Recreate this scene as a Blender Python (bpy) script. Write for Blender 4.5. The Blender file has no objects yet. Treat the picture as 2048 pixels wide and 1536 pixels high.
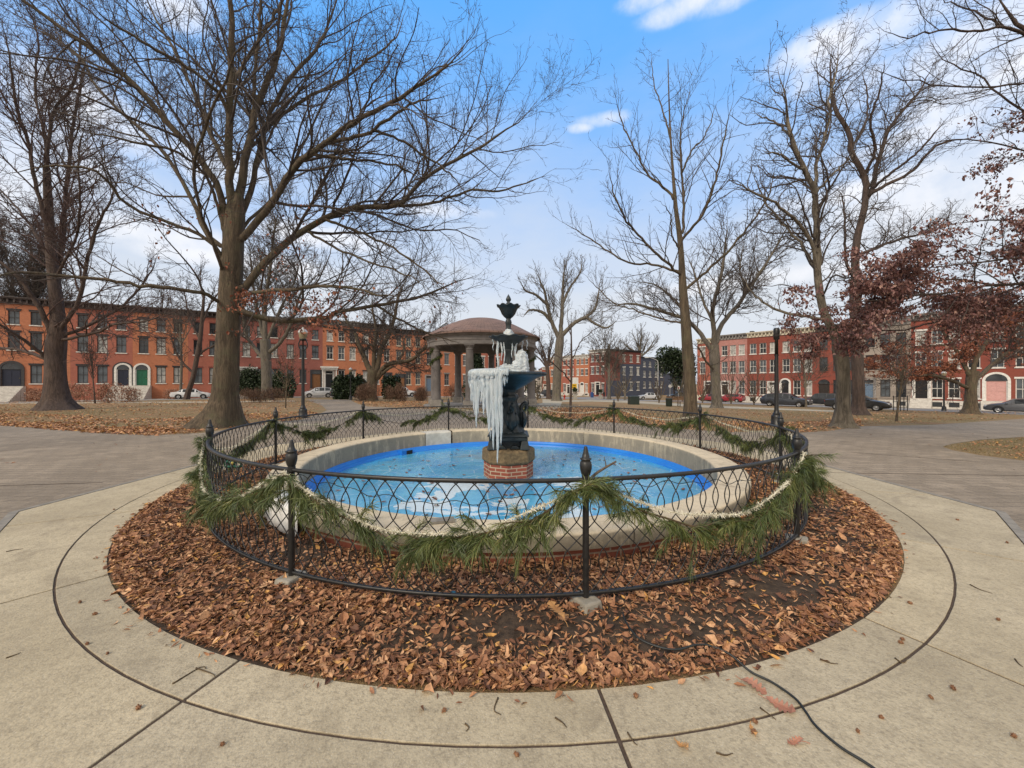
import bpy, bmesh, math, random
import numpy as np
from mathutils import Vector, Matrix

scene = bpy.context.scene
col = scene.collection
PI = math.pi
rad = math.radians
RNG = np.random.default_rng(7)
random.seed(7)

# ------------------------------------------------------------------ camera
FPX, CXP, HZ, EYE = 745.0, 1024.0, 766.0, 1.55     # focal length, centre and horizon in photo pixels, eye height
cam_d = bpy.data.cameras.new("camera")
cam = bpy.data.objects.new("camera", cam_d)
col.objects.link(cam)
cam.location = (0, 0, EYE)
cam.rotation_euler = (rad(90), 0, 0)
cam_d.sensor_width = 36.0
cam_d.lens = 36.0 * FPX / 2048.0
cam_d.shift_y = -2.0 / 2048.0
cam_d.clip_start = 0.05
cam_d.clip_end = 3000
scene.camera = cam

# ------------------------------------------------------------------ world, sun, exposure
SUN_ELEV, SUN_AZ = 38.0, 215.0      # compass style: from behind and a little left of the camera
SKY_K = 0.10
scene.view_settings.view_transform = 'Standard'
scene.view_settings.look = 'None'
scene.view_settings.exposure = 0.17
scene.view_settings.gamma = 1.0
world = bpy.data.worlds.new("World")
scene.world = world
world.use_nodes = True
wt = world.node_tree
for n in list(wt.nodes):
    wt.nodes.remove(n)
def wn(t, **kw):
    n = wt.nodes.new(t)
    for k, v in kw.items():
        setattr(n, k, v)
    return n
def wl(a, b):
    wt.links.new(a, b)
def wmath(op, a, b=None, c=None, clamp=False):
    n = wn('ShaderNodeMath', operation=op, use_clamp=clamp)
    for i, v in enumerate((a, b, c)):
        if v is None: continue
        if isinstance(v, (int, float)): n.inputs[i].default_value = v
        else: wl(v, n.inputs[i])
    return n.outputs[0]
wout = wn('ShaderNodeOutputWorld')
wbg = wn('ShaderNodeBackground')
wl(wbg.outputs[0], wout.inputs[0])
wbg.inputs['Strength'].default_value = SKY_K
sky = wn('ShaderNodeTexSky')
sky.sky_type = 'NISHITA'
sky.sun_disc = False
sky.sun_elevation = rad(SUN_ELEV)
sky.sun_rotation = rad(SUN_AZ)
sky.air_density = 1.0
sky.dust_density = 0.6
sky.ozone_density = 2.0
tc = wn('ShaderNodeTexCoord')
sep = wn('ShaderNodeSeparateXYZ')
wl(tc.outputs['Generated'], sep.inputs[0])
def wmix(fac, a, b):
    n = wn('ShaderNodeMix', data_type='RGBA')
    if isinstance(fac, (int, float)): n.inputs[0].default_value = fac
    else: wl(fac, n.inputs[0])
    for i, v in ((6, a), (7, b)):
        if isinstance(v, tuple): n.inputs[i].default_value = (*v, 1)
        else: wl(v, n.inputs[i])
    return n.outputs[2]
# the blue of the clear part, steadied towards a clean winter blue
hgt = wmath('MAXIMUM', sep.outputs[2], 0.0)
clear = wmix(0.8, sky.outputs[0], (1.4, 4.85, 10.9))
# thin high veil: thick at the horizon, thinning upwards, unevenly
nz = wn('ShaderNodeTexNoise'); nz.inputs['Scale'].default_value = 2.6; nz.inputs['Detail'].default_value = 5; nz.inputs['Roughness'].default_value = 0.55
mp = wn('ShaderNodeMapping'); mp.inputs['Scale'].default_value = (1, 1, 2.6)
wl(tc.outputs['Generated'], mp.inputs[0]); wl(mp.outputs[0], nz.inputs['Vector'])
elev = wmath('ADD', hgt, wmath('MULTIPLY', wmath('SUBTRACT', nz.outputs[0], 0.5), 0.34))
veil = wn('ShaderNodeMapRange', interpolation_type='SMOOTHSTEP')
wl(elev, veil.inputs[0])
veil.inputs[1].default_value = 0.12; veil.inputs[2].default_value = 0.76
veil.inputs[3].default_value = 0.98; veil.inputs[4].default_value = 0.0
s1 = wmix(veil.outputs[0], clear, (6.75, 7.15, 7.7))
# unseen warm white cloud, added behind the camera and overhead to warm the light
added_cloud = wn('ShaderNodeMapRange', interpolation_type='SMOOTHSTEP')
wl(wmath('ADD', wmath('SUBTRACT', wmath('MULTIPLY', sep.outputs[2], .55), sep.outputs[1]), wmath('MULTIPLY', wmath('SUBTRACT', nz.outputs[0], 0.5), 0.8)), added_cloud.inputs[0])
added_cloud.inputs[1].default_value = -0.05; added_cloud.inputs[2].default_value = 0.35; added_cloud.inputs[3].default_value = 0; added_cloud.inputs[4].default_value = 0.95
s1 = wmix(added_cloud.outputs[0], s1, (9.4, 8.9, 8.2))
# white cumulus, each a patch of sky round a direction
def sdir(px, py):
    return Vector(((px - CXP) / FPX, 1, (HZ - py) / FPX)).normalized()
nz2 = wn('ShaderNodeTexNoise'); nz2.inputs['Scale'].default_value = 7; nz2.inputs['Detail'].default_value = 7; nz2.inputs['Roughness'].default_value = 0.62
wl(tc.outputs['Generated'], nz2.inputs['Vector'])
acc = None
CLOUDS = [(1800, 55, .22, .06), (1930, 75, .22, .07), (1650, 90, .13, .042), (2120, 100, .3, .09), (1390, -2, .12, .034), (1310, -14, .09, .03), (1480, -16, .10, .028), (1205, 238, .085, .022), (1165, 255, .05, .016),
          (380, 310, .19, .06), (90, 190, .16, .07), (300, 460, .22, .05), (640, 470, .2, .04), (1830, 275, .2, .032), (1730, 375, .22, .03),
          (880, 420, .15, .03), (350, 0, .12, .05), (-200, 260, .4, .15), (2500, 200, .5, .15), (480, 520, .3, .035), (1500, 560, .4, .03)]
for (px, py, wx, wz) in CLOUDS:
    d = sdir(px, py)
    right = d.cross(Vector((0, 0, 1))).normalized(); up = right.cross(d)
    def dotp(v):
        n = wn('ShaderNodeVectorMath', operation='DOT_PRODUCT')
        wl(tc.outputs['Generated'], n.inputs[0]); n.inputs[1].default_value = v
        return n.outputs['Value']
    a = wmath('POWER', wmath('ABSOLUTE', wmath('MULTIPLY', dotp(right), 1.0 / wx)), 2.0)
    b = wmath('POWER', wmath('ABSOLUTE', wmath('MULTIPLY', dotp(up), 1.0 / wz)), 2.0)
    front = wmath('GREATER_THAN', dotp(d), 0.0)
    blob = wmath('MULTIPLY', wmath('SUBTRACT', 1.0, wmath('ADD', a, b), clamp=True), front)
    acc = blob if acc is None else wmath('MAXIMUM', acc, blob)
cl = wn('ShaderNodeMapRange', interpolation_type='SMOOTHSTEP')
wl(wmath('ADD', wmath('MULTIPLY', acc, 0.85), wmath('MULTIPLY', wmath('SUBTRACT', nz2.outputs[0], 0.55), 1.9)), cl.inputs[0])
cl.inputs[1].default_value = 0.10; cl.inputs[2].default_value = 1.1; cl.inputs[3].default_value = 0; cl.inputs[4].default_value = 0.92
cl2 = wmath('MULTIPLY', cl.outputs[0], wmath('GREATER_THAN', acc, 0.002))
soft = wn('ShaderNodeMapRange', interpolation_type='SMOOTHSTEP'); wl(acc, soft.inputs[0]); soft.inputs[2].default_value = 0.5
cfac = wmath('MULTIPLY', cl2, soft.outputs[0])
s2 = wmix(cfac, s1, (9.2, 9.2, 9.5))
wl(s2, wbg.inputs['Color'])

sun_d = bpy.data.lights.new("sun", 'SUN')
sun = bpy.data.objects.new("sun", sun_d)
col.objects.link(sun)
sun_d.energy = 2.3
sun_d.angle = rad(14)
sun_d.color = (1.0, 0.87, 0.70)
_az = rad(SUN_AZ); _el = rad(SUN_ELEV)
_sd = Vector((math.sin(_az) * math.cos(_el), math.cos(_az) * math.cos(_el), math.sin(_el)))
sun.rotation_euler = _sd.to_track_quat('Z', 'Y').to_euler()
scene.cycles.max_bounces = 6
scene.cycles.diffuse_bounces = 3
scene.cycles.glossy_bounces = 3
scene.cycles.transmission_bounces = 4
scene.cycles.use_denoising = True

# ------------------------------------------------------------------ geometry helpers
C0 = np.array([-0.055, 6.89])            # fountain centre on the plan

def terrain(x, y):
    """Height of the ground: level round the fountain, falling away towards the streets."""
    x = np.asarray(x, float); y = np.asarray(y, float)
    r = np.hypot(x, y)
    k = np.where(y > 1, x / np.maximum(y, 1), np.sign(x) * 1.0)
    s = np.interp(k, [-.9, -.5, -.1, .2, .7], [.0135, .014, .022, .029, .032])
    q = np.maximum(0, r - 13)
    return -np.minimum(s * q * q / (q + 4), 1.95)

def W(px, py, d):
    return np.array([(px - CXP) / FPX * d, d, EYE - (py - HZ) / FPX * d])
def G(px, py):
    """the spot of ground seen at a photo pixel"""
    k = (px - CXP) / FPX; m = (py - HZ) / FPX
    lo, hi = 0.5, 140.0
    f = lambda d: EYE - m * d - float(terrain(k * d, d))
    if f(hi) > 0: lo = hi
    for _ in range(50):
        mid = (lo + hi) / 2
        if f(mid) > 0: lo = mid
        else: hi = mid
    return np.array([k * lo, lo, float(terrain(k * lo, lo))])
def at(px, d):
    x = (px - CXP) / FPX * d
    return np.array([x, d, float(terrain(x, d))])

def tag(o, label=None, cat=None, group=None, kind=None):
    if label: o['label'] = label
    if cat: o['category'] = cat
    if group: o['group'] = group
    if kind: o['kind'] = kind
    return o
def thing(name, loc=(0, 0, 0), rz=0.0, label=None, cat=None, group=None):
    o = bpy.data.objects.new(name, None)
    col.objects.link(o)
    o.empty_display_size = 0.2
    o.location = Vector([float(v) for v in loc]); o.rotation_euler = (0, 0, rz)
    return tag(o, label, cat, group)

def newmesh(name, V, Fs, smooth=False, tint=None, uv=None, mats=(), mi=None):
    V = np.asarray(V, np.float32)
    Fs = [np.asarray(f, np.int32) for f in (Fs if isinstance(Fs, list) else [Fs]) if len(f)]
    me = bpy.data.meshes.new(name)
    nl = sum(f.size for f in Fs); nf = sum(len(f) for f in Fs)
    me.vertices.add(len(V)); me.vertices.foreach_set('co', V.ravel())
    me.loops.add(nl); me.polygons.add(nf)
    li = np.concatenate([f.ravel() for f in Fs])
    me.loops.foreach_set('vertex_index', li)
    tot = np.concatenate([np.full(len(f), f.shape[1], np.int32) for f in Fs])
    st = np.concatenate([[0], np.cumsum(tot)[:-1]]).astype(np.int32)
    me.polygons.foreach_set('loop_start', st)
    me.polygons.foreach_set('use_smooth', np.full(nf, bool(smooth)))
    for m in mats: me.materials.append(m)
    if mi is not None: me.polygons.foreach_set('material_index', np.asarray(mi, np.int32))
    if uv is not None:
        u = me.uv_layers.new(name='UVMap')
        u.data.foreach_set('uv', np.asarray(uv, np.float32)[li].ravel())
    if tint is not None:
        a = me.attributes.new('tint', 'FLOAT', 'POINT')
        a.data.foreach_set('value', np.asarray(tint, np.float32))
    me.update(calc_edges=True)
    return me
def part(name, V, Fs, mat, root=None, local=False, smooth=False, tint=None, uv=None, mi=None):
    V = np.asarray(V, float)
    if root is not None and not local:
        V = V - np.array(root.location)
    mats = mat if isinstance(mat, (list, tuple)) else [mat]
    o = bpy.data.objects.new(name, newmesh(name, V, Fs, smooth, tint, uv, mats, mi))
    col.objects.link(o)
    if root is not None: o.parent = root
    return o
def subpart(name, me, parent, loc=(0, 0, 0)):
    o = bpy.data.objects.new(name, me)
    col.objects.link(o); o.parent = parent; o.location = loc
    return o
def copy_tree(o, parent=None):
    c = o.copy(); col.objects.link(c)
    if parent is not None: c.parent = parent
    for ch in list(o.children): copy_tree(ch, c)
    return c
def bevel(o, w, seg=2, ang=40):
    m = o.modifiers.new('bevel', 'BEVEL'); m.width = w; m.segments = seg
    m.limit_method = 'ANGLE'; m.angle_limit = rad(ang)
    return o

def join(items):
    Vs, Fd, off = [], {}, 0
    for V, Fs in items:
        V = np.asarray(V, float)
        Fs = Fs if isinstance(Fs, list) else [Fs]
        for f in Fs:
            f = np.asarray(f, int)
            if len(f): Fd.setdefault(f.shape[1], []).append(f + off)
        Vs.append(V); off += len(V)
    return np.concatenate(Vs), [np.concatenate(v) for v in Fd.values()]
BOXF = np.array([[0, 3, 2, 1], [4, 5, 6, 7], [0, 1, 5, 4], [1, 2, 6, 5], [2, 3, 7, 6], [3, 0, 4, 7]])
def box(x0, x1, y0, y1, z0, z1):
    return np.array([[x0, y0, z0], [x1, y0, z0], [x1, y1, z0], [x0, y1, z0], [x0, y0, z1], [x1, y0, z1], [x1, y1, z1], [x0, y1, z1]], float), [BOXF]
def frustum(cx, cy, z0, z1, a0, b0, a1, b1):
    V = [[cx + sx * a, cy + sy * b, z] for (a, b, z) in ((a0, b0, z0), (a1, b1, z1)) for sx, sy in ((-1, -1), (1, -1), (1, 1), (-1, 1))]
    return np.array(V, float), [BOXF]
def lathe(prof, n=32, c=(0, 0, 0), a0=0.0, a1=2 * PI, mod=None, uvr=None):
    """prof: list of (r, z). Returns V, F (and UV with real lengths when uvr is given)."""
    prof = np.asarray(prof, float); full = abs(a1 - a0 - 2 * PI) < 1e-6
    m = n if (full and uvr is None) else n + 1
    ang = a0 + (a1 - a0) * np.arange(m) / n
    R = prof[:, 0][:, None] * np.ones(m)
    Z = prof[:, 1][:, None] * np.ones(m)
    if mod is not None: R, Z = mod(R, Z, ang[None, :] * np.ones((len(prof), 1)))
    V = np.stack([c[0] + R * np.cos(ang), c[1] + R * np.sin(ang), c[2] + Z], -1).reshape(-1, 3)
    i, j = np.meshgrid(np.arange(len(prof) - 1), np.arange(n), indexing='ij')
    j2 = (j + 1) % m
    F = np.stack([i * m + j, i * m + j2, (i + 1) * m + j2, (i + 1) * m + j], -1).reshape(-1, 4)
    if uvr is None: return V, [F]
    s = np.concatenate([[0], np.cumsum(np.hypot(np.diff(prof[:, 0]), np.diff(prof[:, 1])))])
    UV = np.stack([ang[None, :] * uvr + 0 * s[:, None], s[:, None] + 0 * ang[None, :]], -1).reshape(-1, 2)
    return V, [F], UV
def tubes(P, R, sides=6, flare=None, close=False):
    """P (B,n,3), R (B,n): B tubes of n rings each."""
    P = np.asarray(P, float); R = np.asarray(R, float)
    B, n, _ = P.shape
    T = np.empty_like(P)
    T[:, 1:-1] = P[:, 2:] - P[:, :-2]; T[:, 0] = P[:, 1] - P[:, 0]; T[:, -1] = P[:, -1] - P[:, -2]
    T /= np.linalg.norm(T, axis=2, keepdims=True) + 1e-9
    D = P[:, -1] - P[:, 0]; D /= np.linalg.norm(D, axis=1, keepdims=True) + 1e-9
    ref = np.where(np.abs(D[:, 2:3]) > .8, np.array([[1., 0, 0]]), np.array([[0, 0, 1.]]))
    ref = np.repeat(ref[:, None, :], n, 1)
    U = np.cross(ref, T); U /= np.linalg.norm(U, axis=2, keepdims=True) + 1e-9
    Vv = np.cross(T, U)
    a = 2 * PI * np.arange(sides) / sides
    rr = R[:, :, None] * np.ones(sides)
    if flare is not None: rr = rr * flare(n, a)
    V = P[:, :, None, :] + rr[..., None] * (np.cos(a)[None, None, :, None] * U[:, :, None, :] + np.sin(a)[None, None, :, None] * Vv[:, :, None, :])
    b, i, j = np.meshgrid(np.arange(B), np.arange(n - 1), np.arange(sides), indexing='ij')
    base = b * n * sides
    j2 = (j + 1) % sides
    F = np.stack([base + i * sides + j, base + i * sides + j2, base + (i + 1) * sides + j2, base + (i + 1) * sides + j], -1).reshape(-1, 4)
    Fs = [F]
    if close:
        Fs += [np.stack([np.arange(B) * n * sides + e * sides + (j if e else sides - 1 - j) for j in range(sides)], -1) for e in (0, n - 1)]
    return V.reshape(-1, 3), Fs
def spline(pts, n):
    """Catmull-Rom through points, n samples evenly along it"""
    pts = np.asarray(pts, float)
    if len(pts) == 2:
        t = np.linspace(0, 1, n)[:, None]; return pts[0] * (1 - t) + pts[1] * t
    p = np.concatenate([[2 * pts[0] - pts[1]], pts, [2 * pts[-1] - pts[-2]]])
    out = []
    for i in range(1, len(p) - 2):
        t = np.linspace(0, 1, 12, endpoint=False)[:, None]
        out.append(.5 * (2 * p[i] + (p[i + 1] - p[i - 1]) * t + (2 * p[i - 1] - 5 * p[i] + 4 * p[i + 1] - p[i + 2]) * t ** 2 + (3 * p[i] - p[i - 1] - 3 * p[i + 1] + p[i + 2]) * t ** 3))
    out = np.concatenate(out + [pts[-1:]])
    s = np.concatenate([[0], np.cumsum(np.linalg.norm(np.diff(out[:, :3], axis=0), axis=1))])
    u = np.linspace(0, s[-1], n)
    return np.stack([np.interp(u, s, out[:, k]) for k in range(out.shape[1])], -1)
def rod(pts, r, sides=8, n=None):
    pts = np.asarray(pts, float)
    if n: pts = spline(pts, n)
    R = np.full(len(pts), r) if np.isscalar(r) else np.interp(np.linspace(0, 1, len(pts)), np.linspace(0, 1, len(r)), r)
    return tubes(pts[None], R[None], sides, close=True)
def inpoly(x, y, poly):
    poly = np.asarray(poly); inside = np.zeros(len(x), bool)
    j = len(poly) - 1
    for i in range(len(poly)):
        xi, yi = poly[i][:2]; xj, yj = poly[j][:2]
        c = ((yi > y) != (yj > y)) & (x < (xj - xi) * (y - yi) / (yj - yi + 1e-12) + xi)
        inside ^= c; j = i
    return inside
def unit(v): return v / (np.linalg.norm(v, axis=-1, keepdims=True) + 1e-9)

# ------------------------------------------------------------------ materials
class Mat:
    def __init__(s, name):
        s.m = bpy.data.materials.new(name); s.m.use_nodes = True
        s.t = s.m.node_tree; s.b = s.t.nodes['Principled BSDF']; s._c = None
    def n(s, t, **kw):
        n = s.t.nodes.new(t)
        for k, v in kw.items(): setattr(n, k, v)
        return n
    def l(s, a, b): s.t.links.new(a, b)
    def coord(s, kind='Object', scale=(1, 1, 1), rot=(0, 0, 0)):
        c = s.n('ShaderNodeTexCoord'); m = s.n('ShaderNodeMapping')
        m.inputs['Scale'].default_value = scale; m.inputs['Rotation'].default_value = rot
        s.l(c.outputs[kind], m.inputs[0]); return m.outputs[0]
    def noise(s, scale, detail=4, rough=.55, vec=None, dist=0):
        n = s.n('ShaderNodeTexNoise'); n.inputs['Scale'].default_value = scale; n.inputs['Detail'].default_value = detail
        n.inputs['Roughness'].default_value = rough; n.inputs['Distortion'].default_value = dist
        if vec is not None: s.l(vec, n.inputs['Vector'])
        return n.outputs[0]
    def voro(s, scale, vec=None, feat='F1', out='Distance'):
        n = s.n('ShaderNodeTexVoronoi', feature=feat); n.inputs['Scale'].default_value = scale
        if vec is not None: s.l(vec, n.inputs['Vector'])
        return n.outputs[out]
    def ramp(s, fac, lo, hi, a=0., b=1.):
        n = s.n('ShaderNodeMapRange', interpolation_type='SMOOTHSTEP'); s.l(fac, n.inputs[0])
        n.inputs[1].default_value = lo; n.inputs[2].default_value = hi; n.inputs[3].default_value = a; n.inputs[4].default_value = b
        return n.outputs[0]
    def mix(s, fac, a, b, blend='MIX'):
        n = s.n('ShaderNodeMix', data_type='RGBA', blend_type=blend)
        if isinstance(fac, (int, float)): n.inputs[0].default_value = fac
        else: s.l(fac, n.inputs[0])
        for i, v in ((6, a), (7, b)):
            if isinstance(v, tuple): n.inputs[i].default_value = (*v, 1)
            else: s.l(v, n.inputs[i])
        return n.outputs[2]
    def math(s, op, a, b=None, clamp=False):
        n = s.n('ShaderNodeMath', operation=op, use_clamp=clamp)
        for i, v in enumerate((a, b)):
            if v is None: continue
            if isinstance(v, (int, float)): n.inputs[i].default_value = v
            else: s.l(v, n.inputs[i])
        return n.outputs[0]
    def attr(s, name='tint'):
        n = s.n('ShaderNodeAttribute'); n.attribute_name = name; return n.outputs['Fac']
    def colramp(s, fac, stops):
        n = s.n('ShaderNodeValToRGB'); s.l(fac, n.inputs[0])
        e = n.color_ramp.elements
        while len(e) < len(stops): e.new(.5)
        for el, (p, c) in zip(e, stops): el.position = p; el.color = (*c, 1)
        return n.outputs[0]
    def set(s, color=None, rough=None, metal=None, bump=None, bstr=.3, bdist=.01, **kw):
        if color is not None:
            if isinstance(color, tuple): s.b.inputs['Base Color'].default_value = (*color, 1)
            else: s.l(color, s.b.inputs['Base Color'])
        if rough is not None:
            if isinstance(rough, (int, float)): s.b.inputs['Roughness'].default_value = rough
            else: s.l(rough, s.b.inputs['Roughness'])
        if metal is not None: s.b.inputs['Metallic'].default_value = metal
        if bump is not None:
            n = s.n('ShaderNodeBump'); n.inputs['Strength'].default_value = bstr; n.inputs['Distance'].default_value = bdist
            s.l(bump, n.inputs['Height']); s.l(n.outputs[0], s.b.inputs['Normal'])
        for k, v in kw.items(): s.b.inputs[k.replace('_', ' ')].default_value = v
        return s.m
def simple(name, c1, c2=None, scale=8., rough=.6, bstr=.15, bdist=.004, metal=0., coord='Object', stretch=(1, 1, 1), **kw):
    M = Mat(name); v = M.coord(coord, stretch)
    nz = M.noise(scale, 5, .6, v)
    c2 = c2 or tuple(x * .75 for x in c1)
    return M.set(M.mix(M.ramp(nz, .3, .7), c1, c2), rough, metal, nz, bstr, bdist, **kw)
def brick_mat(name, c1, c2, mortar, bw=.21, bh=.068, ms=.008, coord='UV', soil=.25, bstr=.4, rot=0.0, vrough=.85, pat=(0.,0.,0.)):
    M = Mat(name); v = M.coord(coord)
    if coord == 'Object':        # facade: along the wall and up
        sp = M.n('ShaderNodeSeparateXYZ'); M.l(v, sp.inputs[0])
        cb = M.n('ShaderNodeCombineXYZ'); M.l(M.math('ADD', sp.outputs[0], sp.outputs[1]), cb.inputs[0]); M.l(sp.outputs[2], cb.inputs[1])
        v2 = cb.outputs[0]
    else: v2 = v
    b = M.n('ShaderNodeTexBrick'); M.l(v2, b.inputs['Vector'])
    b.inputs['Scale'].default_value = 1.0; b.inputs['Brick Width'].default_value = bw; b.inputs['Row Height'].default_value = bh
    b.inputs['Mortar Size'].default_value = ms; b.inputs['Mortar Smooth'].default_value = .2
    b.inputs['Color1'].default_value = (*c1, 1); b.inputs['Color2'].default_value = (*c2, 1); b.inputs['Mortar'].default_value = (*mortar, 1)
    big = M.noise(.55, 5, .6, v); fine = M.noise(30, 3, .6, v)
    c = M.mix(M.ramp(big, .35, .75, 0, soil), b.outputs[0], tuple(x * .45 for x in c1))
    c = M.mix(M.ramp(M.noise(1.7, 5, .65, M.coord('Object', (1, 1, .35))), .45, .75, 0, soil * .8), c, tuple(min(1, x * 1.35 + .02) for x in c2))
    c = M.mix(M.math('MULTIPLY', fine, .3), c, (.25, .17, .13), 'MULTIPLY')
    h = M.math('SUBTRACT', M.math('MULTIPLY', fine, .3), b.outputs['Fac'])
    return M.set(c, vrough, 0, h, bstr, .006)
# ------------------------------------------------------------------ the ground and paving
def m_lawn():
    M = Mat('winter_lawn'); v = M.coord('Object')
    a = M.noise(.16, 5, .6, v); b = M.noise(1.3, 6, .7, v); c = M.noise(26, 4, .75, v); d = M.noise(90, 2, .7, v)
    g = M.mix(M.ramp(a, .38, .62), (.29, .17, .078), (.19, .14, .055))
    g = M.mix(M.ramp(b, .42, .72), g, (.31, .21, .10))
    g = M.mix(M.ramp(M.noise(.6, 4, .6, v), .5, .72), g, (.28, .135, .06))
    g = M.mix(M.ramp(c, .45, .7, 0, .55), g, (.06, .05, .022))
    g = M.mix(M.ramp(d, .5, .7, 0, .5), g, (.36, .27, .13))
    return M.set(g, .95, 0, M.math('ADD', c, d), .8, .03)
def m_concrete():
    M = Mat('broom_concrete'); v = M.coord('Object')
    a = M.noise(.8, 5, .6, v); b = M.noise(5, 6, .7, v); f = M.noise(60, 4, .8, v); sp = M.voro(85, v)
    c = M.mix(M.ramp(a, .35, .68), (.545, .465, .325), (.43, .362, .245))
    c = M.mix(M.ramp(b, .42, .72, 0, .5), c, (.30, .25, .175))
    c = M.mix(M.ramp(M.noise(2.1, 6, .72, M.coord('Object', (1, 1, 1), (0, 0, .7)), .5), .56, .72, 0, .6), c, (.24, .195, .135))
    c = M.mix(M.ramp(M.noise(.9, 6, .7, M.coord('Object', (1, 1, 1), (0, 0, 2.2)), 1.2), .60, .68, 0, .4), c, (.20, .165, .12))
    c = M.mix(M.ramp(M.noise(22, 5, .75, v), .5, .70, 0, .55), c, (.27, .225, .155))
    c = M.mix(M.ramp(f, .42, .74, 0, .75), c, (.22, .18, .125))
    crk = M.voro(.55, M.coord('Object', (1, 1, 1), (0, 0, .4)), 'DISTANCE_TO_EDGE')
    crk = M.math('ADD', crk, M.math('MULTIPLY', M.noise(4, 5, .7, v), .05))
    c = M.mix(M.ramp(crk, .0235, .0265, .0, 0), c, (.1, .08, .06))
    c = M.mix(M.ramp(sp, .08, .20, .5, 0), c, (.70, .655, .56))
    c = M.mix(1.0, c, M.colramp(M.attr(), [(0, (.84, .84, .85)), (1, (1.0, .985, .96))]), 'MULTIPLY')
    return M.set(c, .9, 0, M.math('ADD', f, M.math('MULTIPLY', sp, .5)), .55, .006)
def m_paver(name, c1, c2, mortar, rotz=0.0):
    M = Mat(name); v = M.coord('Object', (1, 1, 1), (0, 0, rotz))
    w = M.n('ShaderNodeVectorMath', operation='ADD'); M.l(v, w.inputs[0])
    nv = M.n('ShaderNodeTexNoise'); nv.inputs['Scale'].default_value = 1.1; M.l(v, nv.inputs['Vector'])
    sc = M.n('ShaderNodeVectorMath', operation='SCALE'); M.l(nv.outputs['Color'], sc.inputs[0]); sc.inputs['Scale'].default_value = .05
    M.l(sc.outputs[0], w.inputs[1])
    b = M.n('ShaderNodeTexBrick'); M.l(w.outputs[0], b.inputs['Vector'])
    b.inputs['Scale'].default_value = 1; b.inputs['Brick Width'].default_value = .31; b.inputs['Row Height'].default_value = .155
    b.inputs['Mortar Size'].default_value = .006; b.inputs['Mortar Smooth'].default_value = .4; b.inputs['Bias'].default_value = -.1
    b.inputs['Color1'].default_value = (*c1, 1); b.inputs['Color2'].default_value = (*c2, 1); b.inputs['Mortar'].default_value = (*mortar, 1)
    a = M.noise(.35, 5, .62, v); f = M.noise(45, 4, .7, v)
    c = M.mix(M.ramp(a, .35, .7, 0, .6), b.outputs[0], tuple(x * .55 for x in c1))
    c = M.mix(M.ramp(M.noise(1.8, 5, .7, v), .5, .75, 0, .5), c, tuple(min(1, x * 1.35) for x in c2))
    c = M.mix(M.ramp(f, .4, .75, 0, .55), c, (.09, .075, .062))
    c = M.mix(M.ramp(M.noise(95, 2, .7, v), .6, .75, 0, .5), c, (.42, .36, .31))
    return M.set(c, .88, 0, M.math('SUBTRACT', M.math('MULTIPLY', f, .6), b.outputs['Fac']), .6, .008)
MAT = {}
MAT['lawn'] = m_lawn()
MAT['concrete'] = m_concrete()
MAT['paver'] = m_paver('worn_pavers', (.262, .208, .15), (.345, .278, .205), (.075, .058, .040), .02)
MAT['joint'] = simple('joint_dirt', (.048, .032, .022), (.085, .057, .040), 40, .95)
MAT['soil'] = simple('dark_soil', (.030, .019, .012), (.075, .048, .03), 14, .97, .9, .03)
MAT['asphalt'] = simple('old_asphalt', (.19, .18, .175), (.28, .27, .26), 3, .9)
MAT['pavement'] = simple('grey_pavement', (.40, .36, .31), (.30, .27, .23), 4, .9)
MAT['path'] = simple('pale_path', (.42, .37, .28), (.33, .28, .20), 4, .9)
MAT['roadpaint'] = simple('road_paint', (.7, .7, .68), (.5, .5, .48), 5, .8)
MAT['bluestone'] = simple('bluestone', (.26, .235, .20), (.17, .155, .135), 8, .9)
def attr_mat(name, stops, rough=.7, bump=False, trans=0.):
    M = Mat(name)
    c = M.colramp(M.attr(), stops)
    if bump:
        f = M.noise(60, 4, .7, M.coord('Object'))
        c = M.mix(M.ramp(f, .4, .7, 0, .45), c, (.05, .025, .012))
    M.set(c, rough)
    return M.m
MAT['leaf'] = attr_mat('fallen_leaf', [(0, (.085, .036, .022)), (.28, (.195, .080, .038)), (.55, (.35, .160, .076)), (.8, (.52, .285, .145)), (.93, (.66, .39, .21)), (1, (.58, .31, .09))], .7, True)
MAT['needle'] = attr_mat('pine_needle', [(0, (.028, .046, .012)), (.5, (.092, .122, .030)), (.85, (.205, .215, .065)), (1, (.33, .27, .09))], .5)
MAT['pod'] = simple('brown_seed_pod', (.16, .072, .035), (.30, .155, .08), 60, .85)

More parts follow.
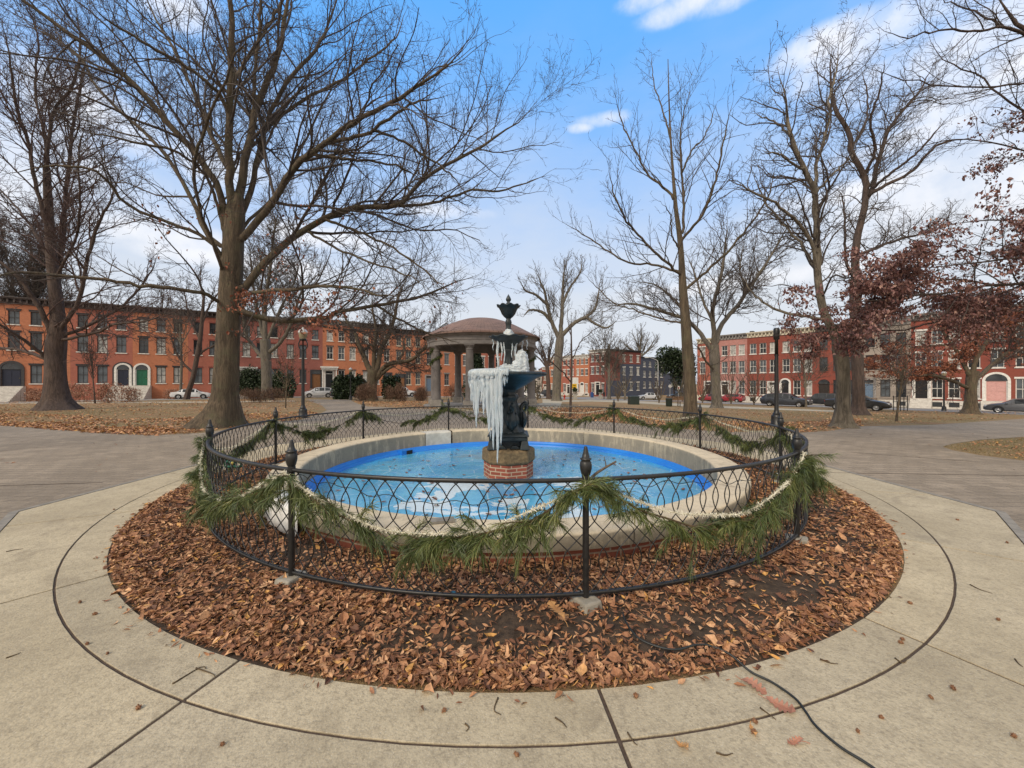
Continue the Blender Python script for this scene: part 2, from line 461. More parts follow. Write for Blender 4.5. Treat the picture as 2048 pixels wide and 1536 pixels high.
def flatpoly(name, poly, zoff, mat, hole=None, kind='structure', step=1.0):
    """a sheet laid over the terrain: outline, optional hole, cut on a grid so that it follows the slope"""
    bm = bmesh.new(); edges = []
    for loop in [poly] + ([hole] if hole is not None else []):
        vs = [bm.verts.new((float(p[0]), float(p[1]), 0)) for p in loop]
        edges += [bm.edges.new((vs[i], vs[(i + 1) % len(vs)])) for i in range(len(vs))]
    bmesh.ops.triangle_fill(bm, use_beauty=True, use_dissolve=False, edges=edges)
    xs = [v.co.x for v in bm.verts]; ys = [v.co.y for v in bm.verts]
    for ax, lo, hi in ((0, min(xs), max(xs)), (1, min(ys), max(ys))):
        for g in np.arange(math.ceil(lo / step) * step, hi, step):
            no = Vector((1, 0, 0)) if ax == 0 else Vector((0, 1, 0))
            bmesh.ops.bisect_plane(bm, geom=bm.verts[:] + bm.edges[:] + bm.faces[:], dist=1e-5, plane_co=no * float(g), plane_no=no)
    for v in bm.verts: v.co.z = float(terrain(v.co.x, v.co.y)) + zoff
    bmesh.ops.recalc_face_normals(bm, faces=bm.faces)
    if sum(f.normal.z for f in bm.faces) < 0: bmesh.ops.reverse_faces(bm, faces=bm.faces)
    me = bpy.data.meshes.new(name); bm.to_mesh(me); bm.free(); me.materials.append(mat)
    o = bpy.data.objects.new(name, me); col.objects.link(o)
    return tag(o, kind=kind)

# lawn: one sheet out past the streets, hollowed under the fountain
gx = np.concatenate([[-900, -400, -200, -140], np.arange(-110, 111, 1.0), [140, 200, 400, 900]])
gy = np.concatenate([[-300, -80, -30], np.arange(-12, 131, 1.0), [160, 220, 400, 1200]])
X, Y = np.meshgrid(gx, gy)
Z = terrain(X, Y)
Z = np.where(np.hypot(X - C0[0], Y - C0[1]) < 4.75, -1.0, Z)
nx, ny = len(gx), len(gy)
i, j = np.meshgrid(np.arange(ny - 1), np.arange(nx - 1), indexing='ij')
o = part('lawn', np.stack([X, Y, Z], -1).reshape(-1, 3), np.stack([i * nx + j, i * nx + j + 1, (i + 1) * nx + j + 1, (i + 1) * nx + j], -1).reshape(-1, 4), MAT['lawn'], smooth=True)
tag(o, kind='structure')

OCT_A = 5.85
def octr(t, a): return a / math.cos(((t + PI / 8) % (PI / 4)) - PI / 8)
def octpoly(a): return [(C0[0] + a / math.cos(PI / 8) * math.cos(PI / 8 + q * PI / 4), C0[1] + a / math.cos(PI / 8) * math.sin(PI / 8 + q * PI / 4)) for q in range(8)]
def gp(*pts): return [tuple(G(*p)[:2]) for p in pts]
LAWN_EDGE_L = gp((-420, 842), (0, 850), (110, 858), (175, 864), (300, 871), (406, 866), (470, 857), (531, 845), (600, 840), (636, 829), (654, 821), (644, 811), (622, 803), (612, 799))
BACK_EDGE = gp((700, 799), (706, 803), (716, 808), (735, 813), (800, 816), (868, 818), (960, 824), (1052, 828), (1090, 834), (1230, 846), (1330, 856), (1450, 864), (1592, 866), (1660, 862), (1725, 853), (1864, 850), (1998, 841), (2100, 834), (2500, 826))
PATCH = gp((2500, 862), (2048, 874), (1960, 880), (1905, 888), (1885, 894), (1905, 901), (1960, 911), (2048, 922), (2500, 960))
plaza = [(-26, -9)] + LAWN_EDGE_L + BACK_EDGE + PATCH + [(22, -9)]
flatpoly('plaza', plaza, .006, MAT['paver'], hole=octpoly(OCT_A + .085))
for a_, b_ in (((-60, 908), (232, 881)), ((-80, 975), (205, 966)), ((1640, 946), (2100, 953)), ((-60, 878), (120, 872)), ((1700, 905), (1960, 925)), ((1680, 884), (1860, 876))):
    pa, pb = G(*a_)[:2], G(*b_)[:2]; nn = unit(np.array([-(pb - pa)[1], (pb - pa)[0]])) * .011
    flatpoly('paving_joint', [pa - nn, pb - nn, pb + nn, pa + nn], .009, MAT['joint'], step=4.0)
# bluestone edging and the concrete walk, slab by slab
hb = []
def ringpoly(a0, a1, n=8, z0=-.06, z1=.012):
    """octagonal ring a0..a1 as a closed solid"""
    V = []; F = []
    for z, a in ((z0, a0), (z1, a0), (z1, a1), (z0, a1)):
        V += [(x, y, z) for x, y in octpoly(a)]
    for r in range(4):
        for q in range(8):
            F.append([r * 8 + q, ((r + 1) % 4) * 8 + q, ((r + 1) % 4) * 8 + (q + 1) % 8, r * 8 + (q + 1) % 8])
    return np.array(V), [np.array(F)]
V, F = ringpoly(OCT_A + .008, OCT_A + .082)
tag(part('stone_edging', V, F, MAT['bluestone']), kind='structure')
V, F = lathe([(4.9, -.03), (5.04, .001), (5.9, .001), (6.0, -.03), (6.45, -.03)], 96, (C0[0], C0[1], 0))
V, F = join([(V, F)])
tag(part('joint_bed', V, F, MAT['joint']), kind='structure')
def slab(t0, t1, ra, rb, z1=.008, n=10):
    t = np.linspace(t0, t1, n)
    bulge = 1.0
    inn = [(ra * math.cos(q), ra * math.sin(q)) for q in t]
    if rb is None:
        ts = sorted(list(t) + [q for q in [PI / 8 + w * PI / 4 for w in range(-10, 10)] if t0 < q < t1])
        out = [(octr(q, OCT_A) * math.cos(q), octr(q, OCT_A) * math.sin(q)) for q in ts]
        if len(ts) > n:
            inn = [(ra * math.cos(q), ra * math.sin(q)) for q in ts]
    else: out = [(rb * math.cos(q), rb * math.sin(q)) for q in t]
    m = len(inn); V = []; F = []
    for z in (z1, -.05):
        V += [(C0[0] + x, C0[1] + y, z) for x, y in inn] + [(C0[0] + x, C0[1] + y, z) for x, y in out]
    for q in range(m - 1):
        F.append([q, m + q, m + q + 1, q + 1])
        F.append([2 * m + q, q, q + 1, 2 * m + q + 1])
        F.append([m + q, 3 * m + q, 3 * m + q + 1, m + q + 1])
    F += [[0, 2 * m, 3 * m, m], [m - 1, 2 * m - 1, 4 * m - 1, 3 * m - 1]]
    return np.array(V), [np.array(F)]
items = []
TH = rad(-84.4)
for q in range(16):
    t0 = TH + q * PI / 8; t1 = t0 + PI / 8
    w = .011 if q in (15, 0) else .010
    g1, g2 = w / 5.2, .009 / 5.2
    items.append(slab(t0 + g1, t1 - g2, 5.035, 5.303)); items.append(slab(t0 + g1 * .9, t1 - g2, 5.317, None))
tn = np.concatenate([np.full(len(it[0]), v_) for it, v_ in zip(items, np.random.default_rng(3).random(len(items)))])
V, F = join(items)
o = part('concrete_walk', V, F, MAT['concrete'], tint=tn); tag(o, kind='structure'); bevel(o, .002, 1)
# the soil of the bed, lumpy
nt, nr = 260, 26
t = 2 * PI * np.arange(nt) / nt
r = np.linspace(3.55, 5.06, nr)
Rg, Tg = np.meshgrid(r, t, indexing='ij')
def lump(x, y): return .012 * np.sin(5.1 * x + 1.3 * np.sin(3.7 * y)) * np.sin(4.3 * y + 1.1 * np.sin(4.1 * x)) + .008 * np.sin(13 * x + 2) * np.sin(11 * y)
Xb, Yb = C0[0] + Rg * np.cos(Tg), C0[1] + Rg * np.sin(Tg)
edge = np.clip((5.06 - Rg) / .12, 0, 1)
Zb = (lump(Xb, Yb) + .018) * edge - .015
i, j = np.meshgrid(np.arange(nr - 1), np.arange(nt), indexing='ij'); j2 = (j + 1) % nt
o = part('soil_bed', np.stack([Xb, Yb, Zb], -1).reshape(-1, 3), np.stack([i * nt + j, (i + 1) * nt + j, (i + 1) * nt + j2, i * nt + j2], -1).reshape(-1, 4), MAT['soil'], smooth=True)
tag(o, kind='structure')

# ---- house lines and streets
UL = np.array([.857, .515]); UL /= np.linalg.norm(UL)          # along the left terrace, going away
NL = np.array([UL[1], -UL[0]])                                  # towards the park
PL = np.array([-55.4, 54.4])
UR = np.array([.629, -.777]); UR /= np.linalg.norm(UR)          # along the right terrace, coming nearer
NR = np.array([-.777, -.629]); NR /= np.linalg.norm(NR)
PR = np.array([37.0, 74.4])
def band(P, U, N, o0, o1, s0, s1):
    return [tuple(P + N * o + U * s) for o, s in ((o0, s0), (o1, s0), (o1, s1), (o0, s1))]
flatpoly('pavement_by_left_terrace', band(PL, UL, NL, -1, 4.0, -60, 79), .02, MAT['pavement'], step=2.0)
flatpoly('street_by_left_terrace', band(PL, UL, NL, 4.0, 10.6, -60, 97), .010, MAT['asphalt'], step=2.0)
flatpoly('pavement_by_right_terrace', band(PR, UR, NR, -1, 6.0, -2, 60), .024, MAT['pavement'], step=2.0)
flatpoly('street_by_right_terrace', band(PR, UR, NR, 6.0, 20.0, -42, 62), .014, MAT['asphalt'], step=2.0)
flatpoly('footpath_across_left_lawn', gp((-500, 803.5), (0, 804.5), (420, 803), (590, 801), (590, 803), (420, 805.5), (0, 808), (-500, 808)), .007, MAT['path'])
flatpoly('footpath_across_back_lawn', gp((1085, 801), (1180, 799.5), (1270, 802), (1420, 811), (1560, 817), (1700, 822), (1700, 825), (1560, 820), (1400, 815), (1270, 806), (1180, 803), (1085, 805)), .007, MAT['path'])
flatpoly('path_from_street', gp((1085, 798), (1085, 806), (1052, 812), (1052, 827), (1085, 832), (1120, 815), (1125, 802)), .008, MAT['path'])

# ------------------------------------------------------------------ fountain basin
cc = (C0[0], C0[1], 0.0)
MAT['basin_brick'] = brick_mat('basin_brick', (.30, .085, .045), (.22, .06, .035), (.36, .27, .2), .21, .068, .009)
M = Mat('limestone_coping'); v = M.coord('Object'); a = M.noise(1.6, 5, .65, v); b = M.noise(9, 5, .7, v); f = M.noise(70, 3, .7, v)
c = M.mix(M.ramp(a, .35, .65), (.62, .52, .37), (.50, .42, .30)); c = M.mix(M.ramp(b, .48, .72, 0, .7), c, (.30, .245, .17)); c = M.mix(M.ramp(f, .5, .75, 0, .4), c, (.25, .2, .14))
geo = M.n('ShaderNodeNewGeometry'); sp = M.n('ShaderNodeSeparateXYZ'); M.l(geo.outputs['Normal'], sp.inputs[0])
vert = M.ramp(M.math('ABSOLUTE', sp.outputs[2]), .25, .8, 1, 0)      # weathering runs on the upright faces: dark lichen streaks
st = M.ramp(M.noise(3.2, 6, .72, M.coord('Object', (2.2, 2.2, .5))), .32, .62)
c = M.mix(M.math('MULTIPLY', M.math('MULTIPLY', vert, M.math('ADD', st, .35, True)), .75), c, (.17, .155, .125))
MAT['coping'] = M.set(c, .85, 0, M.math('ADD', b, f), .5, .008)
MAT['patchstone'] = simple('pale_patch_stone', (.58, .56, .50), (.42, .40, .35), 6, .85)
M = Mat('pool_paint'); v = M.coord('Object'); a = M.noise(2.2, 5, .6, v); b = M.noise(18, 5, .7, v)
c = M.mix(M.ramp(a, .3, .7), (.010, .155, .60), (.012, .20, .66)); c = M.mix(M.ramp(b, .55, .75, 0, .5), c, (.08, .32, .70))
MAT['poolpaint'] = M.set(c, .45, 0, b, .15, .004)
basin = thing('fountain_basin', cc, 0, 'round fountain pool with pale stone rim, low brick wall and blue painted inside', 'fountain basin')
V, F, U = lathe([(3.70, -.08), (3.70, .118)], 128, cc, uvr=3.70)
part('brick_wall', V, F, MAT['basin_brick'], basin, smooth=True, uv=U)
cop = [(3.37, -.06), (3.37, .225), (3.375, .25), (3.395, .268), (3.42, .273), (3.45, .274), (3.70, .273), (3.745, .270), (3.763, .260), (3.772, .243), (3.774, .215), (3.768, .135), (3.762, .122), (3.74, .1185), (3.66, .117)]
A0 = rad(129.5)
wid = [rad(v) for v in (33, 30, 34, 29, 32, 33, 30, 31, 34, 30, 31.5)]
items = []; a = A0
while a < A0 + rad(346):
    w = wid[len(items) % len(wid)]; e = min(a + w, A0 + rad(348))
    items.append(lathe(cop, 30, cc, a + .0012, e - .0012)); a = e
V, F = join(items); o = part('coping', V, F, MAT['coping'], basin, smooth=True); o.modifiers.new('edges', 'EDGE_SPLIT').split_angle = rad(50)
V, F = lathe(cop, 14, cc, A0 - rad(12) + .002, A0 - .002)
o = part('coping', V, F, MAT['patchstone'], basin, smooth=True); o['label'] = 'pale grey replacement block of the stone rim'
V, F = lathe([(3.372, -.05), (3.345, -.055), (3.335, -.065), (3.33, -.098), (3.31, -.106), (3.27, -.110), (3.25, -.118), (3.24, -.17), (3.22, -.42), (2.4, -.44)], 128, cc)
part('pool_liner', V, F, MAT['poolpaint'], basin, smooth=True)
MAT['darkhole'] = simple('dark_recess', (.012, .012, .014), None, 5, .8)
k = (783 - CXP) / FPX; t = math.atan2(2.43, -3.04 * 1.0)
th = rad(141.0)
ca, sa = math.cos(th), math.sin(th)
def polar_box(r0, r1, w0, w1, z0, z1, th):
    V, F = box(r0, r1, w0, w1, z0, z1); c_, s_ = math.cos(th), math.sin(th)
    return np.stack([cc[0] + V[:, 0] * c_ - V[:, 1] * s_, cc[1] + V[:, 0] * s_ + V[:, 1] * c_, V[:, 2]], -1), F
V, F = join([polar_box(3.16, 3.33, -.17, .13, -.24, -.055, th)])
part('skimmer_box', V, F, MAT['poolpaint'], basin)
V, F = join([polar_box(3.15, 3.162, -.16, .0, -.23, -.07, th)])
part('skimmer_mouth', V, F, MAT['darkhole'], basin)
# ice in the pool
M = Mat('pool_ice'); v = M.coord('Object')
a = M.noise(.9, 6, .62, v, .6); b = M.noise(3.2, 6, .7, v, .4); f = M.noise(24, 5, .7, v, .5)
def near_(x, y, r):
    n = M.n('ShaderNodeVectorMath', operation='DISTANCE'); M.l(v, n.inputs[0]); n.inputs[1].default_value = (x, y, -.155)
    return M.ramp(n.outputs['Value'], r * .2, r, 1, 0)
c = M.mix(M.ramp(a, .34, .66), (.045, .305, .545), (.09, .395, .60))
c = M.mix(M.ramp(b, .46, .66, 0, .6), c, (.028, .21, .50))
c = M.mix(M.ramp(M.noise(1.1, 5, .62, M.coord('Object', (1, 1, 1), (0, 0, 1)), .4), .56, .68, 0, .5), c, (.13, .22, .27))
spots = M.math('MAXIMUM', M.math('MAXIMUM', near_(-.95, 5.9, 1.5), near_(-.2, 5.1, 1.2)), M.math('MAXIMUM', near_(1.1, 6.4, .9), near_(.7, 5.0, .9)))
frost = M.ramp(M.math('ADD', M.noise(1.3, 7, .62, M.coord('Object', (1, .8, 1), (0, 0, .6)), .8), M.math('MULTIPLY', M.math('SUBTRACT', spots, .75), .30)), .515, .54)
c = M.mix(M.math('MULTIPLY', frost, .85), c, (.60, .68, .72))
c = M.mix(M.ramp(M.noise(9, 5, .72, v, .6), .63, .67, 0, .6), c, (.55, .68, .75))
crk = M.voro(1.6, M.coord('Object', (1, 1, 1), (0, 0, .4)), 'DISTANCE_TO_EDGE')
crk = M.math('ADD', crk, M.math('MULTIPLY', M.math('SUBTRACT', M.noise(5, 5, .7, v), .5), .08))
c = M.mix(M.ramp(crk, .0, .016, .55, 0), c, (.50, .66, .74))
c = M.mix(M.ramp(M.noise(2.6, 6, .75, M.coord('Object', (1, 1, 1), (0, 0, 1.9)), .3), .64, .72, 0, .75), c, (.10, .075, .06))
c = M.mix(M.ramp(M.noise(13, 4, .7, v), .66, .72, 0, .7), c, (.07, .05, .04))
MAT['poolice'] = M.set(c, M.ramp(b, .35, .7, .06, .30), 0, M.math('ADD', f, M.math('MULTIPLY', b, 2)), .3, .01, Coat_Weight=.35, Coat_Roughness=.06)
V, F = lathe([(3.255, -.155), (2.6, -.153), (1.8, -.155), (1.0, -.154), (.02, -.154)], 128, cc)
tag(part('frozen_water', V, F, MAT['poolice'], smooth=True), kind='structure')

# ------------------------------------------------------------------ the cast iron fountain
MAT['castiron'] = simple('dark_cast_iron', (.008, .012, .014), (.02, .030, .034), 14, .44, .5, .01)
MAT['pedbrick'] = brick_mat('pedestal_brick', (.34, .085, .045), (.25, .062, .036), (.48, .38, .27), .2, .066, .010)
MAT['brownstone'] = simple('brown_cap_stone', (.20, .14, .072), (.10, .068, .036), 20, .9, .9, .02)
fx, fy = C0[0] - .01, C0[1] - .02
fc = (fx, fy, 0.0)
fnt = thing('fountain', (fx, fy, -.28), 0, 'dark cast iron fountain of three tiered bowls on a brick pedestal, hung with ice', 'fountain')
def octbase(r, z0, z1, r1=None, rot=PI / 8):
    return lathe([(0.0, z0), (r, z0), (r1 or r, z1), (0.0, z1)], 8, fc, rot, rot + 2 * PI)
def octuv(r, z0, z1, rot=PI / 8):
    V = []; F = []; U = []; s = 2 * r * math.sin(PI / 8)
    for q in range(8):
        for e in (0, 1):
            t = rot + (q + e) * PI / 4
            for z in (z0, z1): V.append((fx + r * math.cos(t), fy + r * math.sin(t), z)); U.append(((q + e) * s, z))
        F.append([4 * q, 4 * q + 2, 4 * q + 3, 4 * q + 1])
    return np.array(V), [np.array(F)], np.array(U)
ROT = PI / 8 + rad(22.5)
V, F, U = octuv(.455, -.42, .115, ROT)
part('pedestal', V, F, MAT['pedbrick'], fnt, uv=U)
V, F = lathe([(0, .10), (.40, .10), (.47, .125), (.492, .165), (.487, .345), (.45, .372), (0, .374)], 8, fc, ROT, ROT + 2 * PI)
o = part('pedestal_cap', V, F, MAT['brownstone'], fnt); bevel(o, .018, 3)
# plinth: a block with an arched opening on each face, standing on four feet
items = [frustum(fx, fy, .53, .605, .34, .34, .34, .34), frustum(fx, fy, .605, .635, .37, .37, .36, .36), frustum(fx, fy, .635, .67, .33, .33, .28, .28), frustum(fx, fy, .376, .53, .21, .21, .21, .21)]
for sx in (-1, 1):
    for sy in (-1, 1): items.append(frustum(fx + sx * .29, fy + sy * .29, .376, .53, .085, .085, .055, .055))
    items.append(frustum(fx + sx * .12, fy, .376, .44, .10, .31, .03, .31)); items.append(frustum(fx, fy + sx * .12, .376, .44, .31, .10, .31, .03))
for s_ in (-1, 1):
    for q in range(7):      # arch tops
        t0 = PI * q / 7; t1 = PI * (q + 1) / 7
V, F = join(items); o = part('plinth', V, F, MAT['castiron'], fnt); bevel(o, .012, 2)
def flute(n, amp):
    return lambda R, Z, A: (R * (1 + amp * np.cos(n * A)), Z)
V, F = lathe([(.30, .66), (.27, .70), (.235, .74), (.205, .80), (.20, .90), (.205, 1.0), (.19, 1.08), (.165, 1.16), (.15, 1.22), (.165, 1.26), (.185, 1.29), (.17, 1.32), (.145, 1.35), (.16, 1.40), (.17, 1.43)], 40, fc, mod=flute(8, .06))
part('column', V, F, MAT['castiron'], fnt, smooth=True)
def bowl(name, prof, n, amp, lobes, droop=0.0, zr=None):
    r1 = max(p[0] for p in prof)
    def mod(R, Z, A):
        e = np.clip(R / r1, 0, 1) ** 6
        return R * (1 + amp * e * np.cos(lobes * A)), Z + droop * e * np.cos(lobes * A)
    V, F = lathe(prof, n, fc, mod=mod)
    return part(name, V, F, MAT['castiron'], fnt, smooth=True)
bowl('lower_bowl', [(.15, 1.42), (.19, 1.44), (.27, 1.48), (.36, 1.53), (.46, 1.60), (.56, 1.655), (.64, 1.675), (.685, 1.685), (.70, 1.705), (.695, 1.735), (.67, 1.745), (.60, 1.735), (.40, 1.70), (.08, 1.69)], 128, .012, 40)
V, F = lathe([(.13, 1.69), (.12, 1.74), (.10, 1.80), (.085, 1.88), (.072, 1.97), (.07, 2.06), (.08, 2.12), (.095, 2.17), (.075, 2.19)], 28, fc, mod=flute(6, .05)); part('stem', V, F, MAT['castiron'], fnt, smooth=True)
bowl('middle_bowl', [(.075, 2.16), (.11, 2.18), (.16, 2.23), (.22, 2.30), (.29, 2.355), (.335, 2.375), (.352, 2.39), (.345, 2.405), (.31, 2.40), (.2, 2.385), (.05, 2.38)], 96, .035, 10, .012)
V, F = lathe([(.09, 2.38), (.075, 2.44), (.055, 2.50), (.042, 2.57), (.045, 2.62), (.058, 2.66), (.05, 2.70), (.038, 2.72), (.05, 2.75)], 24, fc, mod=flute(6, .06)); part('stem', V, F, MAT['castiron'], fnt, smooth=True)
bowl('upper_bowl', [(.045, 2.74), (.085, 2.77), (.125, 2.82), (.155, 2.89), (.185, 2.94), (.212, 2.957), (.218, 2.97), (.205, 2.98), (.15, 2.965), (.03, 2.96)], 96, .05, 9, .015)
V, F = lathe([(.035, 2.96), (.03, 3.0), (.045, 3.02), (.025, 3.04), (.045, 3.07), (.05, 3.095), (.035, 3.13), (.012, 3.17), (.0, 3.19)], 20, fc); part('finial', V, F, MAT['castiron'], fnt, smooth=True)
# four herons round the column
for q in range(4):
    t = rad(22) + q * PI / 2 - .15
    def hp(r, z, s=0.0): return (fx + r * math.cos(t) - s * math.sin(t), fy + r * math.sin(t) + s * math.cos(t), z)
    body = rod([hp(.26, .70), hp(.27, .80), hp(.265, .92), hp(.24, 1.02), hp(.235, 1.08)], (.03, .075, .095, .07, .04), 10, 12)
    neck = rod([hp(.235, 1.06), hp(.255, 1.13), hp(.315, 1.18), hp(.345, 1.13), hp(.325, 1.06), hp(.31, 1.02)], (.04, .036, .034, .034, .028, .007), 8, 18)
    wing = rod([hp(.25, 1.02, .07), hp(.28, .90, .085), hp(.26, .76, .07)], (.02, .05, .012), 8, 8)
    wing2 = rod([hp(.25, 1.02, -.07), hp(.28, .90, -.085), hp(.26, .76, -.07)], (.02, .05, .012), 8, 8)
    leg = rod([hp(.27, .76, .02), hp(.29, .66, .02)], .012, 6)
    V, F = join([body, neck, wing, wing2, leg]); part('heron_figure', V, F, MAT['castiron'], fnt, smooth=True)

# ------------------------------------------------------------------ ice on the fountain
M = Mat('fountain_ice'); v = M.coord('Object', (1, 1, .35)); a = M.noise(14, 5, .65, v); b = M.noise(45, 4, .7, v)
c = M.mix(M.ramp(a, .35, .7), (.80, .86, .89), (.60, .69, .75))
MAT['ice'] = M.set(c, M.ramp(b, .3, .7, .06, .28), 0, M.math('ADD', a, M.math('MULTIPLY', b, .5)), .55, .012, Transmission_Weight=.45, IOR=1.31, Subsurface_Weight=.2, Subsurface_Radius=(.05, .06, .07), Subsurface_Scale=.5)
M = Mat('snowy_ice'); v = M.coord('Object'); a = M.noise(10, 5, .65, v); b = M.noise(40, 4, .7, v)
MAT['whiteice'] = M.set(M.mix(M.ramp(a, .3, .7), (.80, .85, .88), (.58, .66, .72)), .28, 0, M.math('ADD', a, b), .7, .015, Transmission_Weight=.3, IOR=1.31, Subsurface_Weight=.3, Subsurface_Radius=(.05, .06, .07), Subsurface_Scale=.4)
def icicle(x, y, z0, z1, r, rng, lean=(0, 0)):
    n = 22; t = np.linspace(0, 1, n)
    P = np.stack([x + lean[0] * t + .008 * np.sin(t * 9 + rng.random() * 6), y + lean[1] * t + .008 * np.cos(t * 8 + rng.random() * 6), z0 + (z1 - z0) * t], -1)
    R = r * (1 - t) ** .62 * (1 + .16 * np.sin(t * (z0 - z1) * 60 + rng.random() * 6) + .10 * rng.standard_normal(n)) + .0022
    return tubes(P[None], R[None], 8, close=True)
rg = np.random.default_rng(11)
items = []
for q in range(64):
    u = rg.random()
    px = 940 + 60 * u ** .9
    # how far the curtain hangs below each spot of the rim
    env = np.interp(px, [938, 945, 955, 962, 970, 980, 990, 1000], [800, 820, 838, 808, 826, 872, 900, 850])
    zb = EYE - (env - HZ) / 108.1
    front = rg.random()
    ang = math.acos(np.clip((px - 1013) / 108.1 / .71, -1, 1))
    ang = -ang if rg.random() < .72 else ang * .9
    rr = .705 if rg.random() < .7 else .68
    x = fx + rr * math.cos(ang); y = fy + rr * math.sin(ang) * (1 if ang < 0 else .5)
    z1 = 1.66 - (1.66 - zb) * (.45 + .55 * rg.random() ** .6)
    items.append(icicle(x, y, 1.735, z1, (.013 + .022 * rg.random()), rg, (rg.normal(0, .012), rg.normal(0, .012))))
for px, yb, r in ((992, 903, .05), (985, 880, .05), (999, 872, .045), (953, 845, .042), (947, 815, .05), (976, 850, .05), (968, 822, .045)):
    x = fx + (px - 1013) / 108.1; y = fy - math.sqrt(max(.0, .70 ** 2 - (x - fx) ** 2))
    items.append(icicle(x, y, 1.73, EYE - (yb - HZ) / 102.0, r, rg, (.02 if px > 980 else .01, 0)))
# frozen overflow on the lip
for q in range(30):
    t = PI + rad(-8 + 100 * q / 30.)
    p = lambda r, z: (fx + r * math.cos(t), fy + r * math.sin(t), z)
    items.append(rod([p(.30, 1.73), p(.5, 1.762), p(.66, 1.772), p(.715, 1.74), p(.72, 1.62), p(.705, 1.45 + .1 * rg.random())], (.022, .026, .028, .03, .026, .005), 7, 14))
V, F = join(items)
o = part('ice_curtain', V, F, MAT['ice'], smooth=True)
tag(o, 'sheet of long hanging icicles over one side of the fountain lower bowl', 'ice')
def ice_lump(cx, cy, z0, z1, rx, ry, seed, top=.5):
    rng = np.random.default_rng(seed); n = 36; m = 26
    a = 2 * PI * np.arange(n) / n; t = np.linspace(0, 1, m)
    prof = np.interp(t, [0, .2, .6, .85, 1], [1, .93, .75, top, .02])
    nz = rng.standard_normal((m, n)); 
    for _ in range(2): nz = (nz + np.roll(nz, 1, 1) + np.roll(nz, -1, 1)) / 3 * 1.25
    R = prof[:, None] * (1 + .13 * nz + .1 * np.cos(5 * a + seed)[None, :])
    V = np.stack([cx + rx * R * np.cos(a), cy + ry * R * np.sin(a), z0 + (z1 - z0) * (t[:, None] + .02 * nz * (t[:, None] < .97))], -1).reshape(-1, 3)
    i, j = np.meshgrid(np.arange(m - 1), np.arange(n), indexing='ij'); j2 = (j + 1) % n
    return V, [np.stack([i * n + j, i * n + j2, (i + 1) * n + j2, (i + 1) * n + j], -1).reshape(-1, 4)]
items = [ice_lump(fx + .235, fy - .08, 1.70, 2.17, .125, .13, 3, .62), ice_lump(fx + .15, fy - .12, 1.70, 1.98, .13, .13, 5, .5), ice_lump(fx + .30, fy - .02, 1.70, 2.10, .085, .1, 8, .6)]
V, F = join(items); o = part('ice_mound', V, F, MAT['whiteice'], smooth=True)
tag(o, 'tall white lump of ice standing in the fountain lower bowl', 'ice')
V, F = join([ice_lump(fx - .03, fy - .03, 1.69, 1.92, .22, .2, 9, .35), ice_lump(fx - .28, fy - .12, 1.70, 1.80, .26, .2, 10, .4)])
tag(part('ice_crust', V, F, MAT['whiteice'], smooth=True), 'white ice crusted over the floor of the fountain lower bowl', 'ice')
V, F = ice_lump(fx, fy - .02, 2.37, 2.56, .115, .11, 12, .4)
tag(part('ice_crust', V, F, MAT['whiteice'], smooth=True), 'small white ice cone round the stem in the fountain middle bowl', 'ice')
items = []
for px, zb, r, off in ((992, 1.80, .028, -.10), (1027, 1.84, .030, -.09), (1000, 1.95, .018, -.14), (983, 2.14, .009, -.10), (1020, 2.0, .014, -.16), (1050, 2.16, .010, -.06), (1041, 2.1, .012, .08), (1005, 1.78, .012, -.17)):
    items.append(icicle(fx + (px - 1013) / 108.1, fy + off, 2.34, zb, r, rg))
V, F = join(items); o = part('icicle_cluster', V, F, MAT['ice'], smooth=True)
tag(o, 'thin icicles hanging from the fountain middle bowl', 'icicles')

# ------------------------------------------------------------------ iron fence with its pine swags and tinsel
MAT['iron'] = simple('black_iron_paint', (.009, .009, .0095), (.02, .019, .018), 30, .42, .25, .003)
MAT['footing'] = simple('footing_concrete', (.34, .31, .26), (.22, .2, .165), 12, .9, .5, .008)
FR, ZT, ZB = 4.32, .873, .078
NP = 11
PANG = [rad(-81.9 + 360.0 / NP * q + {0: -.5, 10: 2.0, 5: 1.2, 9: .6}.get(q, 0)) for q in range(NP)]
fence = thing('iron_fence', cc, 0, 'black wrought iron ring fence with looped lattice round the fountain pool', 'fence')
def ringtube(R0, z, r, n=220, sq=False):
    prof = [(R0 - r, z - r * .8), (R0 - r, z + r * .8), (R0 - r * .6, z + r), (R0 + r * .6, z + r), (R0 + r, z + r * .8), (R0 + r, z - r * .8), (R0 + r * .6, z - r), (R0 - r * .6, z - r), (R0 - r, z - r * .8)]
    return lathe(prof, n, cc)
V, F = ringtube(FR, ZT, .0145); part('top_rail', V, F, MAT['iron'], fence, smooth=True)
V, F = ringtube(FR, ZB, .0125); part('bottom_rail', V, F, MAT['iron'], fence, smooth=True)
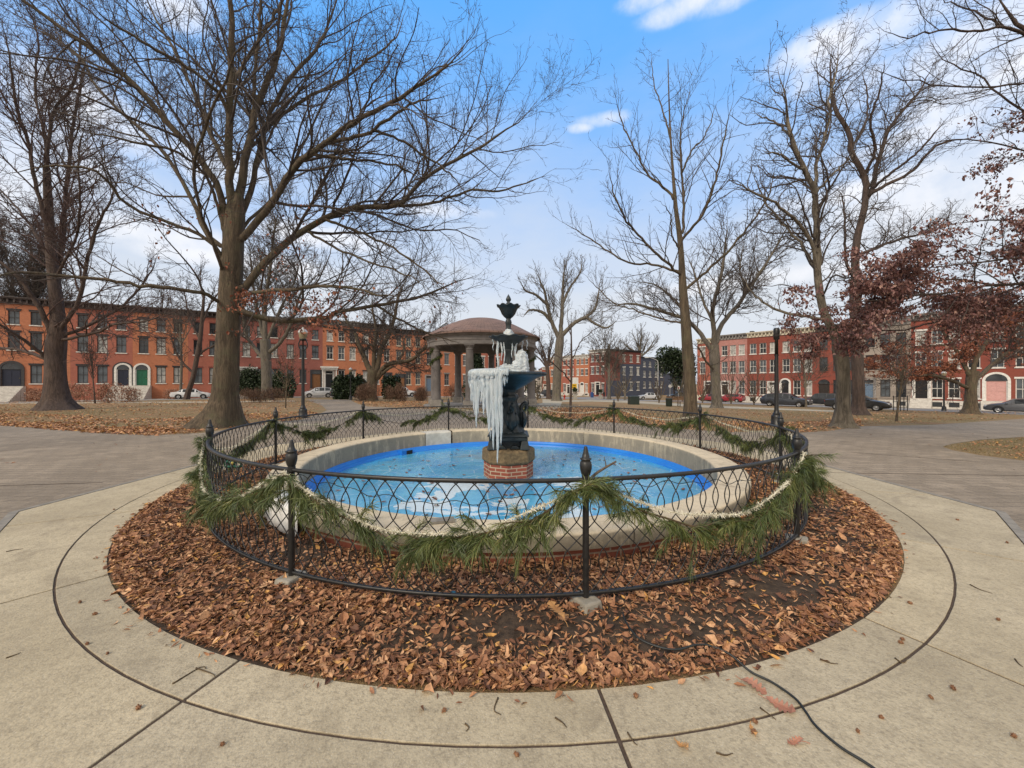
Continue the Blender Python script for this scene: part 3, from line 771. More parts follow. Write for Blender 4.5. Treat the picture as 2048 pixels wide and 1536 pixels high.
# one wire of the lattice: pairs (offset in pitches, drop 0..1)
WIRE = [(.80, 0), (.47, .036), (.20, .088), (0, .146), (-.17, .19), (-.27, .255), (-.17, .32), (0, .372), (.5, .456), (1.0, .537), (1.5, .618), (1.67, .665), (1.765, .73), (1.67, .79), (1.5, .848), (1.22, .905), (.95, .952), (.65, 1.0)]
WP = spline(np.array([(a * .15, b * .8) for a, b in WIRE]), 54) / np.array([.15, .8])
PITCH = 2 * PI / (NP * 19)
bays = [[] for _ in range(NP)]
for q in range(NP * 19):
    for sgn in (-1, 1):
        a = PANG[0] + (q + .5) * PITCH + sgn * WP[:, 0] * PITCH
        z = ZT - WP[:, 1] * (ZT - ZB)
        rr = FR + sgn * .004
        P = np.stack([cc[0] + rr * np.cos(a), cc[1] + rr * np.sin(a), z], -1)
        bay = np.floor((a - PANG[0]) / (2 * PI / NP)).astype(int) % NP
        cut = np.flatnonzero(np.diff(bay)) + 1
        for seg in np.split(np.arange(len(a)), cut):
            if len(seg) < 2: continue
            s2 = np.append(seg, seg[-1] + 1) if seg[-1] + 1 < len(a) else seg
            bays[bay[seg[0]]].append(tubes(P[s2][None], np.full((1, len(s2)), .0043), 5))
for q in range(NP):
    V, F = join(bays[q]); part('lattice', V, F, MAT['iron'], fence, smooth=True)
for q, t in enumerate(PANG):
    px_, py_ = cc[0] + FR * math.cos(t), cc[1] + FR * math.sin(t)
    V, F = join([lathe([(.0, -.02), (.023, -.02), (.023, ZT - .02), (.028, ZT - .01), (.028, ZT + .03), (.0, ZT + .03)], 12, (px_, py_, 0))])
    po = part('post', V, F, MAT['iron'], fence, smooth=False); bevel(po, .003, 1)
    fp = [(.03, .03), (.037, .045), (.045, .075), (.046, .10), (.040, .125), (.033, .135), (.043, .142), (.043, .15), (.030, .155), (.022, .185), (.013, .225), (.011, .232), (.0, .236)]
    V, F = lathe([(r_ * .9, ZT + z_) for r_, z_ in fp], 14, (px_, py_, 0), mod=flute(7, .05))
    fo = part('finial', V, F, MAT['iron'], None, smooth=True)
    fo.data.transform(Matrix.Translation(-Vector(fence.location))); fo.parent = po
    V, F = frustum(0, 0, -.05, .055, .105, .085, .088, .07)
    rot = t + rg.normal(0, .25)
    V = np.stack([px_ + V[:, 0] * math.cos(rot) - V[:, 1] * math.sin(rot), py_ + V[:, 0] * math.sin(rot) + V[:, 1] * math.cos(rot), V[:, 2]], -1)
    o = part('footing', V, F, MAT['footing'], fence); bevel(o, .012, 2)
BAY_NAME = ['from the front post towards the right', 'at the near right bend', 'on the right side of the ring', 'at the far right', 'at the back right of the ring', 'at the back behind the fountain', 'at the back left of the ring', 'at the far left', 'on the left side of the ring', 'at the near left bend', 'across the front of the pool']
def strands(base, dirn, length, width, rng, bend=.25):
    """thin two-piece blades; returns V, F"""
    n = len(base)
    side = unit(np.cross(dirn, rng.standard_normal((n, 3))))
    mid = base + dirn * length[:, None] * .55
    tip = base + dirn * length[:, None] + np.array([0, 0, -1.0]) * (length * bend)[:, None]
    w = width[:, None] * .5
    V = np.stack([base - side * w * .6, base + side * w * .6, mid + side * w, mid - side * w, tip], 1).reshape(-1, 3)
    i = np.arange(n)[:, None] * 5
    return V, [i + np.array([[0, 1, 2, 3]]), i + np.array([[3, 2, 4]])]
MAT['twigbrown'] = simple('pine_twig', (.10, .065, .03), (.055, .035, .018), 30, .8)
def garland(q):
    t0 = PANG[q]; t1 = PANG[(q + 1) % NP] + (2 * PI if q == NP - 1 else 0)
    near = math.sin((t0 + t1) / 2) < .1
    rng = np.random.default_rng(100 + q)
    out = FR + (.045 if near else .03)
    drop = .37 if near else .36
    u = np.linspace(0, 1, 40)
    a = t0 + (t1 - t0) * u
    sag = 1 - (np.abs(2 * u - 1)) ** 1.65
    zz = ZT - .05 - drop * sag + .02 * np.sin(u * 17 + q) + .012 * np.sin(u * 31 + q)
    rr = out + .012 * np.sin(u * 23 + q)
    curve = np.stack([cc[0] + rr * np.cos(a), cc[1] + rr * np.sin(a), zz], -1)
    ctr = np.array([cc[0], cc[1], 0])
    nS = 132 if near else 104
    nN = 84 if near else 60
    B, D, L, T = [], [], [], []
    clump = np.sort(rng.uniform(.06, .94, 8))
    stems = []
    for s in range(nS):
        uu = float(np.clip(clump[s % 8] + rng.normal(0, .065), .01, .99)) if s > 22 else (rng.random() * .05 if s % 2 else 1 - rng.random() * .05)
        k = uu * 39; i = min(int(k), 38); p = curve[i] * (1 - (k - i)) + curve[i + 1] * (k - i)
        tang = unit(curve[i + 1] - curve[i]); outw = unit(np.array([p[0] - ctr[0], p[1] - ctr[1], 0]))
        sd = (1 if uu < .5 else -1) if rng.random() < .72 else (-1 if uu < .5 else 1)
        d = unit(tang * sd * (1.15 if rng.random() < .8 else .3) + outw * rng.normal(.10, .24) + np.array([0, 0, rng.normal(.02, .34)]))
        ln = (.10 + .18 * rng.random() ** 1.3) * (1.0 if near else .9)
        tt = np.linspace(0, 1, 7)[:, None]
        st = p + d * ln * tt + np.array([0, 0, -1]) * ln * (.12 + .6 * rng.random() ** 2) * tt ** 2
        st[:, 2] = np.maximum(st[:, 2], .06)
        stems.append(st)
        uu2 = rng.random(nN) ** .8
        k2 = uu2 * 6; i2 = np.minimum(k2.astype(int), 5); f2 = (k2 - i2)[:, None]
        b = st[i2] * (1 - f2) + st[i2 + 1] * f2
        tg = unit(st[i2 + 1] - st[i2])
        dd = unit(tg * .85 + rng.standard_normal((nN, 3)) * .36 + np.array([0, 0, -.24]))
        B.append(b); D.append(dd); L.append(.062 + .055 * rng.random(nN)); T.append(np.full(nN, rng.random() * .5 + .15) + rng.normal(0, .16, nN))
    B = np.concatenate(B); D = np.concatenate(D); L = np.concatenate(L); T = np.clip(np.concatenate(T), 0, 1)
    V, F = strands(B, D, L, np.full(len(B), .0036 if near else .0075), rng, .22)
    root = thing('pine_garland', curve[20], 0, 'green pine swag draped on the iron fence ' + BAY_NAME[q], 'garland', 'pine swags on the fence')
    part('needles', V, F, MAT['needle'], root, tint=np.repeat(T, 5))
    V, F = join([tubes(curve[None], np.full((1, 40), .007), 6), tubes(np.array(stems), np.tile(np.linspace(.0045, .002, 7), (nS, 1)), 4)])
    part('stems', V, F, MAT['twigbrown'], root, smooth=True)
MAT['tinsel'] = attr_mat('cream_tinsel', [(0, (.34, .31, .22)), (.5, (.66, .62, .48)), (1, (.85, .82, .72))], .35)
MAT['wire'] = simple('dark_green_wire', (.012, .022, .015), None, 20, .5)
MAT['bulb'] = simple('clear_bulb', (.8, .82, .8), None, 20, .1)
def tinsel(q):
    t0 = PANG[q]; t1 = PANG[(q + 1) % NP] + (2 * PI if q == NP - 1 else 0)
    near = math.sin((t0 + t1) / 2) < .1
    rng = np.random.default_rng(300 + q)
    n = 60; u = np.linspace(0, 1, n); a = t0 + (t1 - t0) * u
    drop = (.34, .36, .2, .22, .2, .2, .2, .22, .3, .40, .36)[q]
    zz = ZT + .0 - drop * (1 - np.abs(2 * u - 1) ** 1.8) + .008 * np.sin(u * 20 + q)
    rr = FR + .06
    curve = np.stack([cc[0] + rr * np.cos(a), cc[1] + rr * np.sin(a), zz], -1)
    N = 1900 if near else 1000
    k = rng.random(N) * (n - 1.01); i = k.astype(int); f = (k - i)[:, None]
    b = curve[i] * (1 - f) + curve[i + 1] * f
    d = unit(rng.standard_normal((N, 3)))
    V, F = strands(b, d, .014 + .022 * rng.random(N), np.full(N, .0046 if near else .008), rng, .05)
    T = np.repeat(np.clip(rng.normal(.55, .25, N), 0, 1), 5)
    V2, F2 = tubes(curve[None], np.full((1, n), .0045), 5)
    V, F = join([(V, F), (V2, F2)]); T = np.concatenate([T, np.full(len(V2), .4)])
    o = part('tinsel_garland', V, F, MAT['tinsel'], tint=T)
    tag(o, 'cream tinsel rope looped along the iron fence ' + BAY_NAME[q], 'tinsel', 'tinsel ropes on the fence')
for q in range(NP): garland(q); tinsel(q)
# string of small lights under the front rail
n = 240; a = np.linspace(PANG[9] - .0, PANG[9] + 3.0 * 2 * PI / NP, n); u = np.linspace(0, 3.0, n)
fr = np.abs((u % 1) * 2 - 1)
z = ZT - .05 - .12 * (1 - fr ** 2) * (.6 + .4 * np.sin(u * 5)) + .012 * np.sin(u * 60) + .01 * np.sin(u * 37)
Pw = np.stack([cc[0] + (FR - .03) * np.cos(a), cc[1] + (FR - .03) * np.sin(a), z], -1)
z2 = ZT - .10 - .42 * (1 - fr ** 2) + .012 * np.sin(u * 51) + .008 * np.sin(u * 33)
Pw2 = np.stack([cc[0] + (FR - .025) * np.cos(a), cc[1] + (FR - .025) * np.sin(a), z2], -1)
lights = thing('string_lights', Pw[n // 2], 0, 'dark green wire of tiny clear lights strung under the front fence rail', 'string lights')
V, F = join([tubes(Pw[None], np.full((1, n), .0028), 5), tubes(Pw2[None], np.full((1, n), .0028), 5)]); part('wire', V, F, MAT['wire'], lights, smooth=True)
items = []; caps = []
for P_ in (Pw, Pw2):
    for q in range(6, n, 9):
        p = P_[q]; d = unit(np.array([rg.normal(), rg.normal(), -.6 + rg.normal() * .5]))
        caps.append(rod([p, p + d * .012], .0042, 6)); items.append(rod([p + d * .012, p + d * .022], (.003, .0012), 5))
V, F = join(caps); part('sockets', V, F, MAT['wire'], lights); V, F = join(items); part('bulbs', V, F, MAT['bulb'], lights)
# stick caught in the swag at the front post
p = W(1170, 968, 2.62); b_ = simple('grey_bark_stick', (.13, .095, .065), (.07, .05, .035), 30, .9)
V, F = join([rod([p, W(1195, 945, 2.68), W(1232, 923, 2.74)], (.012, .010, .007), 7, 8), rod([W(1212, 935, 2.71), W(1211, 925, 2.71), W(1208, 914, 2.70)], (.005, .002), 5, 5)])
tag(part('broken_stick', V, F, b_, smooth=True), 'broken stick poking out of the pine swag at the front post', 'stick')
# things lying on the stone rim
V, F = frustum(0, 0, .277, .297, .11, .055, .105, .05); rot = .25; c_ = W(885, 1042, 3.43)
V = np.stack([c_[0] + V[:, 0] * math.cos(rot) - V[:, 1] * math.sin(rot), c_[1] + V[:, 0] * math.sin(rot) + V[:, 1] * math.cos(rot), V[:, 2]], -1)
tag(part('slate_piece', V, F, MAT['bluestone']), 'dark flat piece of slate lying on the front of the stone rim', 'slate')
MAT['cloth'] = simple('white_sheet', (.78, .77, .74), (.66, .65, .62), 10, .8, .6, .01)
clp = [(3.62, .284), (3.72, .276), (3.782, .245), (3.80, .19), (3.80, .08), (3.83, .02)]
def crease(R, Z, A): return R + .012 * np.sin(A * 70) * (Z < .26), Z + .004 * np.sin(A * 50)
V, F = lathe(clp, 40, cc, rad(223), rad(237), mod=crease)
o = part('white_sheet', V, F, MAT['cloth'], smooth=True); tag(o, 'white sheet hung over the left side of the stone rim', 'sheet')
m = o.modifiers.new('thick', 'SOLIDIFY'); m.thickness = .006
# bow in the left swag and a small bauble fallen on the leaves
MAT['greenplastic'] = simple('green_foil', (.01, .10, .06), None, 10, .3); MAT['goldplastic'] = simple('gold_foil', (.55, .42, .10), None, 10, .3, metal=.4)
p = np.array(W(466, 930, 3.95))
bow = thing('gift_bow', p, 0, 'small green and gold bow tied inside the left fence panel', 'bow')
V, F = join([rod([p, p + (.05, 0, .04), p + (.09, .01, .0), p + (.04, 0, -.02), p], .014, 6, 14), rod([p, p + (-.05, 0, .04), p + (-.09, .01, .0), p + (-.04, 0, -.02), p], .014, 6, 14)]); part('loops', V, F, MAT['greenplastic'], bow, smooth=True)
V, F = lathe([(0, -.02), (.018, -.01), (.018, .01), (0, .02)], 10, tuple(p + (0, -.01, .02))); part('knot', V, F, MAT['goldplastic'], bow, smooth=True)
p = G(912, 1207); p[2] = .05
ba = thing('bauble', p, 0, 'small blue and yellow bauble fallen on the leaves under the front fence', 'bauble')
V, F = lathe([(.0, -.024), (.017, -.017), (.024, 0), (.017, .017), (0, .024)], 12, tuple(p)); part('ball', V, F, MAT['goldplastic'], ba, smooth=True)
V, F = lathe([(.0, .0), (.02, .004), (.02, .026), (0, .03)], 10, tuple(p + (-.02, 0, .005))); part('cap', V, F, simple('teal_foil', (.01, .12, .2), None, 10, .3), ba, smooth=True)
# ------------------------------------------------------------------ fallen leaves and small litter
def leaves(pos, size, yaw, pitch, roll, asp, fold, curl):
    """leaf blades: 8 vertices each, folded along the midrib and curled"""
    n = len(pos)
    s = np.array([0, .35, .35, .35, .7, .7, .7, 1.0]); w = np.array([0, -1, 0, 1, -.75, 0, .75, 0])
    lx = size[:, None] * (s - .5)[None]; ly = size[:, None] * asp[:, None] * w[None]
    lz = size[:, None] * (fold[:, None] * np.abs(w)[None] * asp[:, None] + curl[:, None] * (s[None] - .4) ** 2)
    cr, sr = np.cos(roll)[:, None], np.sin(roll)[:, None]
    ly, lz = ly * cr - lz * sr, ly * sr + lz * cr
    cp, sp_ = np.cos(pitch)[:, None], np.sin(pitch)[:, None]
    lx, lz = lx * cp - lz * sp_, lx * sp_ + lz * cp
    cy, sy = np.cos(yaw)[:, None], np.sin(yaw)[:, None]
    V = np.stack([pos[:, 0:1] + lx * cy - ly * sy, pos[:, 1:2] + lx * sy + ly * cy, pos[:, 2:3] + lz], -1).reshape(-1, 3)
    i = np.arange(n)[:, None] * 8
    return V, [np.concatenate([i + np.array([[0, 2, 1, 0]])[:, :3], i + np.array([[0, 3, 2]]), i + np.array([[4, 5, 7]]), i + np.array([[5, 6, 7]])]),
               np.concatenate([i + np.array([[1, 2, 5, 4]]), i + np.array([[2, 3, 6, 5]])])]
def bed_density(x, y):
    d = np.full(len(x), 1.0)
    for px, py, rx, ry, k in ((1470, 1275, .62, .36, .985), (1350, 1320, .45, .22, .8), (1570, 1185, .60, .36, .96), (1020, 1250, .55, .22, .85), (850, 1290, .4, .16, .55), (600, 1110, .45, .3, .7), (420, 1010, .5, .4, .5), (1700, 1080, .5, .5, .55), (1650, 1020, .5, .6, .6)):
        p = G(px, py)
        d *= 1 - k * np.exp(-(((x - p[0]) / rx) ** 2 + ((y - p[1]) / ry) ** 2))
    return d
rng = np.random.default_rng(21)
def scatter_bed(n, r0, r1):
    r = np.sqrt(rng.random(n) * (r1 * r1 - r0 * r0) + r0 * r0); t = rng.random(n) * 2 * PI
    # the visible front half gets most of them
    t = np.where((np.sin(t) > .25) & (rng.random(n) < .7), -t, t)
    x = C0[0] + r * np.cos(t); y = C0[1] + r * np.sin(t)
    keep = rng.random(n) < bed_density(x, y) ** 1.25 * np.clip(.55 + .6 * np.sin(2.3 * x + 1.7 * np.sin(1.9 * y)) * np.sin(2.9 * y), .45, 1) ** .6
    return x[keep], y[keep]
x, y = scatter_bed(76000, 3.72, 5.01)
te = rng.uniform(rad(-172), rad(-8), 7500); re_ = np.where(rng.random(7500) < .02, 5.03 + np.abs(rng.normal(0, .05, 7500)), 5.015 - np.abs(rng.normal(0, .11, 7500)))
x = np.concatenate([x, C0[0] + re_ * np.cos(te)]); y = np.concatenate([y, C0[1] + re_ * np.sin(te)])
n = len(x)
size = np.where(rng.random(n) < .93, rng.uniform(.022, .060, n), rng.uniform(.060, .10, n))
asp = np.where(rng.random(n) < .22, rng.uniform(.22, .36, n), rng.uniform(.085, .19, n))
r_ = np.hypot(x - C0[0], y - C0[1])
z = np.maximum((lump(x, y) + .018) * np.clip((5.06 - r_) / .12, 0, 1) - .008, np.where(r_ > 5.025, .012, .004 * (r_ > 4.9))) + rng.random(n) ** 1.5 * np.where(r_ > 5.025, .006, .032)
V, F = leaves(np.stack([x, y, z], -1), size, rng.random(n) * 2 * PI, rng.normal(0, .26, n), rng.normal(0, .42, n), asp, rng.uniform(-.2, 1.0, n), rng.normal(.1, .7, n))
o = part('fallen_leaves', V, F, MAT['leaf'], tint=np.repeat(np.clip(rng.normal(.52, .27, n), 0, 1), 8)); tag(o, kind='stuff')
def lobed_leaves(name, n, rmin, rmax, smin, smax, seed, zf, front=True, t0=0.1, t1=.95):
    rr = np.random.default_rng(seed); pts = np.array(lobed(1.0, .36)); m = len(pts); Vs, Fs, Ts = [], [], []
    for q in range(n):
        t = rr.uniform(rad(-172), rad(-8)) if front else rr.uniform(0, 2 * PI); r = math.sqrt(rr.uniform(rmin ** 2, rmax ** 2))
        x_, y_ = C0[0] + r * math.cos(t), C0[1] + r * math.sin(t); s_ = rr.uniform(smin, smax); a_ = rr.uniform(0, 2 * PI)
        lx, ly = (pts[:, 0] - .5) * s_, pts[:, 1] * s_ * rr.uniform(.8, 1.3)
        lz = np.abs(ly) * rr.uniform(-.1, .7) + (lx / s_) ** 2 * s_ * rr.uniform(-.2, .8) + lx * rr.normal(0, .15)
        Vs.append(np.column_stack([x_ + lx * math.cos(a_) - ly * math.sin(a_), y_ + lx * math.sin(a_) + ly * math.cos(a_), zf(x_, y_) + lz])); Fs.append(np.arange(m) + q * m); Ts.append(np.full(m, rr.uniform(t0, t1)))
    o = part(name, np.concatenate(Vs), [np.array(Fs)], MAT['leaf'], tint=np.concatenate(Ts)); return tag(o, kind='stuff')
# fine dead needles, stems and bits among them
x, y = scatter_bed(9000, 3.75, 5.02); n = len(x)
r_ = np.hypot(x - C0[0], y - C0[1])
p = np.stack([x, y, (lump(x, y) + .018) * np.clip((5.06 - r_) / .12, 0, 1) + .004 + .012 * rng.random(n)], -1); a = rng.random(n) * 2 * PI
V, F = strands(p, np.stack([np.cos(a), np.sin(a), rng.normal(0, .15, n)], -1), rng.uniform(.02, .08, n), np.full(n, .0028), rng, .02)
o = part('leaf_stalks', V, F, MAT['leaf'], tint=np.repeat(rng.random(n), 5)); tag(o, kind='stuff')
def spiky(c, r, rng, n=46):
    """a spiky round seed head"""
    V, F = lathe([(0, -r), (r * .7, -r * .7), (r, 0), (r * .7, r * .7), (0, r)], 8, tuple(c))
    d = unit(rng.standard_normal((n, 3)))
    sv, sf = strands(np.array(c) + d * r * .8, d, np.full(n, r * .75), np.full(n, r * .4), rng, 0)
    return join([(V, F), (sv, sf)])
items = []
for q in range(430):
    t = rng.uniform(rad(-165), rad(-15)); r = 5.0 - abs(rng.normal(0, .16 if q % 3 else .5))
    c_ = (C0[0] + r * math.cos(t), C0[1] + r * math.sin(t), .022)
    items.append(spiky(c_, rng.uniform(.010, .017), rng, 30))
V, F = join(items); tag(part('seed_pod_litter', V, F, MAT['pod']), kind='stuff')

# leaves over the lawns and drifted along their edges
def scatter_poly(poly, n):
    poly = np.array(poly); lo, hi = poly.min(0), poly.max(0)
    x = rng.uniform(lo[0], hi[0], n); y = rng.uniform(lo[1], hi[1], n)
    k = inpoly(x, y, poly); return x[k], y[k]
xs, ys, sz = [], [], []
def add(poly_px, n, s=.085):
    a, b = scatter_poly(gp(*poly_px), n); xs.append(a); ys.append(b); sz.append(np.full(len(a), s))
add([(-200, 826), (0, 826), (330, 838), (620, 822), (640, 828), (600, 840), (470, 857), (406, 866), (300, 871), (175, 864), (0, 850), (-200, 846)], 26000, .10)
add([(0, 842), (175, 852), (300, 858), (400, 858), (406, 867), (300, 873), (175, 866), (0, 852)], 20000, .10)
add([(-200, 806), (620, 800), (650, 812), (620, 826), (0, 836), (-200, 836)], 17000, .11)
add([(706, 803), (870, 800), (870, 818), (800, 816), (735, 813)], 7000, .12)
add([(1060, 815), (1200, 818), (1330, 836), (1330, 855), (1230, 846), (1090, 834)], 7000, .11)
add([(1300, 840), (1590, 845), (1720, 838), (1725, 853), (1660, 863), (1592, 867), (1450, 865), (1330, 857)], 9000, .09)
add([(1060, 808), (1560, 822), (2050, 822), (1998, 838), (1725, 850), (1300, 842), (1060, 822)], 11000, .10)
add([(1885, 894), (1960, 884), (2048, 878), (2200, 872), (2200, 940), (2048, 920), (1960, 910)], 2600, .06)
x = np.concatenate(xs); y = np.concatenate(ys); n = len(x)
keep = rng.random(n) < np.clip(.55 + .7 * np.sin(.9 * x + 1.4 * np.sin(.7 * y)) * np.sin(1.1 * y + .5 * x), .2, 1); x, y = x[keep], y[keep]; size = np.concatenate(sz)[keep] * rng.uniform(.7, 1.4, keep.sum()); n = len(x)
V, F = leaves(np.stack([x, y, terrain(x, y) + .012 + rng.random(n) * .02], -1), size, rng.random(n) * 2 * PI, rng.normal(0, .3, n), rng.normal(0, .35, n), rng.uniform(.2, .38, n), rng.uniform(0, .8, n), rng.normal(.1, .5, n))
o = part('lawn_leaves', V, F, MAT['leaf'], tint=np.repeat(np.clip(rng.normal(.68, .2, n), 0, 1), 8)); tag(o, kind='stuff')
# loose leaves blown on the paving
a1, b1 = scatter_poly(gp((0, 860), (300, 876), (600, 846), (700, 812), (868, 822), (1300, 860), (1592, 872), (1880, 852), (2048, 845), (2048, 1000), (1500, 870), (500, 870), (0, 1000)), 620)
k = np.hypot(a1 - C0[0], b1 - C0[1]) > 6.5
a1, b1 = a1[k], b1[k]; n = len(a1)
V, F = leaves(np.stack([a1, b1, terrain(a1, b1) + .016 + 0 * a1], -1), rng.uniform(.03, .08, n), rng.random(n) * 2 * PI, rng.normal(0, .2, n), rng.normal(0, .2, n), rng.uniform(.05, .3, n), rng.uniform(0, .5, n), rng.normal(.1, .3, n))
o = part('blown_leaves', V, F, MAT['leaf'], tint=np.repeat(rng.uniform(0, .5, n), 8)); tag(o, kind='stuff')
# short winter grass on the nearer lawns
xs, ys, sz = [], [], []
add([(1885, 894), (1960, 881), (2048, 875), (2300, 868), (2300, 945), (2048, 921), (1960, 910)], 30000)
add([(1592, 866), (1720, 852), (1998, 840), (1700, 826), (1300, 826), (1300, 850)], 42000)
add([(-100, 846), (300, 868), (470, 855), (640, 826), (300, 816), (-100, 818)], 52000)
x = np.concatenate(xs); y = np.concatenate(ys); n = len(x)
V, F = strands(np.stack([x, y, terrain(x, y)], -1), unit(np.stack([rng.normal(0, .7, n), rng.normal(0, .7, n), np.full(n, .7)], -1)), rng.uniform(.02, .06, n), np.full(n, .007), rng, .2)
MAT['grass'] = attr_mat('winter_grass', [(0, (.075, .07, .02)), (.4, (.15, .115, .045)), (1, (.33, .25, .12))], .9)
tag(part('grass', V, F, MAT['grass'], tint=np.repeat(np.clip(rng.normal(.5, .25, n), 0, 1), 5)), kind='stuff')

# on the concrete: seed pods one by one, oak leaves, twigs, the cable
PODS = [(1385 * 0 + 1820, 1210), (1805, 1283), (1802, 1290), (1906, 1382), (1862, 1400), (1762, 1440), (1716, 1468), (2028, 1478), (1996, 1243), (2014, 1088), (888, 1427), (1033, 1516), (445, 1494), (277, 1421), (174, 1292), (215, 1311), (1272, 1398), (1915, 1042), (228, 1021), (1507, 1470), (1510, 1449), (160, 1208), (190, 1232)]
HOW = ['small', 'large', 'dark', 'pale brown', 'lopsided', 'round', 'half crushed']
WHERE = ['right of the bed edge', 'paired with another on the right slab', 'just below its twin on the right slab', 'outside the curved joint on the right', 'beside the curved joint on the right', 'between the cable and the right joint', 'nearest the cable on its right', 'at the lower right corner of the paving', 'far out on the right slab', 'near the right edge of the paving', 'in front of the bed on the front slab', 'below the curved joint at the front', 'on the front left slab near the photo bottom', 'on the left slab beside the wide joint', 'against the left curved joint', 'on the curved joint at the left', 'under the front radial joint at the bed', 'at the back right of the concrete', 'at the back left of the concrete', 'left of the pink oak leaves below the bed', 'beside a twig under the right bed edge', 'out on the left slab', 'inside the left curved joint']
podrng = np.random.default_rng(5)
for q, (px, py) in enumerate(PODS):
    p = G(px, py); r = podrng.uniform(.006, .0095); p[2] = .008 + r
    V, F = spiky((0, 0, 0), r, podrng, 60)
    V = V * np.array([1.25, .9, 1])
    o = part('seed_pod', V, F, MAT['pod'], local=True); o.location = p; o.rotation_euler = (0, 0, podrng.random() * 6)
    tag(o, 'brown spiky seed pod lying ' + WHERE[q], 'seed pod', 'seed pods dropped on the concrete')
MAT['oakleaf'] = simple('dry_oak_leaf', (.42, .20, .13), (.30, .125, .075), 12, .7, .3, .003)
MAT['tanleaf'] = simple('dry_tan_leaf', (.50, .27, .10), (.36, .17, .06), 12, .7, .3, .003)
def lobed(L, wd, n=5):
    pts = [(0, .0)]
    for q in range(n):
        s = .12 + .78 * q / n; k = math.sin(PI * (.15 + .75 * q / n)) ** .8
        pts += [(s * L, wd * .28 * (.6 + k * .4)), ((s + .10) * L, wd * .95 * k), ((s + .14) * L, wd * .7 * k)]
    up_ = pts + [(L, 0)]
    full = up_ + [(x_, -y_) for x_, y_ in reversed(up_[1:-1])]
    return full
def oak_leaf(px0, px1, wd, label, mat, seed, bedz=.0):
    a, b = G(*px0), G(*px1); L = np.hypot(*(b - a)[:2]); yaw = math.atan2(b[1] - a[1], b[0] - a[0])
    pts = np.array(lobed(L, wd)); m = len(pts)
    rim = np.column_stack([pts, .012 + .012 * np.abs(pts[:, 1]) / wd + .010 * np.sin(pts[:, 0] / L * 5 + seed)])
    V = rim; F = [list(range(m))]
    st, sf = rod([(-.25 * L, .01, .008), (0, 0, .010), (L * .5, 0, .014), (L * .98, 0, .012)], (.0018, .0012), 5, 8)
    V, F = join([(V, [np.array(F)]), (st, sf)])
    o = part('oak_leaf', V, F, mat, local=True); o.location = (a[0], a[1], bedz + .004); o.rotation_euler = (0, 0, yaw)
    tag(o, label, 'leaf')
lobed_leaves('lobed_leaf_litter', 260, 3.9, 4.98, .05, .11, 51, lambda x, y: float(lump(x, y)) + .03)
lobed_leaves('leaves_on_ice', 130, .6, 3.1, .05, .11, 52, lambda x, y: -.147, False, .0, .4)
oak_leaf((1482, 1364), (1535, 1392), .045, 'pinkish oak leaf by the bed edge left of the black cable, upper of two', MAT['oakleaf'], 0)
oak_leaf((1530, 1402), (1592, 1432), .05, 'pinkish lobed oak leaf touching the curved joint left of the cable', MAT['oakleaf'], 2)
oak_leaf((1608, 1489), (1575, 1492), .02, 'small pink leaf scrap on the concrete beside the cable', MAT['oakleaf'], 1)
oak_leaf((1352, 1488), (1377, 1508), .022, 'small curled tan leaf on the front slab under the curved joint', MAT['tanleaf'], 3)
oak_leaf((1130, 1258), (1098, 1216), .05, 'large orange tan leaf standing out in the bed beside the front post', MAT['tanleaf'], 1, .04)
oak_leaf((1500, 1453), (1512, 1482), .018, 'narrow tan leaf stood on edge left of the cable', MAT['tanleaf'], 3)
TW = [((345, 1372), (402, 1338), (412, 1342)), ((392, 1340), (425, 1352), (430, 1358)), ((1110, 1440), (1125, 1450), (1133, 1460)), ((996, 1400), (988, 1425), (1002, 1434)), ((1255, 1470), (1268, 1490), (1275, 1496)), ((1520, 1420), (1540, 1435), (1552, 1444)), ((1432, 1510), (1450, 1516), (1466, 1512)), ((1640, 1322), (1660, 1330), (1676, 1332)), ((12, 1320), (30, 1314), (42, 1309)), ((12, 1106), (30, 1102), (46, 1100)), ((930, 1452), (938, 1460), (932, 1468)), ((1790, 1320), (1805, 1330), (1815, 1322)), ((2030, 1322), (2038, 1332), (2046, 1338)), ((1940, 1172), (1960, 1182), (1985, 1190))]
WT = ['long bent twig across the left curved joint', 'short twig below the long bent one on the left', 'dark bark chip on the front slab', 'fine curled twig under the front bed edge', 'twig crossing the curved joint at the front', 'dark twig by the pink oak leaf', 'brown curled twig on the bottom right slab', 'thin twig inside the right curved joint', 'black twig on the far left slab', 'straight twig at the left photo edge', 'forked bit of twig under the bed at the front', 'hooked twig on the right curved joint', 'thin twig near the right photo edge', 'thin straight twig on the right slab']
for q, (pl, w_) in enumerate(zip(TW, WT)):
    P_ = [G(*p_) + (0, 0, .012) for p_ in pl]
    V, F = rod(P_, (.004, .0016), 5, 8); o = part('twig', V, F, MAT['twigbrown'], smooth=True); tag(o, w_, 'twig', 'twigs on the concrete')
cb = [(1245, 1240, .03), (1252, 1265, .045), (1275, 1296, .045), (1310, 1312, .04), (1352, 1320, .04), (1392, 1310, .04), (1420, 1310, .035), (1460, 1326, .03), (1500, 1350, .02), (1545, 1372, .018), (1590, 1404, .018), (1612, 1432, .018), (1632, 1460, .018), (1680, 1502, .018), (1740, 1540, .018), (1820, 1600, .018)]
P_ = [G(a, b) + (0, 0, c_ + (.018 if c_ > .025 else 0)) for a, b, c_ in cb]
V, F = rod(P_, .0058, 8, 90); o = part('cable', V, F, simple('black_rubber', (.010, .012, .012), (.02, .023, .022), 20, .5), smooth=True); tag(o, 'black power cable running from the bed over the concrete', 'cable')

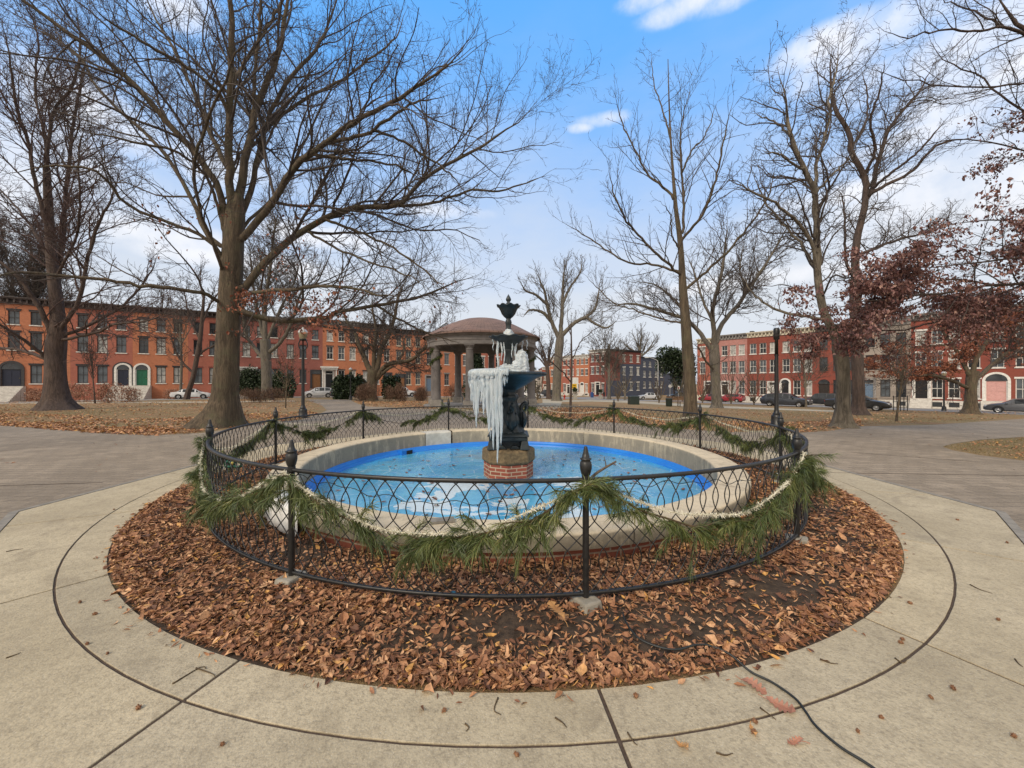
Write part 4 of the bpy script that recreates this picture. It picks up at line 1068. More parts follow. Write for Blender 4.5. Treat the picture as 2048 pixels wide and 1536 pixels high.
# ------------------------------------------------------------------ trees
def m_bark(name, c1, c2, moss=None):
    M = Mat(name); v = M.coord('Object', (1, 1, .16)); v2 = M.coord('Object')
    a = M.noise(9, 6, .7, v, .8); b = M.noise(1.4, 4, .6, v2); f = M.noise(34, 4, .7, v)
    c = M.mix(M.ramp(a, .36, .64), tuple(x * .38 for x in c1), c1); c = M.mix(M.ramp(b, .4, .7, 0, .7), c, c2)
    c = M.mix(M.ramp(f, .5, .7, 0, .5), c, tuple(x * .4 for x in c1))
    if moss: c = M.mix(M.ramp(M.noise(2.2, 5, .65, v2), .5, .68, 0, .6), c, moss)
    return M.set(c, .92, 0, M.math('ADD', M.math('MULTIPLY', a, 2), f), .9, .05)
MAT['bark_brown'] = m_bark('brown_oak_bark', (.150, .110, .072), (.105, .084, .054), (.105, .10, .055))
MAT['bark_dark'] = m_bark('dark_bark', (.115, .078, .062), (.075, .055, .05))
MAT['bark_grey'] = m_bark('grey_bark', (.19, .165, .135), (.14, .12, .10), (.16, .15, .09))
MAT['bark_pale'] = m_bark('pale_bark', (.24, .20, .15), (.18, .155, .115))
MAT['twig_dark'] = simple('dark_twigs', (.085, .066, .055), (.048, .038, .034), 3, .9)
MAT['twig_red'] = simple('reddish_twigs', (.10, .06, .05), (.055, .037, .035), 3, .9)
MAT['twig_grey'] = simple('grey_twigs', (.125, .105, .085), (.075, .062, .052), 3, .9)
MAT['oak_foliage'] = attr_mat('clinging_rust_leaves', [(0, (.09, .025, .014)), (.5, (.21, .065, .032)), (1, (.36, .15, .075))], .7)
MAT['red_foliage'] = attr_mat('clinging_dark_red_leaves', [(0, (.055, .024, .024)), (.45, (.135, .056, .050)), (.8, (.24, .125, .105)), (1, (.36, .22, .17))], .6)

def arc(P): return np.linalg.norm(np.diff(P, axis=1), axis=2).sum(1)
def grow(P, R, rng, dens, ang, lenf, lmin, lmax, up, npt, wig, rf, rmin, t0=.12, asd=.22, taper=.3, phot=.25):
    B, n, _ = P.shape; L = arc(P)
    cnt = np.maximum(1, np.floor(L * dens * rng.uniform(.75, 1.25, B) + rng.random(B))).astype(int)
    b = np.repeat(np.arange(B), cnt)
    k0 = np.concatenate([np.arange(c) for c in cnt])
    t = t0 + (1 - t0) * (k0 + rng.random(len(b))) / cnt[b]
    u = np.clip(t * (n - 1), 0, n - 1.001); i = u.astype(int); f = (u - i)[:, None]
    p = P[b, i] * (1 - f) + P[b, i + 1] * f; T = unit(P[b, i + 1] - P[b, i])
    pr = R[b, i] * (1 - f[:, 0]) + R[b, i + 1] * f[:, 0]
    N = unit(np.cross(T, rng.standard_normal(T.shape)))
    a = (ang + rng.normal(0, asd, len(b)))[:, None]
    d = np.cos(a) * T + np.sin(a) * N; d[:, 2] += up; d = unit(d)
    ln = np.clip(L[b] * lenf * (1.08 - .62 * t) * rng.uniform(.6, 1.25, len(b)), lmin, lmax)
    st = (ln / (npt - 1))[:, None]
    pts = [p]
    for q in range(npt - 1):
        pts.append(pts[-1] + d * st)
        d = d + wig * rng.standard_normal(d.shape); d[:, 2] += up * phot; d = unit(d)
    r0 = np.maximum(np.minimum(pr * rf, .85 * pr), rmin)
    r0 = np.minimum(r0, np.maximum(ln * .0125 + .001, rmin))
    return np.stack(pts, 1), r0[:, None] * np.linspace(1, taper, npt)[None]
def flare_fn(seed, amt=.16):
    def f(n, a):
        h = np.linspace(0, 1, n)[:, None]
        e = np.exp(-h * 7)
        return (1 + e * amt * (np.cos(5 * a + seed) + .6 * np.cos(3 * a + 2 * seed) + .4 * np.cos(8 * a))[None, :] + .035 * np.cos(7 * a + 9 * h + seed))[None]
    return f
def px_of(P):
    return CXP + P[..., 0] / P[..., 1] * FPX, HZ - (P[..., 2] - EYE) / P[..., 1] * FPX

def tree(name, label, cat, trunk, limbs, seed, levels, bark='bark_brown', twig='twig_dark', d=None, leafy=(), leafmat='oak_foliage', leafsize=.1, group=None, minr=None, flare=.16, base=None):
    """trunk: [(px, py, half width in px, depth offset)], limbs: [(r0 px, r1 px, depth run, [(px, py) ...])]"""
    rng = np.random.default_rng(seed)
    if base is None: base = G(trunk[0][0], trunk[0][1])
    if d is None: d = base[1]
    if minr is None: minr = max(.005, .00040 * float(d))
    k = d / FPX * math.cos(math.atan2(base[0], base[1]))     # a round stem off to the side looks wider
    root = thing(name, base, 0, label, cat, group)
    tp = np.array([np.concatenate([W(p[0], p[1], d + (p[3] if len(p) > 3 else 0)), [p[2] * k]]) for p in trunk])
    tp[0, 2] = base[2] - .12
    tp = np.concatenate([tp, [tp[-1] + (tp[-1] - tp[-2]) * .02]])
    s = spline(tp, 40)
    Pt, Rt = s[None, :, :3], np.maximum(s[None, :, 3] * .9, .01)
    items = [tubes(Pt, Rt, 20, flare=flare_fn(seed, flare))]
    LP, LR = [], []
    for lb in limbs:
        r0, r1, run, pts = lb[:4]; off0 = lb[4] if len(lb) > 4 else 0
        m = len(pts)
        w0 = W(pts[0][0], pts[0][1], d)
        cand = np.concatenate([Pt[0]] + [l_[2:] for l_ in LP]) if LP else Pt[0]
        cx_, cy_ = px_of(cand); dd_ = np.hypot(cx_ - pts[0][0], cy_ - pts[0][1]); nb_ = int(np.argmin(dd_))
        off0 = cand[nb_, 1] - d
        w = np.array([W(a, b, d + off0 + run * (q / (m - 1))) for q, (a, b) in enumerate(pts)])
        if dd_[nb_] > 4: w = np.concatenate([cand[nb_][None], w])
        else: w[0] = cand[nb_]
        c_ = spline(w, 26)
        c_[2:] += rng.normal(0, .02, (24, 3)) * np.array([1, 1, 1])
        LP.append(c_); LR.append(.80 * k * (r1 + (r0 - r1) * (1 - np.linspace(0, 1, 26)) ** .85) * np.minimum(1, .15 + .85 * (1 - np.linspace(0, 1, 26)) / .22))
    P, R = (np.array(LP), np.array(LR)) if LP else (Pt[:, 6:], Rt[:, 6:])
    if LP: items.append(tubes(P, R, 10))
    V, F = join(items); part('trunk', V, F, MAT[bark], root, smooth=True)
    cur = (P, R); crown = []; tips = []
    if LP and levels and levels[0].get('trunk'):
        pass
    for li, lv in enumerate(levels):
        lv = dict(lv); sides = lv.pop('sides'); lv.pop('trunk', None)
        src = cur
        Pn, Rn = grow(src[0], src[1], rng, rmin=minr, **lv)
        crown.append(tubes(Pn, Rn, sides)); cur = (Pn, Rn)
        if li >= len(levels) - 2: tips.append(Pn[:, -1]); tips.append(Pn[:, Pn.shape[1] // 2])
    V, F = join(crown); part('crown', V, F, MAT[twig], root, smooth=True)
    if leafy:
        tp_ = np.concatenate(tips); X_, Y_ = px_of(tp_)
        prob = np.zeros(len(tp_)); num = np.zeros(len(tp_))
        for (x0, y0, x1, y1, pr_, kk) in leafy:
            m_ = (X_ > x0) & (X_ < x1) & (Y_ > y0) & (Y_ < y1) & (tp_[:, 1] > 1)
            patch = np.clip(.5 + 1.1 * np.sin(.021 * X_ + seed) * np.sin(.027 * Y_ + .01 * X_), .12, 1.4)
            prob[m_] = np.maximum(prob[m_], pr_ * patch[m_]); num[m_] = np.maximum(num[m_], kk)
        sel = np.flatnonzero(rng.random(len(tp_)) < prob)
        if len(sel):
            rep = np.repeat(sel, num[sel].astype(int)); n = len(rep)
            pos = tp_[rep] + rng.normal(0, .11, (n, 3)) * np.array([1, 1, .5]) + np.array([0, 0, -.03])
            V, F = leaves(pos, leafsize * rng.uniform(.7, 1.35, n), rng.random(n) * 2 * PI, rng.normal(-.9, .5, n), rng.normal(0, .7, n), rng.uniform(.2, .36, n), rng.uniform(0, .9, n), rng.normal(.1, .5, n))
            part('foliage', V, F, MAT[leafmat], root, tint=np.repeat(np.clip(rng.normal(.5, .24, n), 0, 1), 8))
    return root
def LV(dens, ang, lenf, lmin, lmax, up, npt, wig, rf, sides, **kw):
    return dict(dens=dens, ang=ang, lenf=lenf, lmin=lmin, lmax=lmax, up=up, npt=npt, wig=wig, rf=rf, sides=sides, **kw)
BIG = [LV(1.7, .75, .42, .9, 5.6, .10, 12, .12, .5, 6, t0=.16), LV(2.7, .75, .46, .4, 2.4, .10, 8, .14, .55, 4), LV(4.2, .7, .48, .2, 1.0, .10, 5, .16, .7, 3), LV(4.8, .65, .5, .1, .42, .12, 3, .15, .8, 3)]
MID = [LV(2.2, .72, .44, .6, 4.4, .14, 10, .13, .5, 5, t0=.15), LV(3.2, .72, .45, .3, 1.9, .12, 7, .15, .6, 4), LV(3.8, .7, .45, .16, .8, .12, 4, .16, .65, 3), LV(4.2, .7, .5, .1, .4, .1, 3, .15, .7, 3)]
FARL = [LV(1.7, .7, .42, .6, 4.0, .16, 9, .13, .55, 5, t0=.15), LV(2.6, .7, .45, .4, 2.1, .14, 6, .14, .6, 3), LV(3.0, .65, .5, .25, 1.0, .14, 4, .14, .65, 3)]
KNOB = [LV(2.9, .85, .34, .5, 3.0, .16, 10, .24, .55, 6, t0=.15), LV(3.2, .9, .42, .25, 1.3, .14, 7, .28, .6, 4), LV(4.6, .9, .45, .12, .5, .16, 4, .32, .7, 3), LV(4.5, .8, .5, .06, .2, .2, 3, .2, .8, 3)]

# the great oak on the left
tree('oak_tree', 'huge spreading bare oak with flared trunk on the left lawn, rust leaves low down', 'tree',
     [(438, 853, 78), (441, 843, 60), (445, 828, 46), (448, 812, 38), (450, 790, 31), (453, 740, 29.5), (456, 680, 28), (458, 630, 28), (460, 590, 27), (463, 540, 27), (466, 490, 25), (469, 450, 24), (472, 415, 22), (474, 390, 16)],
     [(13, 3.5, -2, [(465, 430), (459, 340), (457, 250), (463, 160), (464, 60), (455, -60), (450, -170)]),
      (6.5, 3, 2.5, [(462, 180), (478, 145), (502, 105), (545, 35), (585, -40)]),
      (13, 4, 1.5, [(476, 420), (487, 340), (500, 280), (512, 215), (535, 160), (560, 95), (575, 0), (584, -80)]),
      (5.5, 3, -1, [(512, 218), (509, 205), (512, 130), (519, 40), (524, -60)]),
      (9, 3, 3, [(478, 440), (498, 390), (513, 330), (530, 255), (548, 212), (572, 168), (600, 135), (640, 90), (662, 30), (695, -50)]),
      (6, 2, 3, [(533, 256), (575, 222), (625, 190), (690, 155), (742, 115), (790, 75), (815, 10)], 1),
      (11, 1.6, -3, [(482, 480), (545, 405), (575, 352), (605, 320), (650, 285), (700, 250), (760, 215), (820, 182), (880, 142), (925, 95), (962, 40)]),
      (6, 1.5, -1, [(648, 287), (700, 276), (745, 262), (772, 240), (835, 205), (900, 190)], -1.5),
      (4, 1.3, 1, [(748, 262), (800, 280), (850, 312), (905, 352), (940, 400)], -2),
      (5, 1.5, 2, [(632, 310), (690, 318), (745, 324), (805, 336), (860, 370)], -1),
      (12, 1.5, 3, [(480, 585), (512, 548), (555, 500), (600, 465), (650, 437), (700, 418), (790, 412), (812, 400), (842, 362), (890, 330), (950, 300), (1010, 262), (1055, 228), (1085, 185)]),
      (5.5, 1.3, -2, [(795, 412), (860, 408), (905, 392), (955, 380), (1005, 380), (1062, 362), (1115, 335)], 2),
      (5, 1.3, -2, [(648, 438), (700, 457), (760, 482), (822, 520), (872, 560), (915, 598)], 1),
      (4.5, 1.3, -3, [(612, 462), (680, 500), (742, 525), (805, 546), (865, 580)], 1),
      (7, 1.5, -3, [(484, 590), (530, 582), (585, 580), (645, 572), (700, 575), (760, 590), (830, 590)]),
      (10, 2, 4, [(480, 622), (540, 640), (600, 640), (654, 634), (672, 625), (750, 612), (830, 596), (900, 570), (965, 545)]),
      (5, 1.4, 1, [(752, 612), (800, 640), (860, 668), (930, 690)], 2.6),
      (11, 3, -3, [(452, 480), (440, 378), (406, 330), (370, 285), (330, 240), (290, 190), (232, 135), (172, 90), (100, 40), (40, 0), (-60, -70)]),
      (7.5, 2.5, 3, [(462, 345), (448, 325), (422, 270), (400, 215), (370, 145), (340, 85), (310, 35), (280, -40)]),
      (6, 2, -3, [(464, 240), (440, 190), (414, 164), (363, 125), (312, 100), (250, 62), (203, 31), (165, -20)]),
      (7.5, 2, 2, [(455, 500), (418, 470), (388, 410), (352, 340), (310, 285), (250, 230), (190, 170), (160, 115), (100, 72), (0, 35)]),
      (5, 1.5, -4, [(446, 455), (422, 372), (392, 330), (345, 302), (280, 288), (200, 270), (110, 250)], 0),
      (6, 1.5, -3, [(452, 540), (435, 497), (380, 460), (300, 430), (242, 400), (216, 365), (180, 340), (100, 332), (-10, 352)]),
      (6, 2.4, -4.5, [(452, 612), (420, 592), (380, 582), (300, 573), (200, 560), (100, 550), (30, 545), (-50, 590)]),
      (5, 1.5, -5, [(452, 560), (430, 500), (400, 420), (390, 330), (420, 230), (470, 120), (520, 0)]),
      (5, 1.5, 5, [(474, 470), (520, 420), (560, 380), (600, 300), (650, 200), (690, 110), (720, 30)])],
     3, BIG, 'bark_brown', 'twig_dark', leafy=[(280, 400, 640, 560, .09, 2), (420, 580, 670, 670, .5, 4), (560, 420, 700, 560, .05, 2), (660, 560, 960, 680, .03, 2)], leafsize=.10)
# the dark tree at the left edge
tree('bare_tree', 'dark reddish bare tree with many low boughs at the left edge', 'tree',
     [(116, 820, 58), (115, 811, 42), (114, 797, 31), (112, 760, 25), (111, 720, 24), (112, 690, 25), (116, 650, 20), (112, 600, 17), (106, 540, 15), (101, 480, 13), (96, 400, 11), (93, 335, 9)],
     [(10, 3, -2, [(110, 690), (88, 632), (60, 585), (22, 540), (-40, 500)]), (9, 2.2, 2, [(113, 660), (117, 560), (128, 450), (135, 350), (148, 240), (166, 150), (175, 60)]),
      (8, 2, -2, [(118, 665), (158, 600), (175, 520), (200, 440), (226, 390), (245, 320)]), (7, 1.6, 3, [(122, 672), (168, 655), (215, 630), (250, 608), (295, 555), (320, 500)]), (6, 1.5, -3, [(124, 680), (190, 666), (235, 648), (300, 640), (360, 612)]),
      (7, 2, -3, [(100, 720), (50, 682), (0, 650), (-70, 620)]), (7, 2, 2, [(99, 722), (40, 700), (0, 696), (-70, 680)]), (7, 2, -3, [(99, 480), (75, 380), (55, 280), (30, 200), (20, 110), (0, 30)]),
      (6, 2, 3, [(95, 400), (90, 280), (70, 180), (76, 80), (60, 0)]), (6, 2, 0, [(93, 340), (105, 230), (148, 165), (160, 90), (150, 0)]), (6, 1.5, 4, [(105, 530), (60, 450), (20, 400), (-40, 340)]), (5, 1.5, -4, [(108, 560), (150, 480), (160, 400), (158, 300), (180, 220)])],
     5, [LV(1.7, .75, .42, .9, 5.0, .10, 12, .13, .5, 6, t0=.16), LV(2.4, .75, .46, .4, 2.2, .10, 8, .15, .6, 4), LV(3.2, .7, .48, .2, 1.0, .10, 5, .17, .7, 3), LV(3.2, .65, .5, .12, .45, .12, 3, .15, .8, 3)], 'bark_dark', 'twig_red', group=None, flare=.22)
# trees along the left street
def auto_limbs(cx, y0, ytop, half, n, rng, r0, lean=0, low=.1):
    """limbs fanning from the top of a trunk, in photo pixels at the tree's own distance"""
    out = []
    for q in range(n):
        f = (q + .5) / n * 2 - 1 + rng.normal(0, .12)
        h = (y0 - ytop) * (1.0 - .45 * abs(f) ** 1.6) * rng.uniform(.8, 1.05)
        x1 = cx + f * half; x0 = cx + lean * .1
        sy = y0 + rng.uniform(-.25, .25) * low * (y0 - ytop)
        out.append((r0 * rng.uniform(.6, 1), max(.5, r0 * .16), rng.uniform(-1, 1) * half / 60, [(x0, sy), (x0 + (x1 - x0) * .35 + rng.normal(0, half * .05), sy - h * .35), (x0 + (x1 - x0) * .75 + rng.normal(0, half * .06), sy - h * .72), (x1, sy - h)]))
    return out
rt = np.random.default_rng(77)
tree('bare_tree', 'grey trunk behind the great oak forking into pale straight limbs', 'tree', [(533, 800, 20), (533, 790, 13), (533, 750, 12), (532, 710, 12), (530, 680, 12)],
     [(6, 1.2, 2, [(526, 715), (505, 690), (490, 660), (485, 600), (478, 560)]), (7, 1.5, 0, [(531, 690), (530, 620), (540, 540), (548, 470), (560, 400)]), (6, 1.2, -2, [(538, 705), (565, 680), (585, 640), (600, 590), (625, 540)]), (5, 1.2, 1, [(530, 690), (515, 620), (505, 560), (500, 490)]), (5, 1.2, 2, [(533, 690), (560, 620), (590, 560), (600, 500)])], 7, MID, 'bark_grey', 'twig_grey')
tree('bare_tree', 'small forked bare tree in front of the green arched door', 'tree', [(300, 797, 13), (301, 785, 8.5), (303, 760, 8), (304, 738, 8)],
     [(5, 1, 1, [(303, 742), (285, 715), (262, 690), (245, 660), (230, 640)]), (5, 1, -1, [(305, 740), (316, 715), (312, 690), (300, 665), (285, 650)]), (4.5, .9, 1, [(306, 740), (330, 700), (355, 668), (380, 640)]), (4, .8, 0, [(268, 695), (262, 660), (268, 620), (280, 590)]), (4, .8, 0, [(314, 700), (322, 660), (325, 610), (330, 570)])], 8, MID, 'bark_pale', 'twig_dark')
tree('bare_tree', 'slim leaning dark tree beside the white parked car', 'tree', [(372, 799, 8), (376, 785, 6.5), (386, 755, 6), (393, 720, 6), (400, 680, 5.5), (404, 640, 4.5), (408, 590, 3)],
     [(4, .8, 1, [(394, 715), (410, 700), (430, 690), (450, 670)]), (4, .8, -1, [(388, 745), (365, 725), (350, 700), (340, 660)]), (3.5, .8, 0, [(400, 680), (380, 640), (372, 600), (360, 560)]), (3.5, .8, 1, [(403, 650), (420, 610), (440, 580), (450, 540)]), (3, .7, 1, [(406, 600), (400, 560), (405, 520)])], 9, MID, 'bark_dark', 'twig_dark')
tree('bare_tree', 'thin mossy sapling trunk in front of the white parked car', 'tree', [(361, 798, 4), (362, 770, 3.4), (363, 730, 3), (362, 690, 2.6), (360, 650, 2)], auto_limbs(361, 690, 590, 40, 6, rt, 2), 10, FARL, 'bark_grey', 'twig_grey')
tree('bare_tree', 'thick pale trunk by the navy arched door at the left edge', 'tree', [(42, 798, 14), (42, 785, 11), (44, 740, 10), (46, 690, 9), (48, 640, 8)], auto_limbs(46, 680, 420, 110, 8, rt, 5), 12, MID, 'bark_grey', 'twig_dark')
tree('sapling', 'thin sapling before the red house with white arched door', 'sapling', [(190, 807, 2.6), (188, 780, 1.8), (184, 740, 1.5), (180, 700, 1)], auto_limbs(185, 760, 650, 35, 7, rt, 1.2), 13, FARL, 'bark_dark', 'twig_dark')
tree('sapling', 'young sapling holding rusty leaves left of the near lamp post', 'sapling', [(571, 816, 1.8), (572, 790, 1.5), (574, 760, 1.2), (574, 730, .8)], auto_limbs(573, 775, 690, 45, 8, rt, 1), 14, FARL, 'bark_brown', 'twig_dark', leafy=[(520, 680, 640, 790, .25, 2)], leafsize=.12)
# forked tree with the long level limb, before the orange houses
tree('bare_tree', 'stout forked tree with one long level limb before the orange brick houses', 'tree', [(742, 801, 17), (743, 790, 12), (744, 770, 11.5), (746, 750, 13), (748, 740, 12)],
     [(8, 1.5, 1, [(742, 752), (728, 715), (718, 690), (708, 662), (692, 640), (682, 610)]), (6, 1.2, -1, [(746, 742), (748, 700), (752, 660), (745, 620), (744, 580)]), (8, 1.5, 1, [(752, 748), (762, 700), (778, 670), (790, 630), (798, 590), (815, 555)]), (7, 2, -2, [(754, 755), (765, 738), (785, 726), (820, 721), (838, 706), (857, 690), (875, 660), (900, 640)]), (5, 2.6, -1, [(754, 758), (768, 744), (782, 735), (792, 732)]), (5, 1.2, 2, [(762, 705), (742, 690), (730, 700), (715, 705)]), (4, 1, 2, [(792, 725), (808, 700), (808, 680), (820, 662)])], 15, MID, 'bark_brown', 'twig_dark')
# middle distance
tree('bare_tree', 'broad rounded bare tree to the right of the fountain top', 'tree', [(1113, 802, 15), (1113, 795, 10), (1114, 760, 9.5), (1116, 720, 9), (1119, 690, 9.5), (1121, 670, 8)],
     [(6, 1.2, -2, [(1117, 680), (1104, 645), (1094, 610), (1088, 580), (1070, 540)]), (6, 1.2, 2, [(1121, 672), (1124, 620), (1126, 570), (1130, 520)]), (6, 1.2, 1, [(1124, 675), (1150, 645), (1175, 632), (1192, 612), (1200, 560)]), (5, 1, -1, [(1105, 645), (1085, 625), (1060, 620), (1045, 635)]), (4, 1, 2, [(1124, 610), (1140, 575), (1160, 545), (1165, 515)]), (4, 1, -3, [(1094, 612), (1072, 590), (1050, 580), (1040, 560)]), (4, 1, -2, [(1172, 633), (1195, 650), (1215, 655), (1235, 640)])], 16, [LV(2.0, .7, .40, .6, 3.6, .2, 9, .14, .5, 5, t0=.15), LV(2.6, .6, .5, .5, 2.4, .25, 6, .14, .6, 3), LV(2.6, .5, .6, .3, 1.3, .22, 4, .12, .7, 3)], 'bark_grey', 'twig_grey')
tree('bare_tree', 'crooked bare tree partly hidden behind the pavilion right column', 'tree', [(1098, 798, 8), (1097, 785, 5), (1096, 760, 4.5), (1094, 730, 4)], auto_limbs(1094, 735, 650, 55, 8, rt, 3), 17, FARL, 'bark_dark', 'twig_dark')
tree('sapling', 'slim dark sapling leaning behind the fence right of the fountain', 'sapling', [(1140, 836, 3.4), (1141, 810, 2.8), (1142, 780, 2.6), (1143, 740, 2.4), (1143, 700, 2), (1142, 650, 1.3)],
     [(1.8, .5, -2, [(1141, 765), (1125, 745), (1100, 722), (1075, 705), (1040, 690)]), (1.6, .5, 1, [(1142, 740), (1120, 715), (1095, 700)]), (1.5, .5, 1, [(1143, 720), (1165, 680), (1195, 655), (1230, 630)]), (1.3, .5, 1, [(1143, 680), (1135, 640), (1138, 600)])], 18, FARL[:2], 'bark_dark', 'twig_dark')
tree('bare_tree', 'slender upright bare tree in front of the dark blue corner house', 'tree', [(1218, 799, 6), (1218, 790, 4), (1218, 765, 3.4), (1218, 730, 3), (1218, 690, 2)], auto_limbs(1218, 765, 660, 48, 10, rt, 1.6, low=.9), 19, FARL, 'bark_grey', 'twig_grey')
tree('bare_tree', 'fine bare crown rising behind the red corner house', 'tree', [(1281, 792, 8), (1281, 740, 5), (1281, 710, 4)], auto_limbs(1281, 715, 655, 42, 9, rt, 3), 20, FARL[:2], 'bark_grey', 'twig_grey', d=118, base=np.array([(1281 - CXP) / FPX * 118, 118, -1.9]))
tree('bare_tree', 'low pale multi stemmed bare shrub tree by the blue house wall', 'tree', [(1250, 800, 3), (1250, 792, 2.4), (1249, 780, 2)], auto_limbs(1249, 788, 735, 30, 8, rt, 1.4), 21, FARL[:2], 'bark_pale', 'twig_grey')
# the two tall trees on the right lawn
tree('bare_tree', 'tall slender upright bare tree just behind the right of the fence', 'tree', [(1381, 843, 21), (1381, 832, 17), (1381, 800, 15), (1379, 760, 13.5), (1375, 700, 12.5), (1371, 640, 11), (1366, 580, 9.5), (1363, 520, 7), (1359, 470, 6), (1352, 420, 4.8), (1347, 360, 3.6), (1342, 290, 2.5), (1338, 200, 1.6), (1336, 120, .8)],
     [(4, 1, -2, [(1364, 552), (1340, 530), (1300, 495), (1270, 462), (1240, 420), (1222, 362), (1217, 312)]), (3.4, .9, 2, [(1362, 545), (1310, 530), (1248, 521), (1175, 474), (1112, 437)]), (3.6, .8, 1, [(1348, 400), (1330, 378), (1297, 350), (1271, 302), (1247, 252), (1228, 180)]), (4, .9, -2, [(1362, 482), (1382, 458), (1404, 430), (1428, 372), (1446, 286), (1468, 190)]), (4, .9, 2, [(1364, 470), (1368, 430), (1364, 360), (1361, 300), (1365, 240), (1385, 160)]), (3, .8, 1, [(1362, 345), (1385, 300), (1412, 268), (1436, 200)], 1), (4, 1, -2, [(1367, 585), (1410, 545), (1457, 502), (1500, 447), (1538, 388), (1552, 315)]), (2.5, .7, 2, [(1341, 280), (1325, 220), (1308, 170), (1302, 100)]), (2.5, .7, -1, [(1360, 500), (1344, 470), (1340, 430), (1320, 400)]), (3, .8, 2, [(1372, 650), (1330, 640), (1275, 622), (1220, 600), (1160, 540)])], 23,
     [LV(3.0, .7, .36, .6, 3.0, .2, 9, .11, .45, 5, t0=.12), LV(3.0, .7, .44, .3, 1.5, .2, 6, .13, .6, 3), LV(4.2, .65, .5, .15, .75, .18, 4, .14, .7, 3)], 'bark_brown', 'twig_dark', flare=.08)
tree('bare_tree', 'wide forked bare tree behind the tall slender one on the right lawn', 'tree', [(1434, 816, 19), (1434, 808, 13), (1432, 780, 11), (1430, 745, 11), (1429, 715, 12), (1428, 690, 11)],
     [(7, 1.5, 2, [(1424, 700), (1410, 680), (1386, 651), (1366, 636), (1320, 622), (1262, 608), (1200, 615)]), (7, 1.2, -2, [(1427, 692), (1427, 655), (1426, 615), (1440, 560), (1450, 500), (1456, 430)]), (7, 1.2, 2, [(1432, 690), (1442, 652), (1478, 607), (1502, 570), (1530, 530), (1560, 480), (1585, 430)]), (4, 1, 1, [(1425, 640), (1405, 600), (1390, 550), (1370, 500)]), (4, 1, 0, [(1450, 640), (1490, 590), (1480, 540), (1490, 470)]), (4, 1, 3, [(1386, 651), (1350, 600), (1310, 570), (1260, 560)]), (3.6, 1, -3, [(1430, 740), (1412, 722), (1400, 700), (1390, 690)])], 25, MID, 'bark_grey', 'twig_dark')
tree('gnarled_tree', 'broad knobbly bare tree with two leaders on the right lawn edge', 'tree', [(1684, 855, 44), (1684, 846, 28), (1685, 815, 18), (1686, 780, 17), (1685, 740, 17), (1680, 700, 18), (1678, 680, 17)],
     [(13, 3, 0, [(1676, 690), (1655, 640), (1640, 581), (1634, 484), (1628, 388), (1610, 343), (1582, 274), (1573, 234), (1569, 178), (1553, 133)]), (6, 2, 2, [(1630, 400), (1632, 343), (1642, 295), (1662, 230), (1658, 200), (1673, 141), (1679, 78)]),
      (6, 1.6, -2, [(1638, 560), (1622, 444 + 40), (1590, 440), (1553, 408), (1493, 376), (1442, 352)]), (6, 1.6, 2, [(1650, 640), (1612, 632), (1575, 628), (1535, 610), (1505, 585), (1480, 545)]), (5, 1.5, 2, [(1636, 540), (1610, 500), (1581, 464), (1535, 410), (1500, 330)]),
      (5, 1.5, 1, [(1628, 390), (1660, 355), (1690, 325), (1715, 300)]), (4.5, 1.4, -2, [(1610, 343), (1590, 330), (1560, 310), (1520, 300)]), (4, 1.2, 2, [(1581, 274), (1560, 250), (1530, 235), (1500, 225)])], 27, KNOB, 'bark_pale', 'twig_dark', minr=.0075)
tree('gnarled_tree', 'darker knobbly trunk standing behind the right lawn edge tree', 'tree', [(1718, 830, 34), (1718, 815, 17), (1717, 780, 15), (1715, 730, 14.5), (1713, 680, 14), (1711, 620, 13.5), (1710, 560, 13)],
     [(12, 3, 0, [(1710, 565), (1713, 484), (1731, 403), (1727, 347), (1703, 307), (1698, 262), (1671, 218), (1660, 150), (1665, 90)]), (8, 2, 2, [(1728, 405), (1743, 379), (1759, 311), (1779, 258), (1806, 220), (1836, 186), (1870, 120)]), (6, 2, -2, [(1733, 395), (1755, 378), (1823, 343), (1876, 290), (1957, 274)]), (6, 1.6, 3, [(1712, 520), (1731, 504), (1783, 484), (1852, 464), (1924, 444)]), (5, 1.5, -3, [(1727, 350), (1750, 300), (1740, 240), (1760, 180), (1770, 110)]), (5, 1.5, 2, [(1711, 560), (1692, 520), (1690, 440), (1682, 390), (1660, 370)]), (5, 1.5, -3, [(1740, 380), (1790, 340), (1840, 300), (1900, 230)]), (4, 1.3, 2, [(1700, 300), (1730, 250), (1735, 190), (1720, 130)]), (6, 1.6, 3, [(1714, 690), (1760, 650), (1790, 640), (1850, 600)])], 29, KNOB, 'bark_dark', 'twig_dark', minr=.0075)
# the low red-leaved tree far right, and the neighbour whose boughs reach in
tree('red_oak', 'low wide oak with rust leaves before the red terrace at the right', 'tree', [(1941, 828, 34), (1941, 817, 19), (1942, 780, 14), (1944, 755, 15), (1946, 742, 15)],
     [(7, 1.5, -3, [(1934, 775), (1898, 759), (1864, 751), (1820, 752), (1770, 745)]), (8, 1.5, 2, [(1938, 750), (1916, 705), (1897, 680), (1880, 655), (1850, 630)]), (8, 1.5, -1, [(1947, 745), (1956, 695), (1945, 650), (1938, 600), (1930, 560)]), (8, 1.6, 2, [(1955, 755), (1988, 727), (2020, 702), (2060, 680), (2120, 650)]), (6, 1.4, 1, [(1952, 720), (1980, 670), (2000, 630), (2020, 580)]), (5, 1.2, 2, [(1910, 695), (1880, 690), (1840, 695), (1800, 690)])], 31, MID, 'bark_brown', 'twig_dark',
     leafy=[(1700, 560, 2120, 760, .6, 5)], leafmat='oak_foliage', leafsize=.13)
